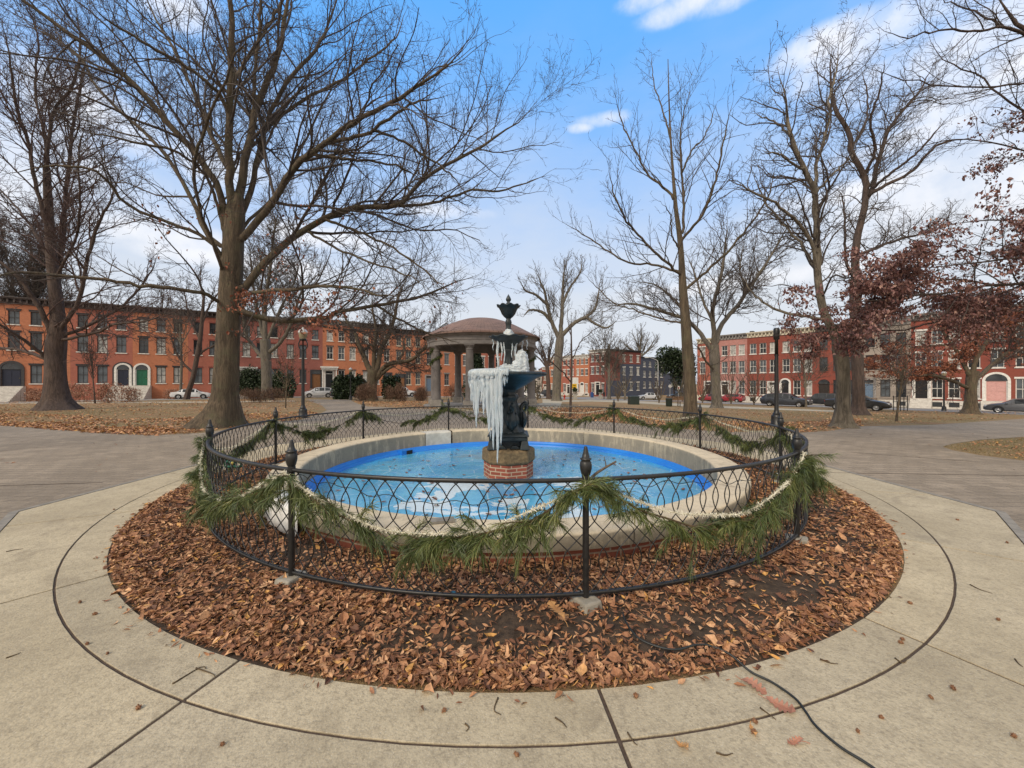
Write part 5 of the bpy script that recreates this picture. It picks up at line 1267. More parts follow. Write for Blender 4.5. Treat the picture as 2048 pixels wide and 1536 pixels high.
tree('red_oak', 'near oak beyond the right edge whose dark red leafy boughs reach into view', 'tree', [(2330, 910, 48), (2330, 890, 36), (2330, 800, 32), (2325, 700, 32), (2322, 560, 30), (2320, 420, 27), (2300, 280, 23), (2280, 150, 18), (2260, 0, 12)],
     [(10, 1.6, -1, [(2315, 560), (2200, 545), (2090, 560), (1990, 570), (1900, 585), (1800, 595), (1700, 610), (1610, 640)]), (8, 1.6, 2, [(2316, 600), (2200, 600), (2080, 610), (1960, 640), (1880, 640), (1780, 645)]), (5, 1.2, 1, [(1990, 570), (1900, 560), (1800, 575), (1700, 590), (1620, 600)]), (5, 1.2, 0, [(1880, 640), (1800, 660), (1700, 660), (1600, 668)]), (4, 1.2, -1, [(1800, 595), (1740, 570), (1680, 560), (1640, 575)]), (8, 1.5, -2, [(2316, 520), (2200, 480), (2100, 500), (2000, 520), (1900, 530), (1800, 540)]), (8, 1.5, 1, [(2316, 500), (2200, 450), (2080, 442), (1990, 440), (1930, 444), (1860, 452)]), (7, 1.4, 2, [(2312, 430), (2200, 340), (2100, 310), (2010, 330), (1960, 350)]),
      (14, 6, 0, [(2300, 280), (2200, 190), (2110, 110), (2050, 60), (2010, 20), (1985, -30)]), (7, 1.3, -1, [(2090, 90), (2020, 55), (1950, 62), (1885, 60), (1800, 75), (1740, 40)]), (7, 1.5, 1, [(2305, 330), (2180, 270), (2048, 222), (1990, 180), (1955, 148), (1915, 135), (1870, 100), (1850, 50)]), (6, 1.2, -1, [(2200, 270), (2100, 170), (2048, 165), (1985, 175), (1900, 172), (1840, 165), (1750, 140), (1700, 100)]), (6, 1.3, 1, [(2060, 68), (2010, 55), (1960, 30), (1900, 5), (1850, -10)]), (6, 1.3, 2, [(2300, 380), (2160, 330), (2048, 300), (1950, 280), (1850, 290), (1760, 330)]), (6, 1.3, -2, [(2280, 150), (2180, 60), (2080, 0), (1980, -60)])], 33,
     [LV(2.2, .75, .34, .5, 2.4, .06, 10, .14, .5, 5, t0=.22), LV(3.6, .75, .42, .25, 1.2, .06, 7, .15, .6, 4), LV(5.2, .7, .45, .12, .5, .06, 4, .16, .7, 3)], 'bark_dark', 'twig_dark', d=11.5, base=np.array([(2330 - CXP) / FPX * 11.5, 11.5, 0]),
     leafy=[(1572, 570, 1800, 715, 1.0, 20), (1690, 500, 2200, 720, .68, 12), (1920, 215, 2200, 480, .24, 9), (1830, 440, 2200, 560, .55, 9)], leafmat='red_foliage', leafsize=.092, minr=.0045)
# saplings and shrubs towards the right street
tree('sapling', 'young staked tree with thin crown on the right lawn beside the path', 'sapling', [(1793, 843, 4.5), (1794, 830, 3), (1798, 800, 2.6), (1802, 770, 2.4), (1806, 740, 1.6)], auto_limbs(1801, 775, 640, 62, 10, rt, 1.6, low=.6), 35, FARL, 'bark_brown', 'twig_dark', leafy=[(1720, 640, 1880, 790, .14, 2)], leafsize=.1)
tree('sapling', 'slim bare tree in front of the dark parked wagon', 'sapling', [(1612, 815, 3.4), (1612, 805, 2.6), (1611, 780, 2.2), (1611, 750, 1.6)], auto_limbs(1611, 775, 660, 58, 11, rt, 1.5, low=.8), 36, FARL, 'bark_pale', 'twig_grey')
tree('bare_tree', 'small leaning bare tree at the right edge before the pink door', 'tree', [(1968, 803, 7), (1970, 790, 5), (1975, 765, 4.5)], auto_limbs(1974, 775, 650, 70, 7, rt, 3), 37, FARL, 'bark_dark', 'twig_dark')
for q, (cx_, by_, ty_, hw_, lab) in enumerate([(1462, 808, 700, 42, 'tangled bare shrub left of the pink terrace house'), (1508, 810, 705, 44, 'spreading bare shrub before the red house with white windows'), (1405, 806, 715, 26, 'thin bare shrub at the foot of the end terrace house'), (1548, 808, 742, 24, 'low bare shrub beside the right lamp post'), (1318, 806, 745, 22, 'reddish twiggy shrub near the street lamp'), (1365, 803, 740, 30, 'bare twiggy shrub behind the park bench'), (1236, 803, 760, 15, 'tiny bare shrub left of the green box'), (1075, 800, 735, 24, 'bare shrub tree beyond the pavilion right columns')]):
    base = G(cx_, by_)
    tree('bare_shrub', lab, 'shrub', [(cx_, by_, 1.6), (cx_, by_ - 4, 1.4), (cx_, by_ - 9, 1.2)], auto_limbs(cx_, by_ - 3, ty_, hw_, 9, rt, 1.1), 40 + q, [LV(1.6, .6, .45, .4, 2.2, .2, 7, .14, .6, 3), LV(2.6, .6, .5, .25, 1.0, .2, 4, .14, .7, 3)], 'bark_brown', 'twig_red' if q % 2 == 0 else 'twig_grey', minr=.008)

# leafy masses: hedges, evergreens, dry shrubs
MAT['evergreen'] = attr_mat('dark_evergreen_leaves', [(0, (.008, .016, .007)), (.6, (.024, .042, .016)), (1, (.06, .085, .035))], .5)
MAT['conifer'] = attr_mat('conifer_needles', [(0, (.012, .022, .012)), (.6, (.03, .05, .024)), (1, (.065, .085, .04))], .6)
MAT['dryshrub'] = attr_mat('dry_shrub_twigs', [(0, (.045, .024, .018)), (.5, (.13, .072, .05)), (1, (.27, .17, .11))], .9)
MAT['dryflower'] = attr_mat('dry_flower_heads', [(0, (.12, .05, .035)), (.5, (.28, .14, .09)), (1, (.50, .34, .25))], .9)
def blobpts(rng, n, blobs):
    """random points filling lumpy ellipsoids, thicker towards their skins"""
    out = []
    w = np.array([b[3] * b[4] * b[5] for b in blobs]); w = w / w.sum()
    for b, m in zip(blobs, (w * n).astype(int) + 1):
        d = unit(rng.standard_normal((m, 3))); r = (.35 + .65 * rng.random(m) ** .45)
        lump_ = 1 + .16 * np.sin(4 * d[:, 0] + b[0]) * np.sin(5 * d[:, 2] + b[2]) + .12 * np.sin(9 * d[:, 1] + 3 * d[:, 0])
        out.append(np.array(b[:3]) + d * (r * lump_)[:, None] * np.array(b[3:6]))
    return np.concatenate(out)
def bush(name, label, cat, px, py, wpx, hpx, n, leaf, mat, seed, depth=1.2, nb=7, top=0, group=None, stems=True, upright=False):
    rng = np.random.default_rng(seed); base = G(px, py); k = base[1] / FPX
    root = thing(name, base, 0, label, cat, group)
    w, h = wpx * k, hpx * k
    bl = []
    for q in range(nb):
        bx = rng.uniform(-.5, .5) * w * .78; sc = rng.uniform(.75, 1.1)
        bl.append((base[0] + bx, base[1] + rng.uniform(-.3, .3) * depth, base[2] + h * rng.uniform(.38, .55), max(w * .24, .2) * sc, depth * .5 * sc, h * .5 * sc))
    P = blobpts(rng, n, bl); P[:, 2] = np.maximum(P[:, 2], base[2] + .03)
    m = len(P)
    if upright:
        V, F = strands(P, unit(rng.normal(0, .4, (m, 3)) + np.array([0, 0, .9])), leaf * rng.uniform(.6, 1.6, m), np.full(m, .022), rng, .05); rep = 5
    else:
        V, F = leaves(P, leaf * rng.uniform(.7, 1.4, m), rng.random(m) * 6.28, rng.normal(0, .7, m), rng.normal(0, .8, m), rng.uniform(.25, .45, m), rng.uniform(0, .6, m), rng.normal(0, .3, m)); rep = 8
    part('foliage', V, F, MAT[mat], root, tint=np.repeat(np.clip(rng.normal(.5, .25, m), 0, 1), rep))
    items = []
    for q in range(max(4, int(w * 3))):
        x_ = base[0] + rng.uniform(-.45, .45) * w; y_ = base[1] + rng.uniform(-.3, .3) * depth
        items.append(rod([(x_, y_, base[2] - .05), (x_ + rng.normal(0, .1), y_, base[2] + h * .4), (x_ + rng.normal(0, .25), y_, base[2] + h * .85)], (.02, .008), 4, 5))
    V, F = join(items); part('stems', V, F, MAT['twigbrown'], root)
    return root
bush('evergreen_shrub', 'dark green clipped shrub behind the great oak trunk, left of the grey trunk', 'shrub', 500, 795, 62, 58, 5880, 0.26, 'evergreen', 1)
bush('evergreen_shrub', 'dark evergreen shrub right of the grey forked trunk', 'shrub', 562, 796, 50, 55, 5040, 0.26, 'evergreen', 2)
bush('evergreen_shrub', 'tall dark evergreen shrub beside the silver parked car', 'shrub', 702, 799, 58, 50, 5880, 0.28, 'evergreen', 3)
bush('evergreen_shrub', 'dark evergreen shrub right of the stout forked tree', 'shrub', 775, 798, 46, 48, 5040, 0.28, 'evergreen', 4)
bush('evergreen_shrub', 'rounded dark shrub between green door and parked cars', 'shrub', 342, 796, 44, 48, 4200, 0.24, 'evergreen', 5)
bush('evergreen_shrub', 'low dark shrub at the foot of the dark arched doorway on the right', 'shrub', 1600, 800, 40, 34, 3080, 0.24, 'evergreen', 6)
bush('evergreen_shrub', 'small dark shrub beside the white stone doorway on the right', 'shrub', 1527, 802, 24, 26, 1600, .11, 'evergreen', 16)
bush('evergreen_shrub', 'ragged green shrub before the grey stone house', 'shrub', 1768, 806, 30, 46, 1500, .11, 'conifer', 7)
for q, (px, py, w, h, lab) in enumerate([(515, 805, 90, 28, 'long low brown hedge of bare twigs behind the great oak'), (735, 803, 40, 34, 'rounded brown twig hedge left of the stout forked tree'), (793, 803, 48, 34, 'brown twig hedge right of the stout forked tree'), (845, 802, 40, 28, 'brown twig hedge left of the pavilion'), (908, 801, 50, 34, 'brown twig hedge seen between the pavilion columns')]):
    bush('twig_hedge', lab, 'hedge', px, py, w, h, 3800, .22, 'dryshrub', 60 + q, upright=True)
for q, (px, py, w, h, lab) in enumerate([(168, 804, 70, 42, 'dry hydrangea clump right of the dark left tree'), (215, 806, 55, 46, 'dry brown hydrangea clump below the red house windows'), (255, 804, 45, 34, 'pale dry flower clump in front of the navy door'), (70, 803, 60, 30, 'dry brown shrub clump at the left edge'), (360 - 15, 798, 26, 22, 'small pale flower clump before the parked cars')]):
    bush('dry_shrub', lab, 'shrub', px, py, w, h, 1500, .11, 'dryflower', 70 + q)
# conifer seen through the pavilion and the evergreens far right of the corner house
def conifer(px, py, wpx, hpx, n, label, seed, mat='conifer', cone=True):
    rng = np.random.default_rng(seed); base = G(px, py); k = base[1] / FPX; w, h = wpx * k * .5, hpx * k
    root = thing('evergreen_tree', base, 0, label, 'tree')
    V, F = rod([base + (0, 0, -.1), base + (0, 0, h * .5), base + (0, 0, h * .97)], (.16, .03), 8); part('trunk', V, F, MAT['bark_dark'], root, smooth=True)
    if cone:
        t = rng.random(n) ** .75; lay = .72 + .28 * np.abs(np.sin(t * 26)); a = rng.random(n) * 2 * PI; r = w * (1 - t) ** .85 * lay * (.35 + .65 * rng.random(n) ** .5) * (1 + .22 * np.sin(5 * a + t * 19))
        P = base + np.stack([r * np.cos(a), r * np.sin(a), .06 * h + t * h * .95], -1)
    else:
        bl = [(base[0] + rng.uniform(-.6, .6) * w, base[1] + rng.uniform(-1, 1), base[2] + h * rng.uniform(.3, .82), w * .42, w * .4, h * .17) for _ in range(12)]
        P = blobpts(rng, n, bl)
    m = len(P)
    V, F = leaves(P, rng.uniform(.2, .42, m) * (1.5 if not cone else 1), rng.random(m) * 6.28, rng.normal(-.3, .5, m), rng.normal(0, .8, m), rng.uniform(.2, .4, m), rng.uniform(0, .6, m), rng.normal(0, .3, m))
    part('crown', V, F, MAT[mat], root, tint=np.repeat(np.clip(rng.normal(.45, .25, m), 0, 1), 8))
conifer(952, 805, 56, 125, 5200, 'dark conifer standing behind the pavilion columns', 1)
conifer(1348, 797, 84, 118, 9000, 'broad dark evergreen tree between the blue house and the right terrace', 3, 'evergreen', False)
conifer(1062, 797, 40, 60, 1800, 'dark conifer behind the pavilion right columns', 4)
# ------------------------------------------------------------------ terraces
BR = dict(coord='Object', bw=.3, bh=.085, ms=.010, soil=.35, bstr=.2)
MAT['br_orange'] = brick_mat('orange_brick', (.54, .185, .085), (.43, .135, .062), (.40, .22, .14), **BR)
MAT['br_red'] = brick_mat('red_brick', (.42, .12, .075), (.34, .09, .058), (.33, .18, .14), **BR)
MAT['br_deep'] = brick_mat('deep_red_brick', (.24, .05, .036), (.19, .042, .032), (.2, .1, .08), **BR)
MAT['br_maroon'] = brick_mat('maroon_brick', (.34, .10, .075), (.27, .078, .06), (.24, .14, .12), **BR)
MAT['br_scarlet'] = brick_mat('painted_red_brick', (.265, .070, .046), (.23, .06, .04), (.28, .06, .04), **BR)
MAT['br_pink'] = brick_mat('faded_pink_brick', (.47, .21, .18), (.42, .18, .155), (.45, .28, .25), **BR)
MAT['st_grey'] = brick_mat('grey_stone_blocks', (.36, .31, .265), (.29, .25, .215), (.25, .21, .18), coord='Object', bw=.8, bh=.38, ms=.014, soil=.4, bstr=.4)
MAT['br_blue'] = simple('blue_grey_painted_wall', (.052, .062, .095), (.040, .048, .076), 1.2, .8)
MAT['render_pale'] = simple('pale_painted_wall', (.52, .48, .43), (.4, .37, .33), 1.2, .85)
MAT['wh'] = simple('white_paint', (.72, .70, .66), (.55, .53, .49), 4, .6)
MAT['cream'] = simple('cream_paint', (.62, .56, .44), (.5, .45, .35), 4, .6)
MAT['brown_trim'] = simple('brown_cornice', (.075, .055, .05), (.045, .034, .032), 4, .7)
MAT['grey_trim'] = simple('grey_cornice', (.28, .26, .245), (.2, .185, .175), 4, .7)
MAT['dark_trim'] = simple('dark_trim', (.022, .02, .024), (.04, .036, .038), 5, .6)
MAT['marble'] = simple('marble_steps', (.60, .57, .52), (.44, .41, .37), 4, .6)
MAT['brownstep'] = simple('brownstone_steps', (.22, .16, .12), (.15, .11, .085), 5, .85)
MAT['g_dark'] = simple('dark_window', (.018, .02, .023), (.045, .05, .055), .8, .06, 0)
MAT['g_mid'] = simple('reflecting_window', (.10, .115, .13), (.05, .058, .065), .9, .06, 0)
MAT['g_curt'] = simple('curtained_window', (.46, .45, .42), (.20, .20, .19), 1.4, .12, 0)
MAT['roof'] = simple('tar_roof', (.08, .075, .07), None, 2, .9)
DOORC = {'navy': (.010, .014, .035), 'green': (.006, .115, .058), 'black': (.010, .010, .012), 'wood': (.22, .095, .035), 'pink': (.60, .33, .30), 'white': (.66, .65, .62), 'blue': (.13, .19, .27), 'dark': (.03, .022, .018)}
for k_, c_ in DOORC.items(): MAT['d_' + k_] = simple(k_ + '_door', c_, tuple(v * .8 for v in c_), 6, .4)
_wm = {}
def winmesh(w, h, fm):
    key = (round(w, 2), round(h, 2), fm)
    if key in _wm: return _wm[key]
    b = .075
    items = [box(0, w, .10, .16, 0, b), box(0, w, .10, .16, h - b, h), box(0, b, .10, .16, b, h - b), box(w - b, w, .10, .16, b, h - b), box(b, w - b, .085, .15, h * .5 - .035, h * .5 + .035), box(w / 2 - .02, w / 2 + .02, .11, .15, b, h * .5 - .035), box(w / 2 - .02, w / 2 + .02, .105, .15, h * .5 + .035, h - b)]
    V, F = join(items); fr = newmesh('window', V, F, mats=[MAT[fm]])
    V, F = box(b * .5, w - b * .5, .152, .158, b * .5, h - b * .5); pn = {}
    for g in ('g_dark', 'g_mid', 'g_curt'): pn[g] = newmesh('pane', V, F, mats=[MAT[g]])
    _wm[key] = (fr, pn); return _wm[key]
_sm = {}
def slabmesh(kind, w, mat):
    key = (kind, round(w, 2), mat)
    if key not in _sm:
        V, F = box(-.10, w + .10, -.09, .10, -.13, -.003) if kind == 'sill' else (join([box(-.12, w + .12, -.05, .012, .003, .19), box(-.17, w + .17, -.10, .012, .192, .26)]) if kind == 'hood' else box(-.10, w + .10, -.035, .012, .003, .22))
        _sm[key] = newmesh('sill' if kind == 'sill' else 'lintel', V, F, mats=[MAT[mat]])
    return _sm[key]
class Frame:
    def __init__(s, root, O, u):
        s.root = root; s.O = np.array(O, float); s.u = np.array([u[0], u[1]]); s.n = np.array([-u[1], u[0]]); s.rz = math.atan2(u[1], u[0])
    def map(s, V):
        V = np.asarray(V, float)
        return np.stack([s.O[0] + V[:, 0] * s.u[0] + V[:, 1] * s.n[0], s.O[1] + V[:, 0] * s.u[1] + V[:, 1] * s.n[1], s.O[2] + V[:, 2]], -1)
    def part(s, name, V, F, mat, par=None, **kw):
        V = s.map(V)
        if par is None or par is s.root: return part(name, V, F, mat, s.root, **kw)
        o = part(name, V - np.array(s.root.location), F, mat, None, **kw); o.parent = par
        return o
    def inst(s, me, x, y, z, par=None):
        o = bpy.data.objects.new(me.name.split('.')[0], me); col.objects.link(o)
        if par is None:
            o.parent = s.root; p = s.map(np.array([[x, y, z]]))[0] - np.array(s.root.location)
            o.location = p; o.rotation_euler = (0, 0, s.rz)
        else:
            o.parent = par; o.location = (x, y, z)
        return o
def wallgrid(x0, x1, z0, z1, ops, dep=.17):
    xs = sorted({x0, x1, *[v for o in ops for v in o[:2] if x0 < v < x1]}); zs = sorted({z0, z1, *[v for o in ops for v in o[2:4] if z0 < v < z1]})
    V, F = [], []
    def q(a, b, c, d):
        n = len(V); V.extend([a, b, c, d]); F.append([n, n + 1, n + 2, n + 3])
    for a, b in zip(xs[:-1], xs[1:]):
        for c, d in zip(zs[:-1], zs[1:]):
            if any(o[0] <= (a + b) / 2 <= o[1] and o[2] <= (c + d) / 2 <= o[3] for o in ops): continue
            q((a, 0, c), (b, 0, c), (b, 0, d), (a, 0, d))
    for o in ops:
        a, b, c, d = o[:4]
        q((a, 0, c), (a, 0, d), (a, dep, d), (a, dep, c)); q((b, 0, d), (b, 0, c), (b, dep, c), (b, dep, d))
        q((a, 0, d), (b, 0, d), (b, dep, d), (a, dep, d)); q((b, 0, c), (a, 0, c), (a, dep, c), (b, dep, c))
    return np.array(V, float), [np.array(F)]
def archband(x0, x1, z0, zs, th, y0, y1, n=14, flat=False):
    r = (x1 - x0) / 2; cx = (x0 + x1) / 2
    if flat: inn = [(x0, z0), (x0, zs), (x1, zs), (x1, z0)]; out = [(x0 - th, z0), (x0 - th, zs + th), (x1 + th, zs + th), (x1 + th, z0)]
    else:
        an = [PI - PI * q / n for q in range(n + 1)]
        inn = [(x0, z0)] + [(cx + r * math.cos(a), zs + r * math.sin(a)) for a in an] + [(x1, z0)]
        out = [(x0 - th, z0)] + [(cx + (r + th) * math.cos(a), zs + (r + th) * math.sin(a)) for a in an] + [(x1 + th, z0)]
    m = len(inn)
    V = [(x, y, z) for y in (y0, y1) for x, z in inn] + [(x, y, z) for y in (y0, y1) for x, z in out]
    F = []
    for q in range(m - 1):
        F += [[q, q + 1, 2 * m + q + 1, 2 * m + q], [m + q, q + m + 1, q + 1, q], [2 * m + q, 2 * m + q + 1, 3 * m + q + 1, 3 * m + q], [m + q, 3 * m + q, 3 * m + q + 1, m + q + 1]]
    return np.array(V), [np.array(F)]
hrng = np.random.default_rng(4)
def windows(fr, wins, fm, sillm, lint, lm, panes):
    for (x, w, z, h) in wins:
        f, pn = winmesh(w, h, fm); wo = fr.inst(f, x - w / 2, 0, z)
        g = hrng.choice(['g_dark', 'g_mid', 'g_curt'], p=panes)
        fr.inst(pn[g], 0, 0, 0, wo)
        if sillm: fr.inst(slabmesh('sill', w, sillm), 0, 0, 0, wo)
        if lint: o = fr.inst(slabmesh(lint, w, lm), 0, 0, h, wo)
def cornice(fr, x0, x1, zt, mat, brack=True, h=.9):
    items = [box(x0, x1, -.16, 0.0, zt - h, zt - h + .16), box(x0, x1, -.10, 0.0, zt - h + .163, zt - .26), box(x0, x1, -.52, 0.0, zt - .257, zt - .12), box(x0, x1, -.62, 0.0, zt - .117, zt)]
    if brack:
        for x in np.arange(x0 + .25, x1 - .1, .55): items.append(box(x - .07, x + .07, -.44, -.103, zt - h + .2, zt - .26))
    V, F = join(items); fr.part('cornice', V, F, MAT[mat])
def house(P, u, width, label, wall, zb, cols, floors, door=None, corn='brown_trim', ztop=12.6, depth=9, fm='wh', sillm='wh', lint='hood', lm='dark_trim', panes=(.35, .35, .30), steps='marble', base=None, skipg=(), name='brick_house', gw=1.0, brack=True):
    """a terrace house: facade with real openings, body, roof, cornice, windows, door and steps"""
    root = thing(name, (P[0], P[1], zb), 0, label, 'house', 'houses in the terraces')
    fr = Frame(root, (P[0], P[1], zb), u)
    ops, wins = [], []
    dx = None
    if door:
        dx, dw, dz0, dz1 = door['x'] * width, door.get('w', 1.25), door['z0'], door['z1']
        ops.append((dx - dw / 2, dx + dw / 2, dz0, dz1))
    for fi, (zs, zt, w) in enumerate(floors):
        for ci, c in enumerate(cols):
            x = c * width
            if fi == 0 and (ci in skipg or (dx is not None and abs(x - dx) < w / 2 + .75)): continue
            ops.append((x - w / 2, x + w / 2, zs, zt)); wins.append((x, w, zs, zt - zs))
    V, F = wallgrid(0, width, -1.2, ztop - .2, ops)
    V2 = np.array([[0, 0, -1.2], [0, depth, -1.2], [width, depth, -1.2], [width, 0, -1.2], [0, 0, ztop - .2], [0, depth, ztop - .2], [width, depth, ztop - .2], [width, 0, ztop - .2]], float)
    V, F = join([(V, F), (V2, [np.array([[0, 4, 5, 1], [1, 5, 6, 2], [2, 6, 7, 3]])])])
    fr.part('wall', V, F, MAT[wall])
    V, F = join([box(.02, width - .02, .02, depth - .02, ztop - .32, ztop - .10), box(width - .8, width - .25, depth * .4, depth * .4 + .9, ztop - .1, ztop + .75)]); fr.part('roof', V, F, MAT['roof'])
    cornice(fr, 0.003, width - .003, ztop, corn, brack)
    windows(fr, wins, fm, sillm, lint, lm, panes)
    if door:
        fan = door.get('arch', False); dm = MAT['d_' + door['mat']]; sur = MAT[door.get('sur', 'wh')]
        x0, x1 = dx - dw / 2, dx + dw / 2
        lz = dz1 - (.02 if fan else .55)
        items = [box(x0 + .09, x1 - .09, .11, .16, dz0, lz)]
        for a, b in ((x0 + .18, dx - .05), (dx + .05, x1 - .18)):
            for c_, d_ in ((.25, 1.0), (1.2, lz - dz0 - .2)): items.append(box(a, b, .085, .112, dz0 + c_, dz0 + d_))
        V, F = join(items); do = fr.part('door', V, F, dm)
        th = .24
        V, F = join([archband(x0, x1, dz0, dz1, th, -.09, .004, flat=not fan), box(x0, x0 + .09, .02, .17, dz0, dz1), box(x1 - .09, x1, .02, .17, dz0, dz1), box(x0, x1, .02, .17, lz, lz + .10)])
        fr.part('surround', V, F, sur, do)
        if fan:
            n = 12; r = dw / 2
            V = [(dx, -.012, dz1)] + [(dx + r * math.cos(PI * q / n), -.012, dz1 + r * math.sin(PI * q / n)) for q in range(n + 1)]
            fr.part('fanlight', np.array(V), [np.array([[0, q + 1, q + 2] for q in range(n)])], MAT['g_dark'], do)
            if door.get('outer'):
                V, F = archband(x0 - th - .02, x1 + th + .02, dz0, dz1, .16, -.06, .003); fr.part('outer_arch', V, F, MAT[door['outer']], do)
        else:
            V, F = box(x0 + .09, x1 - .09, .12, .15, lz + .10, dz1 - .01); fr.part('transom', V, F, MAT['g_dark'], do)
        V, F = lathe([(0, -.03), (.03, -.015), (.03, .015), (0, .03)], 8); V = V + np.array([x1 - .24, .075, dz0 + 1.05]); fr.part('knob', V, F, MAT['goldplastic'], do)
        if door.get('portico'):
            pw = dw / 2 + .55
            items = [box(dx - pw, dx - pw + .2, -.75, -.55, dz0, dz1 + .25), box(dx + pw - .2, dx + pw, -.75, -.55, dz0, dz1 + .25), box(dx - pw - .12, dx + pw + .12, -.9, -.003, dz1 + .25, dz1 + .55), box(dx - pw - .25, dx + pw + .25, -1.05, -.003, dz1 + .553, dz1 + .8)]
            V, F = join(items); fr.part('portico', V, F, MAT['wh'])
        if steps:
            n = max(2, int(round(dz0 / .19))); items = []
            for q in range(n):
                items.append(box(dx - dw / 2 - .35, dx + dw / 2 + .35, -.35 - .30 * (n - q), -.012 if q == n - 1 else -.35 - .30 * (n - q - 1) - .002 + .0, -1.0, dz0 * (q + 1) / n - .01))
            V, F = join(items); so = fr.part('steps', V, F, MAT[steps])
    if base:
        xs = [(0.004, width - .004)] if not door else [(0.004, dx - dw / 2 - .36), (dx + dw / 2 + .36, width - .004)]
        items = [box(a, b, -.07, -.004, -1.15, base[0]) for a, b in xs if b - a > .1]
        V, F = join(items); fr.part('base_course', V, F, MAT[base[1]])
        items = []
        for c in cols:
            x = c * width
            if dx is None or abs(x - dx) > 1.1: items.append(box(x - .45, x + .45, -.082, -.0705, .25, base[0] - .22))
        if items: V, F = join(items); fr.part('cellar_window', V, F, MAT['g_dark'])
    return root, fr
def left_base(i):
    p = PL + UL * 6.2 * (i + .5); return float(terrain(*p)) - .0
FL3 = [(2.35, 4.75, 1.05), (6.75, 9.05, 1.05), (10.1, 11.85, 1.0)]
def L(i, label, wall, door=None, **kw):
    zb = left_base(i)
    kw.setdefault('ztop', 13.6); kw.setdefault('base', None)
    return house(PL + UL * 6.2 * i, UL, 6.2 - .004, label, wall, zb, kw.pop('cols', (.19, .50, .81)), kw.pop('floors', FL3), door, **kw)
L(-4, 'orange brick house farthest left in the left terrace', 'br_orange', dict(x=.19, z0=2.0, z1=4.6, mat='dark'))
L(-3, 'orange brick house cut by the left photo edge', 'br_orange', dict(x=.81, z0=2.0, z1=4.6, mat='dark'))
L(-2, 'orange brick house with dark navy arched entrance behind the dark tree', 'br_orange', dict(x=.16, w=1.75, z0=2.0, z1=4.2, mat='navy', arch=True, sur='dark_trim'), fm='dark_trim', panes=(.7, .3, 0))
L(-1, 'red brick house with navy door in a white arch', 'br_red', dict(x=.84, w=1.35, z0=2.0, z1=4.35, mat='navy', arch=True, sur='wh', outer='dark_trim'), fm='dark_trim', panes=(.25, .45, .3))
L(0, 'red orange brick house with green door in a white arch', 'br_orange', dict(x=.16, w=1.4, z0=2.0, z1=4.35, mat='green', arch=True, sur='wh'), panes=(.3, .2, .5), fm='dark_trim')
L(1, 'red brick house half hidden by the great oak trunk', 'br_red', dict(x=.84, w=1.2, z0=1.6, z1=4.4, mat='dark', sur='dark_trim'), fm='dark_trim', lint='lint', lm='br_deep', base=None)
L(2, 'dull maroon house with white ground floor porch behind the great oak', 'br_maroon', dict(x=.2, w=1.4, z0=1.5, z1=4.2, mat='dark', portico=True), fm='dark_trim', lint='lint', lm='br_deep', base=None)
L(3, 'dull red house behind the near left lamp post', 'br_maroon', dict(x=.84, w=1.5, z0=1.4, z1=4.5, mat='wood', sur='dark_trim'), fm='dark_trim', lint='lint', lm='br_deep', base=None, steps='brownstep')
L(4, 'orange house with white columned portico beside the wooden doors', 'br_orange', dict(x=.17, w=1.3, z0=1.5, z1=4.6, mat='black', portico=True), lint='lint', lm='brown_trim', base=None, corn='grey_trim', ztop=13.9)
L(5, 'orange brick house behind the stout forked tree', 'br_orange', dict(x=.84, w=1.2, z0=1.4, z1=4.4, mat='dark', sur='dark_trim'), lint='hood', lm='brown_trim', base=None, corn='brown_trim', ztop=13.9)
L(6, 'bright orange brick house with wooden double doors under a dark hood', 'br_orange', dict(x=.25, w=1.6, z0=1.1, z1=4.3, mat='wood', sur='dark_trim'), fm='cream', sillm='cream', lint='hood', lm='brown_trim', base=None, ztop=13.4, steps='brownstep')
L(7, 'orange brick house with blue grey door surround left of the pavilion', 'br_orange', dict(x=.2, w=1.5, z0=1.1, z1=4.3, mat='blue', sur='grey_trim'), fm='grey_trim', lint='hood', lm='grey_trim', base=None, ztop=13.4, steps='brownstep')
L(8, 'orange red house seen through the pavilion left columns', 'br_orange', dict(x=.84, w=1.3, z0=1.1, z1=4.3, mat='white'), lint='lint', lm='wh', base=(1.0, 'marble'), ztop=13.2, corn='grey_trim')
L(9, 'red house seen through the middle of the pavilion', 'br_red', dict(x=.16, w=1.3, z0=1.1, z1=4.3, mat='dark'), lint='lint', lm='wh', base=(1.0, 'marble'), ztop=13.2, corn='grey_trim')
L(10, 'red house behind the fountain stem at the end of the left terrace', 'br_deep', dict(x=.84, w=1.3, z0=1.1, z1=4.3, mat='dark'), lint='lint', lm='wh', base=(1.0, 'marble'), ztop=12.8, corn='grey_trim')
# right terrace
SB = [0, .123, .262, .408, .55, .71, .86, 1.0, 1.15, 1.30, 1.45]
LEN_R = 33.98
FR3 = [(1.45, 3.95, 1.02), (5.35, 7.55, 1.02), (8.7, 10.55, 1.02)]
def Rr(q, label, wall, door=None, **kw):
    P = PR + UR * LEN_R * SB[q]; w = LEN_R * (SB[q + 1] - SB[q]) - .004
    zb = float(terrain(*(P + UR * w / 2))) - .0
    kw.setdefault('ztop', 12.55); kw.setdefault('base', (1.1, 'marble')); kw.setdefault('lint', 'lint'); kw.setdefault('lm', 'wh')
    return house(P, UR, w, label, wall, zb, kw.pop('cols', (.19, .5, .81)), kw.pop('floors', FR3), door, **kw)
Rr(0, 'end red brick house with cream cornice behind the two tall trees', 'br_red', dict(x=.5, w=1.2, z0=1.3, z1=3.7, mat='dark'), corn='cream', cols=(.25, .72), base=(1.1, 'cream'), ztop=12.2)
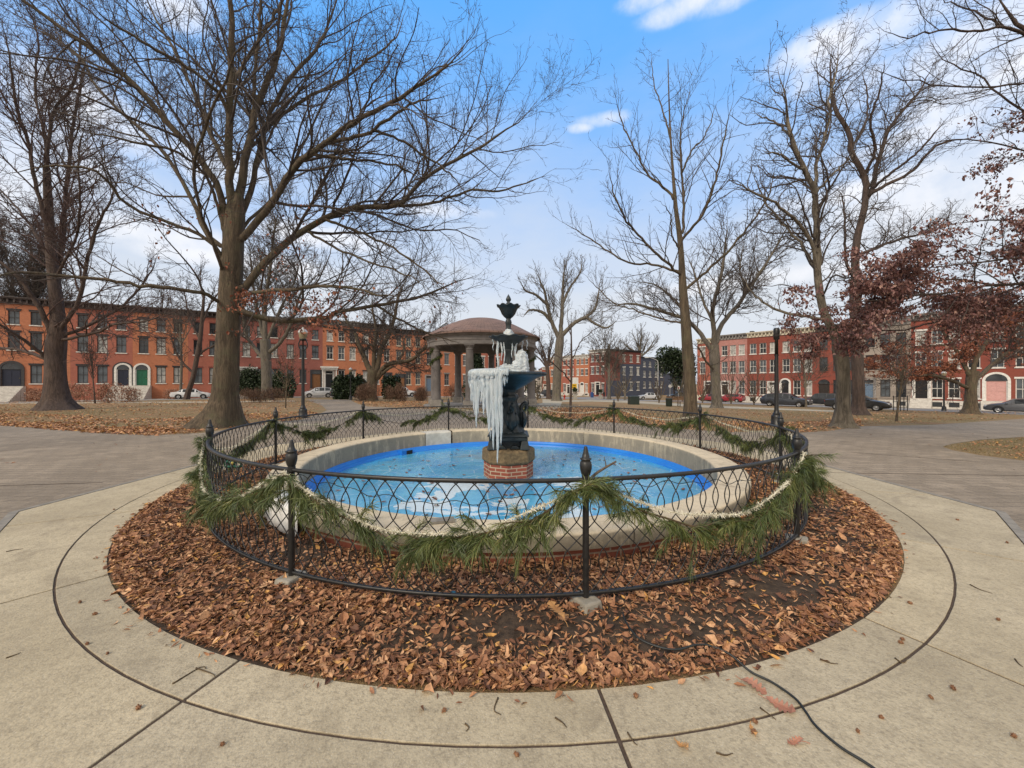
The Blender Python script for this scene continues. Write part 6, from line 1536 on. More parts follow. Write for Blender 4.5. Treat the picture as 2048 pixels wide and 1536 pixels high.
Rr(1, 'faded pink brick house in the right terrace', 'br_pink', dict(x=.2, w=1.2, z0=1.3, z1=3.7, mat='dark'), corn='grey_trim', lm='br_pink')
Rr(2, 'painted red house with white framed windows left of the white arched doorway', 'br_scarlet', dict(x=.8, w=1.2, z0=1.3, z1=3.6, mat='white', arch=False), corn='cream', lm='br_scarlet', panes=(.5, .4, .1))
Rr(3, 'painted red house with ornate white arched doorway behind the right lamp post', 'br_scarlet', dict(x=.16, w=1.15, z0=1.3, z1=3.5, mat='black', arch=True, sur='wh'), corn='cream', lm='br_scarlet', panes=(.3, .5, .2), steps='marble')
Rr(4, 'red house with plain dark arched doorway behind the parked dark cars', 'br_scarlet', dict(x=.2, w=1.5, z0=1.0, z1=3.3, mat='dark', arch=True, sur='br_scarlet'), corn='brown_trim', lm='br_scarlet', fm='dark_trim', sillm='br_scarlet', panes=(.8, .2, 0))
Rr(5, 'grey stone fronted house between the red houses', 'st_grey', dict(x=.14, w=1.3, z0=1.3, z1=3.9, mat='blue', sur='grey_trim'), corn='grey_trim', fm='dark_trim', sillm='st_grey', lm='st_grey', panes=(.7, .3, 0), name='stone_house', base=(1.0, 'marble'), steps='brownstep')
Rr(6, 'red house with black door in a white arch and marble steps', 'br_scarlet', dict(x=.2, w=1.3, z0=1.35, z1=3.9, mat='black', arch=True, sur='wh'), corn='grey_trim', panes=(.4, .3, .3), ztop=12.9)
Rr(7, 'red house with pink double doors under a white arch', 'br_scarlet', dict(x=.48, w=1.7, z0=1.2, z1=3.7, mat='pink', arch=True, sur='wh'), corn='grey_trim', panes=(.4, .3, .3), ztop=12.9, cols=(.14, .5, .86))
Rr(8, 'red brick house cut by the right photo edge', 'br_scarlet', dict(x=.8, w=1.3, z0=1.2, z1=3.7, mat='dark', arch=True), corn='grey_trim', ztop=12.9)
Rr(9, 'red brick house beyond the right photo edge', 'br_red', dict(x=.2, w=1.3, z0=1.2, z1=3.7, mat='dark'), corn='grey_trim', ztop=12.9)
# the corner house across the street and its blue annexe
CK = np.array([24.0, 95.0]); zc = -1.95
def Z3(z): return z - zc
root, fr1 = house(CK - UR * 5.4, UR, 5.4, 'dark red corner house with white window frames, its side painted blue grey below', 'br_deep', zc, (.2, .5, .8), [(1.0, 3.4, .9), (Z3(3.9), Z3(5.8), 1.05), (Z3(7.15), Z3(8.9), 1.05)], dict(x=.5, w=1.3, z0=.4, z1=3.6, mat='black', sur='wh'), corn='wh', ztop=Z3(10.3), depth=13.0, lint='lint', lm='wh', base=None, panes=(.5, .4, .1), steps=None, brack=False)
root['group'] = 'houses across the far street'
fr2 = Frame(root, (CK[0], CK[1], zc), UL)
sx = [6.5, 9.2, 11.9]
def sidewall(a, b, z0, z1, mat, rows, xs, name):
    ops = [(x - .55, x + .55, r0, r1) for (r0, r1) in rows for x in xs if a < x < b]
    V, F = wallgrid(a, b, z0, z1, ops); V[:, 1] -= .02 * (V[:, 1] == 0); fr2.part(name, V, F, MAT[mat])
    windows(fr2, [(o[0] + .55, 1.1, o[2], o[3] - o[2]) for o in ops], 'wh', 'wh', 'lint', 'wh', (.6, .3, .1))
sidewall(0, 13, Z3(6.6), Z3(10.05), 'br_deep', [(Z3(7.15), Z3(8.9))], sx, 'side_wall')
sidewall(0, 5, Z3(2.2), Z3(6.6), 'br_deep', [], sx, 'side_wall'); sidewall(0, 5, -1, Z3(2.2), 'br_blue', [], sx, 'painted_wall')
sidewall(5, 13, -1, Z3(6.6), 'br_blue', [(Z3(3.7), Z3(5.7)), (Z3(-.4), Z3(1.7))], sx, 'painted_wall')
cornice(fr2, 0, 13, Z3(10.3), 'dark_trim', False, h=.5)
def annexe(x0, x1, zt, xs, rows, label, mat='br_blue', corn='dark_trim'):
    P = CK + UL * x0; r_ = thing('brick_house', (P[0], P[1], zc), 0, label, 'house', 'houses across the far street'); f_ = Frame(r_, (P[0], P[1], zc), UL)
    ops = [(x - x0 - .5, x - x0 + .5, a, b) for a, b in rows for x in xs]
    V, F = wallgrid(0, x1 - x0, -1, zt, ops); w_ = x1 - x0
    V2 = np.array([[0, 0, -1], [0, 8, -1], [w_, 8, -1], [w_, 0, -1], [0, 0, zt], [0, 8, zt], [w_, 8, zt], [w_, 0, zt]], float)
    V, F = join([(V, F), (V2, [np.array([[0, 4, 5, 1], [1, 5, 6, 2], [2, 6, 7, 3], [4, 7, 6, 5]])])]); f_.part('wall', V, F, MAT[mat])
    V, F = join([box(0, w_, -.3, 0, zt - .002, zt + .16)]); f_.part('cornice', V, F, MAT[corn])
    windows(f_, [((o[0] + o[1]) / 2, 1.0, o[2], o[3] - o[2]) for o in ops], 'wh', 'wh', None, 'wh', (.6, .35, .05))
    return r_, f_
annexe(13.01, 24.4, Z3(8.6), [14.5, 16.8, 19.3, 21.7], [(Z3(6.05), Z3(7.5)), (Z3(3.2), Z3(4.9)), (Z3(.2), Z3(2.0))], 'blue grey painted three storey annexe of the corner house')
annexe(24.41, 36.0, Z3(4.2), [26.5, 29, 31.5, 34], [(Z3(.5), Z3(1.9))], 'low blue grey painted building right of the blue annexe')
FW = [(1.0, 3.2, .95), (Z3(3.6), Z3(5.3), .95), (Z3(6.6), Z3(8.0), .95)]
for q, (wl_, lab, dm_) in enumerate([('br_orange', 'red brick house next left of the dark red corner house', 'white'), ('br_red', 'second red brick house left of the dark red corner house', 'dark'), ('br_orange', 'third brick house left of the dark red corner house', 'dark')]):
    r_, f_ = house(CK - UR * (5.4 + 5.0 * (q + 1)), UR, 4.99, lab, wl_, zc, (.2, .5, .8), FW, dict(x=.5, w=1.1, z0=.6, z1=3.0, mat=dm_, arch=(q == 0)), corn='wh', ztop=Z3(9.2), lint='lint', lm='wh', base=(.8, 'marble'), panes=(.4, .4, .2))
    r_['group'] = 'houses across the far street'
for q, (x0, wl_, lab, zt) in enumerate([(-1.0, 'br_red', 'distant red house glimpsed right behind the fountain column', 8.6), (4.6, 'render_pale', 'distant pale house between the pavilion and the rounded tree', 7.6), (9.9, 'br_red', 'distant red house behind the rounded tree trunk', 8.8), (15.2, 'br_orange', 'distant orange house right of the rounded tree trunk', 8.0)]):
    r_, f_ = house((x0, 122 + q * .3), np.array([1.0, 0]), 5.2, lab, wl_, -1.95, (.2, .5, .8), [(1.0, 2.9, .95), (4.4, 6.4, .95)], dict(x=.2, w=1.1, z0=.5, z1=2.9, mat='white'), corn='wh', ztop=zt, lint='lint', lm='wh', base=None, brack=False)
    r_['group'] = 'houses across the far street'

# ------------------------------------------------------------------ the pavilion
MAT['pav_stone'] = simple('painted_grey_column', (.175, .157, .15), (.125, .112, .107), 2.5, .75)
MAT['pav_trim'] = simple('grey_entablature', (.235, .215, .205), (.165, .15, .142), 2, .75)
MAT['pav_base'] = simple('granite_block', (.30, .275, .25), (.2, .185, .165), 5, .85)
M = Mat('brown_shingles'); v = M.coord('UV'); b = M.n('ShaderNodeTexBrick'); M.l(v, b.inputs['Vector'])
b.inputs['Scale'].default_value = 1; b.inputs['Brick Width'].default_value = .34; b.inputs['Row Height'].default_value = .17; b.inputs['Mortar Size'].default_value = .012
b.inputs['Color1'].default_value = (.235, .155, .125, 1); b.inputs['Color2'].default_value = (.17, .11, .09, 1); b.inputs['Mortar'].default_value = (.05, .032, .028, 1)
c = M.mix(M.ramp(M.noise(1.2, 5, .65, M.coord('Object')), .4, .7, 0, .6), b.outputs[0], (.25, .15, .12))
MAT['shingle'] = M.set(c, .9, 0, b.outputs['Fac'], .3, .01)
PD = 31.0; pg = at(964, PD); pz = pg[2]
pav = thing('pavilion', pg, 0, 'round columned park pavilion with brown shingled dome roof behind the fountain', 'pavilion')
pc = (pg[0], pg[1], pz)
V, F = lathe([(0, .12), (4.75, .12), (4.75, -.15), (5.1, -.15), (5.1, -.5)], 64, pc); part('floor', V[:, :], F, MAT['pav_base'], pav)
for q in range(8):
    t = rad(172 + 45 * q); bx, by = pg[0] + 4.1 * math.cos(t), pg[1] + 4.1 * math.sin(t)
    V, F = lathe([(.0, .62), (.345, .62), (.36, .66), (.345, .70), (.315, .74), (.31, 1.6), (.285, 3.4), (.262, 4.28), (.285, 4.30), (.285, 4.34), (.262, 4.36), (.262, 4.44), (.33, 4.54), (.35, 4.58), (0, 4.58)], 24, (bx, by, pz))
    co = part('column', V, F, MAT['pav_stone'], pav, smooth=True)
    m_ = co.modifiers.new('edges', 'EDGE_SPLIT'); m_.split_angle = rad(50)
    V, F = frustum(bx, by, pz + .10, pz + .618, .45, .45, .43, .43)
    bo = part('base_block', V - np.array(pav.location), F, MAT['pav_base'], None); bo.parent = co; bevel(bo, .02, 2)
    V, F = frustum(bx, by, pz + 4.582, pz + 4.70, .36, .36, .38, .38)
    bo = part('capital', V - np.array(pav.location), F, MAT['pav_stone'], None); bo.parent = co
V, F = lathe([(3.72, 4.702), (4.42, 4.702), (4.42, 5.0), (4.46, 5.02), (4.46, 5.30), (4.60, 5.38), (4.64, 5.52), (3.72, 5.52), (3.72, 4.702)], 72, pc); o = part('entablature', V, F, MAT['pav_trim'], pav)
V, F, U = lathe([(4.82, 5.46), (4.84, 5.56), (4.5, 5.72), (4.0, 5.98), (3.4, 6.30), (2.8, 6.60), (2.1, 6.88), (1.5, 7.07), (1.2, 7.13), (1.0, 7.15), (.02, 7.17)], 72, pc, uvr=2.6); part('roof', V, F, MAT['shingle'], pav, smooth=True, uv=U)
V, F = lathe([(3.7, 5.49), (.02, 5.49)], 48, pc); part('ceiling', V, F, MAT['pav_base'], pav)
# pine swags wound on two columns
for t_, lab in ((217, 'pine garland wound round the front left pavilion column'), (172, 'pine garland on the leftmost pavilion column'), (352, 'pine garland on the rightmost pavilion column')):
    t = rad(t_); bx, by = pg[0] + 4.1 * math.cos(t), pg[1] + 4.1 * math.sin(t); rr = np.random.default_rng(t_); n = 900
    hh = rr.random(n); a = hh * 10 + rr.normal(0, .25, n)
    p = np.stack([bx + .34 * np.cos(a), by + .34 * np.sin(a), pz + 3.0 + hh * 1.55], -1)
    V, F = strands(p, unit(rr.standard_normal((n, 3)) + np.array([0, 0, -.5])), rr.uniform(.1, .24, n), np.full(n, .03), rr, .1)
    g_ = part('column_garland', V, F, MAT['needle'], tint=np.repeat(rr.uniform(.1, .6, n), 5)); tag(g_, lab, 'garland', 'pine garlands on the pavilion')

# ------------------------------------------------------------------ lamp posts
MAT['lampglass'] = simple('frosted_lamp_glass', (.34, .28, .18), (.24, .20, .13), 6, .25)
MAT['lampcap'] = simple('pale_lamp_cap', (.62, .62, .60), (.45, .45, .44), 6, .35)
def lamp(p, h, label, head=True):
    root = thing('street_lamp', p, 0, label, 'lamp post', 'lamp posts in the park')
    c = tuple(p)
    V, F = lathe([(0, -.1), (.20, -.1), (.20, .10), (.185, .12), (.17, .34), (.165, .40), (.12, .44), (.125, .47), (.10, .50), (.085, .56), (.072, .62), (.066, h * .5), (.058, h - 1.05), (.075, h - 1.04), (.075, h - 1.0), (.0, h - 1.0)], 20, c)
    o = part('post', V, F, MAT['iron'], root, smooth=True); m = o.modifiers.new('edges', 'EDGE_SPLIT'); m.split_angle = rad(45)
    if head:
        for s_ in (-1, 1):
            V, F = rod([(p[0], p[1], p[2] + h - 1.02), (p[0] + s_ * .17, p[1], p[2] + h - .92), (p[0] + s_ * .20, p[1], p[2] + h - .72), (p[0] + s_ * .13, p[1], p[2] + h - .56)], .022, 6, 14); part('yoke', V, F, MAT['iron'], root, smooth=True)
        V, F = lathe([(.0, h - .99), (.03, h - .98), (.03, h - .60), (.15, h - .56), (.16, h - .52), (.13, h - .50), (0, h - .50)], 16, c); part('lamp_holder', V, F, MAT['iron'], root, smooth=True)
        V, F = lathe([(.125, h - .50), (.165, h - .40), (.19, h - .26), (.185, h - .22)], 20, c); part('lamp_glass', V, F, MAT['lampglass'], root, smooth=True)
        V, F = lathe([(.205, h - .225), (.205, h - .19), (.17, h - .12), (.11, h - .06), (.05, h - .035), (.05, h - .01), (.02, h + .03), (0, h + .06)], 20, c); part('lamp_cap', V, F, MAT['lampcap'], root, smooth=True)
    else:
        V, F = lathe([(0, h - 1.0), (.058, h - 1.0), (.055, h - .45), (.10, h - .42), (.105, h - .05), (.08, h), (0, h + .01)], 16, c); part('lamp_head', V, F, MAT['iron'], root, smooth=True)
p = G(606, 836); lamp(p, 180 / FPX * p[1] + .0, 'black lamp post with pale lantern head to the right of the great oak')
p = G(1553, 852); lamp(p, 196 / FPX * p[1], 'tall plain black lamp post at the right of the fence', False)
p = at(701, 45); lamp(p, 3.9, 'distant lamp post with lantern before the white portico')
p = G(1888, 822); lamp(p, 80 / FPX * p[1], 'thin distant lamp post before the house with marble steps')

# ------------------------------------------------------------------ cars
MAT['carglass'] = simple('car_glass', (.012, .014, .016), (.03, .034, .038), 1.5, .05)
MAT['tyre'] = simple('tyre_rubber', (.014, .014, .014), None, 10, .8)
MAT['rim'] = simple('alloy_rim', (.40, .40, .41), (.25, .25, .25), 8, .3, metal=.6)
MAT['headlamp'] = simple('headlamp_glass', (.62, .64, .66), None, 8, .1)
MAT['taillamp'] = simple('red_tail_lamp', (.32, .012, .012), None, 8, .2)
MAT['blackplastic'] = simple('black_trim_plastic', (.015, .015, .016), None, 8, .6)
def carpaint(name, c):
    M = Mat(name); n = M.noise(3, 3, .5, M.coord('Object'))
    return M.set(M.mix(M.ramp(n, .35, .7, 0, .25), c, tuple(v * .6 + .03 for v in c)), .3, .15, Coat_Weight=.7, Coat_Roughness=.06)
# stations along the car: x, bottom, belt, top, half width at belt, half width at top
PROF = {
 'sedan': (4.6, [(-2.3, .42, .78, .80, .74, .70), (-2.2, .28, .92, .96, .84, .78), (-1.55, .24, .98, 1.03, .89, .74), (-.95, .22, .97, 1.40, .90, .62), (-.2, .22, .95, 1.46, .905, .63), (.45, .22, .93, 1.40, .90, .62), (1.15, .22, .92, .99, .89, .72), (1.85, .24, .82, .86, .86, .74), (2.2, .28, .68, .72, .78, .70), (2.3, .36, .58, .60, .68, .62)]),
 'wagon': (4.7, [(-2.35, .42, .90, .94, .78, .72), (-2.25, .28, .98, 1.10, .86, .72), (-1.75, .24, 1.02, 1.46, .90, .65), (-.9, .22, 1.01, 1.55, .91, .66), (-.1, .22, .99, 1.56, .915, .66), (.5, .22, .97, 1.46, .91, .65), (1.15, .22, .97, 1.05, .90, .74), (1.9, .24, .90, .94, .87, .76), (2.25, .28, .76, .80, .80, .72), (2.35, .36, .64, .66, .70, .64)]),
 'suv': (4.7, [(-2.35, .50, 1.02, 1.06, .84, .78), (-2.28, .36, 1.10, 1.55, .90, .70), (-1.9, .32, 1.13, 1.76, .93, .71), (-.9, .30, 1.12, 1.82, .94, .72), (0, .30, 1.10, 1.82, .945, .72), (.45, .30, 1.08, 1.72, .94, .71), (1.0, .30, 1.08, 1.16, .93, .78), (1.95, .32, 1.02, 1.06, .90, .80), (2.27, .36, .90, .94, .84, .78), (2.35, .44, .72, .75, .76, .70)]),
 'hatch': (4.2, [(-2.1, .42, .90, .94, .76, .70), (-2.02, .28, .98, 1.12, .84, .70), (-1.6, .24, 1.02, 1.44, .88, .64), (-.8, .22, 1.00, 1.53, .89, .65), (0, .22, .98, 1.54, .895, .65), (.55, .22, .96, 1.42, .89, .64), (1.15, .22, .95, 1.03, .88, .72), (1.75, .24, .86, .90, .85, .74), (2.02, .28, .72, .76, .78, .70), (2.1, .36, .60, .62, .68, .62)]),
}
def car(p, head, typ, paint, label, flip=False, group='cars parked along the streets', name='parked_car'):
    Ln, st = PROF[typ]; head = np.array(head, float); head /= np.linalg.norm(head)
    if flip: head = -head
    root = thing(name, p, math.atan2(head[1], head[0]), label, 'car', group)
    m = len(st); V, F = [], []
    for (x, zb, zs, zr, w, wt) in st:
        zm = (zb + zs) * .5
        half = [(w * .90, zb), (w * 1.0, zb + .10), (w * 1.01, zm), (w, zs), (wt, zr), (wt * .55, zr + (.035 if zr - zs > .25 else .02))]
        V += [(x, y, z) for y, z in half] + [(x, -y, z) for y, z in reversed(half)]
    k = 12
    for i in range(m - 1):
        for j in range(k):
            j2 = (j + 1) % k
            F.append([i * k + j, (i + 1) * k + j, (i + 1) * k + j2, i * k + j2])
    V = np.array(V); caps = [np.array([list(range(k - 1, -1, -1))]), np.array([[(m - 1) * k + j for j in range(k)]])]
    F = [np.array(F)[:, ::-1]] + [c[:, ::-1] for c in caps]
    b = part('body', V, F, paint, root, local=True, smooth=True); b.modifiers.new('edges', 'EDGE_SPLIT').split_angle = rad(38)
    # side glass, windscreen and rear screen, just proud of the body
    def quad(a, b_, c, d, inset, name, off):
        q = np.array([a, b_, c, d], float); ctr = q.mean(0)
        n = np.cross(q[1] - q[0], q[3] - q[0]); n /= np.linalg.norm(n)
        if np.dot(n, ctr - np.array([0, 0, .9])) < 0: n = -n
        q = ctr + (q - ctr) * inset; q2 = q + n * off
        Vq = np.concatenate([q - n * .01, q2]); return Vq, [BOXF]
    cab = [i for i in range(m) if st[i][3] - st[i][2] > .25]
    for s_ in (0, 1):
        items = []
        for i in range(cab[0] - 1, cab[-1] + 1):
            A = V[i * k + (3 if not s_ else 8)]; B = V[(i + 1) * k + (3 if not s_ else 8)]; C = V[(i + 1) * k + (4 if not s_ else 7)]; D = V[i * k + (4 if not s_ else 7)]
            items.append(quad(A, B, C, D, .86 if cab[0] <= i < cab[-1] else .62, 'g', .012))
        Vg, Fg = join(items); part('side_window', Vg, Fg, MAT['carglass'], root, local=True)
    i0 = cab[-1]
    Vg, Fg = quad(V[i0 * k + 4], V[i0 * k + 7], V[(i0 + 1) * k + 7], V[(i0 + 1) * k + 4], .88, 'g', .03); part('windscreen', Vg, Fg, MAT['carglass'], root, local=True)
    i1 = cab[0]
    Vg, Fg = quad(V[i1 * k + 4], V[i1 * k + 7], V[(i1 - 1) * k + 7], V[(i1 - 1) * k + 4], .84, 'g', .03); part('rear_window', Vg, Fg, MAT['carglass'], root, local=True)
    wr = .37 if typ == 'suv' else .325
    for x in (-Ln * .295, Ln * .305):
        for s_ in (-1, 1):
            w_ = .84 if typ != 'suv' else .88
            V1, F1 = lathe([(wr * .62, -.1), (wr * .94, -.1), (wr, -.07), (wr, .07), (wr * .94, .1), (wr * .62, .1)], 22)
            def rotw(Vx): return np.stack([Vx[:, 0] + x, Vx[:, 2] * s_ + s_ * w_, Vx[:, 1] + wr], -1)
            wo = part('wheel', rotw(V1), F1, MAT['tyre'], root, local=True, smooth=True)
            V2, F2 = lathe([(0, .085), (wr * .15, .09), (wr * .2, .06), (wr * .55, .055), (wr * .63, .085), (wr * .66, .04)], 20, mod=lambda R, Z, A: (R, Z - .02 * (R > .1) * (np.cos(5 * A) < -.2)))
            ro = part('rim', rotw(V2), F2, MAT['rim'], root, local=True, smooth=True); ro.parent = wo
            V3, F3 = lathe([(wr * 1.0, .0), (wr * 1.2, .0), (wr * 1.2, .03), (wr * 1.0, .03)], 22, a0=0, a1=PI)
            V3 = np.stack([V3[:, 0] + x, (V3[:, 2] + .905 if typ != 'suv' else V3[:, 2] + .945) * s_, V3[:, 1] + wr], -1); part('wheel_arch', V3, F3, MAT['blackplastic'], root, local=True)
    xf, zf = Ln / 2, st[-2][2] + .02; xr = -Ln / 2
    for s_ in (-1, 1):
        V4, F4 = box(xf - .42, xf - .04, s_ * .66 - .13, s_ * .66 + .13, zf - .10, zf + .05); o = part('headlight', V4, F4, MAT['headlamp'], root, local=True); bevel(o, .04, 2)
        V4, F4 = box(xr + .03, xr + .22, s_ * .68 - .13, s_ * .68 + .13, st[1][2] - .20, st[1][2] - .02); o = part('tail_light', V4, F4, MAT['taillamp'], root, local=True); bevel(o, .03, 2)
        zmir = st[cab[-1]][2] + .06
        V4, F4 = box(st[cab[-1] + 1][0] - .35, st[cab[-1] + 1][0] - .17, s_ * .98 - .08, s_ * .98 + .08, zmir - .06, zmir + .08); o = part('mirror', V4, F4, paint, root, local=True); bevel(o, .03, 2)
    V5, F5 = join([box(-Ln * .16, Ln * .17, -.93, .93, .215, .30), box(xf - .13, xf + .01, -.55, .55, .34, .50), box(xr - .01, xr + .1, -.6, .6, .40, .52)]); part('lower_trim', V5, F5, MAT['blackplastic'], root, local=True)
    return root
CP = {k_: carpaint(k_ + '_car_paint', c_) for k_, c_ in {'silver': (.48, .49, .51), 'white': (.68, .68, .68), 'slate': (.075, .09, .11), 'navy': (.028, .034, .046), 'black': (.014, .015, .018), 'red': (.26, .012, .02), 'grey': (.09, .092, .10), 'yellow': (.62, .36, .02), 'bluegrey': (.16, .19, .225)}.items()}
def carat(px, py, *a, **kw): return car(G(px, py), *a, **kw)
carat(637, 795, UL, 'hatch', CP['silver'], 'silver hatchback parked behind the near left lamp post', flip=True)
carat(384, 797.5, UL, 'sedan', CP['white'], 'white saloon car parked left of the great oak')
carat(333, 796.5, UL, 'hatch', CP['bluegrey'], 'blue grey hatchback nose out behind the white saloon', flip=True)
carat(-12, 797.5, UL, 'sedan', CP['black'], 'dark car cut by the left photo edge')
carat(806, 793.5, UL, 'suv', CP['white'], 'white car half hidden by brown hedge beyond the stout forked tree')
carat(857, 792, UL, 'sedan', CP['silver'], 'pale car behind the hedge left of the pavilion')
carat(693, 795.5, UL, 'sedan', CP['navy'], 'dark car peeping out under the tall evergreen shrub')
carat(1062, 797, (1, .12), 'sedan', CP['white'], 'white saloon seen right of the fountain column')
carat(1090, 793.5, (1, .12), 'suv', CP['black'], 'dark car beyond the white saloon near the rounded tree', flip=True)
carat(1297, 799.2, (1, -.03), 'sedan', CP['silver'], 'silver saloon driving past the blue house beside the green box', flip=True, name='car', group='cars on the far street')
carat(1356, 796.8, (1, .0), 'sedan', CP['slate'], 'dark saloon on the far street behind the park bench', flip=True, name='car', group='cars on the far street')
carat(1160, 790.2, (.3, 1), 'sedan', CP['yellow'], 'yellow car beyond the street corner', flip=True, name='car', group='cars on the far street')
carat(1462, 804.5, UR, 'hatch', CP['red'], 'red hatchback parked behind the bare shrub at the pink house', flip=True)
carat(1424, 803, UR, 'sedan', CP['red'], 'red car mostly hidden by the wide forked tree trunk', flip=True)
carat(1572, 813, UR, 'wagon', CP['navy'], 'dark blue grey estate car parked behind the right lamp post')
carat(1640, 810.5, UR, 'suv', CP['black'], 'black off roader parked beyond the estate car', flip=True)
carat(1714, 820, UR, 'sedan', CP['black'], 'black saloon parked behind the two knobbly trunks')
carat(2042, 827, UR, 'sedan', CP['grey'], 'dark grey saloon cut by the right photo edge', flip=True)

# ------------------------------------------------------------------ smaller street and park furniture
MAT['greenbox'] = simple('dark_green_metal', (.012, .022, .018), (.02, .032, .026), 6, .5)
MAT['benchwood'] = simple('bench_timber', (.16, .09, .05), (.10, .055, .03), 12, .8)
MAT['hydrant'] = simple('hydrant_red', (.40, .03, .02), None, 6, .5)
MAT['galv'] = simple('galvanised_steel', (.52, .52, .51), (.40, .40, .40), 6, .45)
MAT['urnstone'] = simple('urn_stone', (.34, .32, .28), (.25, .235, .205), 6, .85)
MAT['signwhite'] = simple('sign_white', (.75, .74, .70), None, 5, .5); MAT['signyellow'] = simple('sign_yellow', (.70, .42, .02), None, 5, .5)
MAT['signred'] = simple('sign_red', (.5, .02, .02), None, 5, .5)
MAT['postblue'] = simple('postbox_blue', (.02, .07, .22), None, 5, .4)
def mk(name, px, py, label, cat, group=None, d=None):
    p = G(px, py) if d is None else at(px, d)
    return thing(name, p, 0, label, cat, group), p
r_, p = mk('utility_cabinet', 1267, 809, 'dark green square box standing on the back lawn', 'cabinet'); k = p[1] / FPX
V, F = join([frustum(p[0], p[1], p[2] - .05, p[2] + 15 * k, 9 * k, 9 * k, 9 * k, 9 * k)]); o = part('box', V, F, MAT['greenbox'], r_); bevel(o, .03, 2)
V, F = frustum(p[0], p[1], p[2] + 15 * k + .002, p[2] + 17 * k, 9.6 * k, 9.6 * k, 9 * k, 9 * k); o = part('lid', V, F, MAT['greenbox'], r_); bevel(o, .02, 2)
V, F = join([box(p[0] - .02, p[0] + .02, p[1] - 9 * k - .012, p[1] - 9 * k - .001, p[2] + .1, p[2] + 14 * k)]); part('door_seam', V, F, MAT['blackplastic'], r_)
r_, p = mk('park_bench', 1358, 813, 'wooden slatted park bench behind the tall slender tree', 'bench')
for s_ in (-1, 0, 1):
    V, F = join([box(p[0] + s_ * .95 - .03, p[0] + s_ * .95 + .03, p[1] - .25, p[1] - .19, p[2], p[2] + .45), box(p[0] + s_ * .95 - .03, p[0] + s_ * .95 + .03, p[1] + .2, p[1] + .26, p[2], p[2] + .92)]); part('leg', V, F, MAT['iron'], r_)
V, F = join([box(p[0] - 1.15, p[0] + 1.15, p[1] - .27 + q * .1, p[1] - .19 + q * .1, p[2] + .45, p[2] + .49) for q in range(5)]); part('seat', V, F, MAT['benchwood'], r_)
V, F = join([box(p[0] - 1.15, p[0] + 1.15, p[1] + .16, p[1] + .197, p[2] + .56 + q * .1, p[2] + .64 + q * .1) for q in range(4)]); part('backrest', V, F, MAT['benchwood'], r_)
r_, p = mk('litter_bin', 1338, 813, 'small dark litter bin at the left end of the park bench', 'bin')
V, F = lathe([(0, 0), (.24, 0), (.28, .1), (.29, .7), (.31, .74), (.27, .78), (.2, .78), (.2, .5), (0, .5)], 20, tuple(p)); part('barrel', V, F, MAT['greenbox'], r_, smooth=True)
V, F = lathe([(.296, .60), (.305, .60), (.305, .66), (.296, .66)], 20, tuple(p)); part('band', V, F, MAT['blackplastic'], r_)
r_, p = mk('fire_hydrant', 1129, 799, 'red fire hydrant at the far street corner', 'hydrant')
V, F = lathe([(0, 0), (.17, 0), (.17, .05), (.12, .06), (.12, .62), (.17, .64), (.17, .68), (.13, .78), (.06, .86), (.04, .92), (0, .92)], 16, tuple(p)); part('barrel', V, F, MAT['hydrant'], r_, smooth=True)
V, F = rod([p + (-.25, 0, .5), p + (.25, 0, .5)], .07, 8); part('outlets', V, F, MAT['hydrant'], r_)
for px, py, lab in ((1150, 799, 'stone urn planter at the left of the far park entrance'), (1201, 798, 'stone urn planter beside the walking person')):
    r_, p = mk('urn_planter', px, py, lab, 'planter', 'urn planters at the park entrance')
    V, F = frustum(p[0], p[1], p[2] - .05, p[2] + .85, .38, .38, .33, .33); o = part('pedestal', V, F, MAT['urnstone'], r_); bevel(o, .03, 2)
    V, F = lathe([(0, .85), (.2, .85), (.12, .95), (.3, 1.12), (.42, 1.36), (.46, 1.42), (.38, 1.42), (0, 1.3)], 20, tuple(p)); part('urn', V, F, MAT['urnstone'], r_, smooth=True)
    rr = np.random.default_rng(px); n = 500; P = blobpts(rr, n, [(p[0], p[1], p[2] + 1.75, .42, .42, .42)]); n = len(P)
    V, F = leaves(P, rr.uniform(.1, .25, n), rr.random(n) * 6.28, rr.normal(0, .7, n), rr.normal(0, .8, n), rr.uniform(.25, .45, n), rr.uniform(0, .6, n), rr.normal(0, .3, n)); part('foliage', V, F, MAT['evergreen'], r_, tint=np.repeat(rr.random(n), 8))
# signs
def sign(px, py, top, label, shape, w, h, mat, bars=None, d=None):
    r_, p = mk('street_sign', px, py, label, 'sign', 'signs by the far street', d); k = p[1] / FPX; hh = (py - top) * k
    V, F = rod([p + (0, 0, -.05), p + (0, 0, hh)], .035, 6); part('pole', V, F, MAT['galv'], r_)
    if shape == 'oct': V, F = lathe([(0, -.02), (w / 2, -.02), (w / 2, .02), (0, .02)], 8, a0=PI / 8, a1=PI / 8 + 2 * PI); V = np.stack([V[:, 0], V[:, 2] - .06, V[:, 1]], -1) + p + (0, 0, hh - w / 2)
    else: V, F = box(-w / 2, w / 2, -.08, -.04, 0, h); V = V + p + (0, 0, hh - h)
    part('panel', V, F, mat, r_)
    if bars:
        for (x0, x1, z0, z1, m_) in bars:
            V, F = box(x0, x1, -.086, -.082, z0, z1); part('marking', V + p + (0, 0, hh - h), F, m_, r_)
sign(1148, 797, 755, 'tall white and yellow street banner sign by the urn planter', 'rect', 1.9, 3.0, MAT['signwhite'], [(-.5, .6, .5, 1.6, MAT['signyellow']), (-.3, .3, .75, .9, MAT['dark_trim']), (-.2, .35, 1.15, 1.3, MAT['dark_trim'])])
sign(1340, 798, 769, 'round faced white sign seen from behind near the bench', 'oct', .75, .75, MAT['galv'])
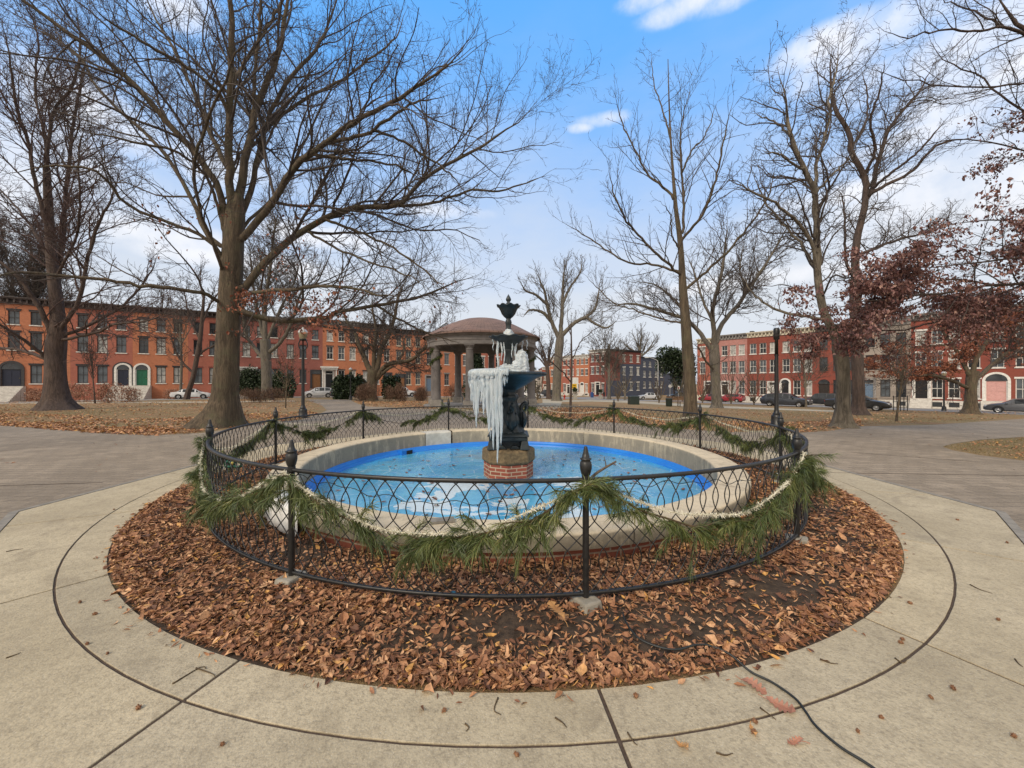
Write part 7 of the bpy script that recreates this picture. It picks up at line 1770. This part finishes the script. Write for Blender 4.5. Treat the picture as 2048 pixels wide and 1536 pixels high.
sign(1357, 798, 772, 'small white notice sign beyond the park bench', 'rect', .5, .75, MAT['signwhite'], [(-.15, .15, .2, .5, MAT['signred'])])
sign(1368, 798, 769, 'octagonal back of a stop sign beside the tall slender tree', 'oct', .8, .8, MAT['galv'])
sign(1561, 806, 772, 'small white and red parking sign beside the right lamp post', 'rect', .42, .6, MAT['signwhite'], [(-.15, .15, .32, .52, MAT['signred'])])
r_, p = mk('street_light', 1316, 798, 'tall pale street light with a curved arm in front of the blue house', 'street light'); k = p[1] / FPX
V, F = rod([p + (0, 0, -.1), p + (0, 0, 40 * k), p + (0, 0, 72 * k), p + (-.4, 0, 78 * k), p + (-1.6, 0, 82.5 * k), p + (-2.2, 0, 83 * k)], (.12, .05), 8, 30); part('pole', V, F, MAT['galv'], r_, smooth=True)
V, F = frustum(p[0] - 2.5, p[1], p[2] + 82.2 * k, p[2] + 84 * k, .42, .16, .36, .1); part('lamp_head', V, F, MAT['galv'], r_)
r_, p = mk('post_box', 1184, 795, 'blue post box in front of the corner shop front', 'post box')
V, F = frustum(p[0], p[1], p[2], p[2] + 1.0, .32, .32, .32, .32); o = part('box', V, F, MAT['postblue'], r_)
V, F = lathe([(0, -.32), (.32, -.32), (.32, .32), (0, .32)], 16, a0=0, a1=PI); V = np.stack([V[:, 0], V[:, 2], V[:, 1]], -1) + p + (0, 0, 1.0); part('hood', V, F, MAT['postblue'], r_, smooth=False)
# tree guard and railing
r_, p = mk('tree_guard', 1800, 822, 'black iron rail guard beside the staked young tree', 'tree guard'); k = p[1] / FPX
items = [box(p[0] - 14 * k, p[0] + 14 * k, p[1] - .02, p[1] + .02, p[2] + z_, p[2] + z_ + .05) for z_ in (.35, .85, 1.3)]
part('rails', *join(items), MAT['iron'], r_)
for q in range(5):
    x = p[0] + (-14 + 7 * q) * k; V, F = box(x - .03, x + .03, p[1] - .055, p[1] - .022, p[2] - .05, p[2] + 1.45); part('post', V, F, MAT['iron'], r_)
for q, (px, py, lab) in enumerate(((1858, 817, 'white painted railing beside the marble steps'), (1987, 815, 'black railing on the steps of the pink door'))):
    r_, p = mk('stair_railing', px, py, lab, 'railing'); mt = MAT['wh'] if q == 0 else MAT['iron']
    p = p + np.array([2.5, 9.0, 0.2]); p[2] = float(terrain(p[0], p[1])) + .02; r_.location = p
    part('handrail', *rod([p + (0, 0, 1.0), p + (1.5, 1.2, 1.9)], .035, 6), mt, r_)
    for s_ in range(6):
        f = s_ / 5; part('baluster', *rod([p + (1.5 * f, 1.2 * f, -.0), p + (1.5 * f, 1.2 * f, 1.0 + .9 * f)], .022, 5), mt, r_)
# the person walking at the far park corner
def person(px, py, h, label, coat, trous):
    p = G(px, py); root = thing('person', p, rad(20), label, 'person')
    s = h / 1.72
    J = {'pel': (0, 0, .93), 'spi': (0, .01, 1.15), 'che': (0, .01, 1.34), 'nec': (0, 0, 1.47), 'hd0': (0, -.01, 1.56), 'hd1': (0, -.02, 1.66), 'hdt': (0, 0, 1.70)}
    E = [('pel', 'spi'), ('spi', 'che'), ('che', 'nec'), ('nec', 'hd0'), ('hd0', 'hd1'), ('hd1', 'hdt')]; Rr_ = {'pel': .14, 'spi': .135, 'che': .15, 'nec': .055, 'hd0': .085, 'hd1': .095, 'hdt': .06}
    for sd, n_ in ((-1, 'l'), (1, 'r')):
        st = .16 * sd
        for nm, pt, r0 in (('sh', (.18 * sd, .01, 1.40), .065), ('el', (.23 * sd, .06 + st * .3, 1.12), .05), ('wr', (.22 * sd, -.06 + st * .6, .88), .035), ('ha', (.22 * sd, -.09 + st * .6, .79), .03), ('hip', (.09 * sd, 0, .90), .095), ('kn', (.10 * sd, -.05 + st * .9, .50), .065), ('an', (.10 * sd, st * 1.3 + .03, .09), .045), ('to', (.11 * sd, st * 1.3 - .14, .04), .035)):
            J[nm + n_] = pt; Rr_[nm + n_] = r0
        E += [('che', 'sh' + n_), ('sh' + n_, 'el' + n_), ('el' + n_, 'wr' + n_), ('wr' + n_, 'ha' + n_), ('pel', 'hip' + n_), ('hip' + n_, 'kn' + n_), ('kn' + n_, 'an' + n_), ('an' + n_, 'to' + n_)]
    def skin(name, keys, grow_, mat):
        ks = [k_ for k_ in J if k_ in keys]; ix = {k_: q for q, k_ in enumerate(ks)}
        me = bpy.data.meshes.new(name); me.from_pydata([tuple(np.array(J[k_]) * s) for k_ in ks], [(ix[a], ix[b_]) for a, b_ in E if a in ix and b_ in ix], [])
        o = bpy.data.objects.new(name, me); col.objects.link(o); o.parent = root; me.materials.append(mat)
        m_ = o.modifiers.new('skin', 'SKIN'); m_.use_smooth_shade = True
        for q, k_ in enumerate(ks):
            sv = me.skin_vertices[0].data[q]; sv.radius = ((Rr_[k_] + grow_) * s,) * 2; sv.use_root = (k_ in ('pel', 'hipl') and q == 0)
        o.modifiers.new('sub', 'SUBSURF').levels = 1
        return o
    skinm = simple('skin_tone', (.22, .12, .08), (.18, .10, .065), 10, .6)
    skin('body', set(J), 0, skinm)
    skin('coat', {'pel', 'spi', 'che', 'nec', 'shl', 'ell', 'wrl', 'shr', 'elr', 'wrr'}, .028, coat)
    skin('trousers', {'pel', 'hipl', 'knl', 'anl', 'hipr', 'knr', 'anr'}, .02, trous)
    V, F = lathe([(0, .06), (.07, .05), (.105, .0), (.108, -.06), (.08, -.1)], 14); V = V * s + np.array([0, .02, 1.70]) * s; part('hair', V, F, MAT['blackplastic'], root, local=True, smooth=True)
    for sd in (-1, 1):
        V, F = box(-.05, .05, -.20, .09, 0, .09); V = V * s + np.array([.105 * sd, .16 * sd * 1.3 + .02, .0]) * s; o = part('shoe', V, F, MAT['blackplastic'], root, local=True); bevel(o, .03, 2)
person(1208, 798, 1.75, 'person in dark coat and trousers walking at the far park corner', simple('dark_coat', (.015, .015, .018), (.03, .03, .034), 12, .85), simple('dark_trousers', (.02, .021, .026), None, 12, .85))
# zebra marking on the far crossing
tag(flatpoly('crossing_marking', [(13.0, 79.0), (16.0, 78.0), (16.4, 78.8), (13.4, 79.8)], .03, MAT['roadpaint'], step=2.0), kind='structure')
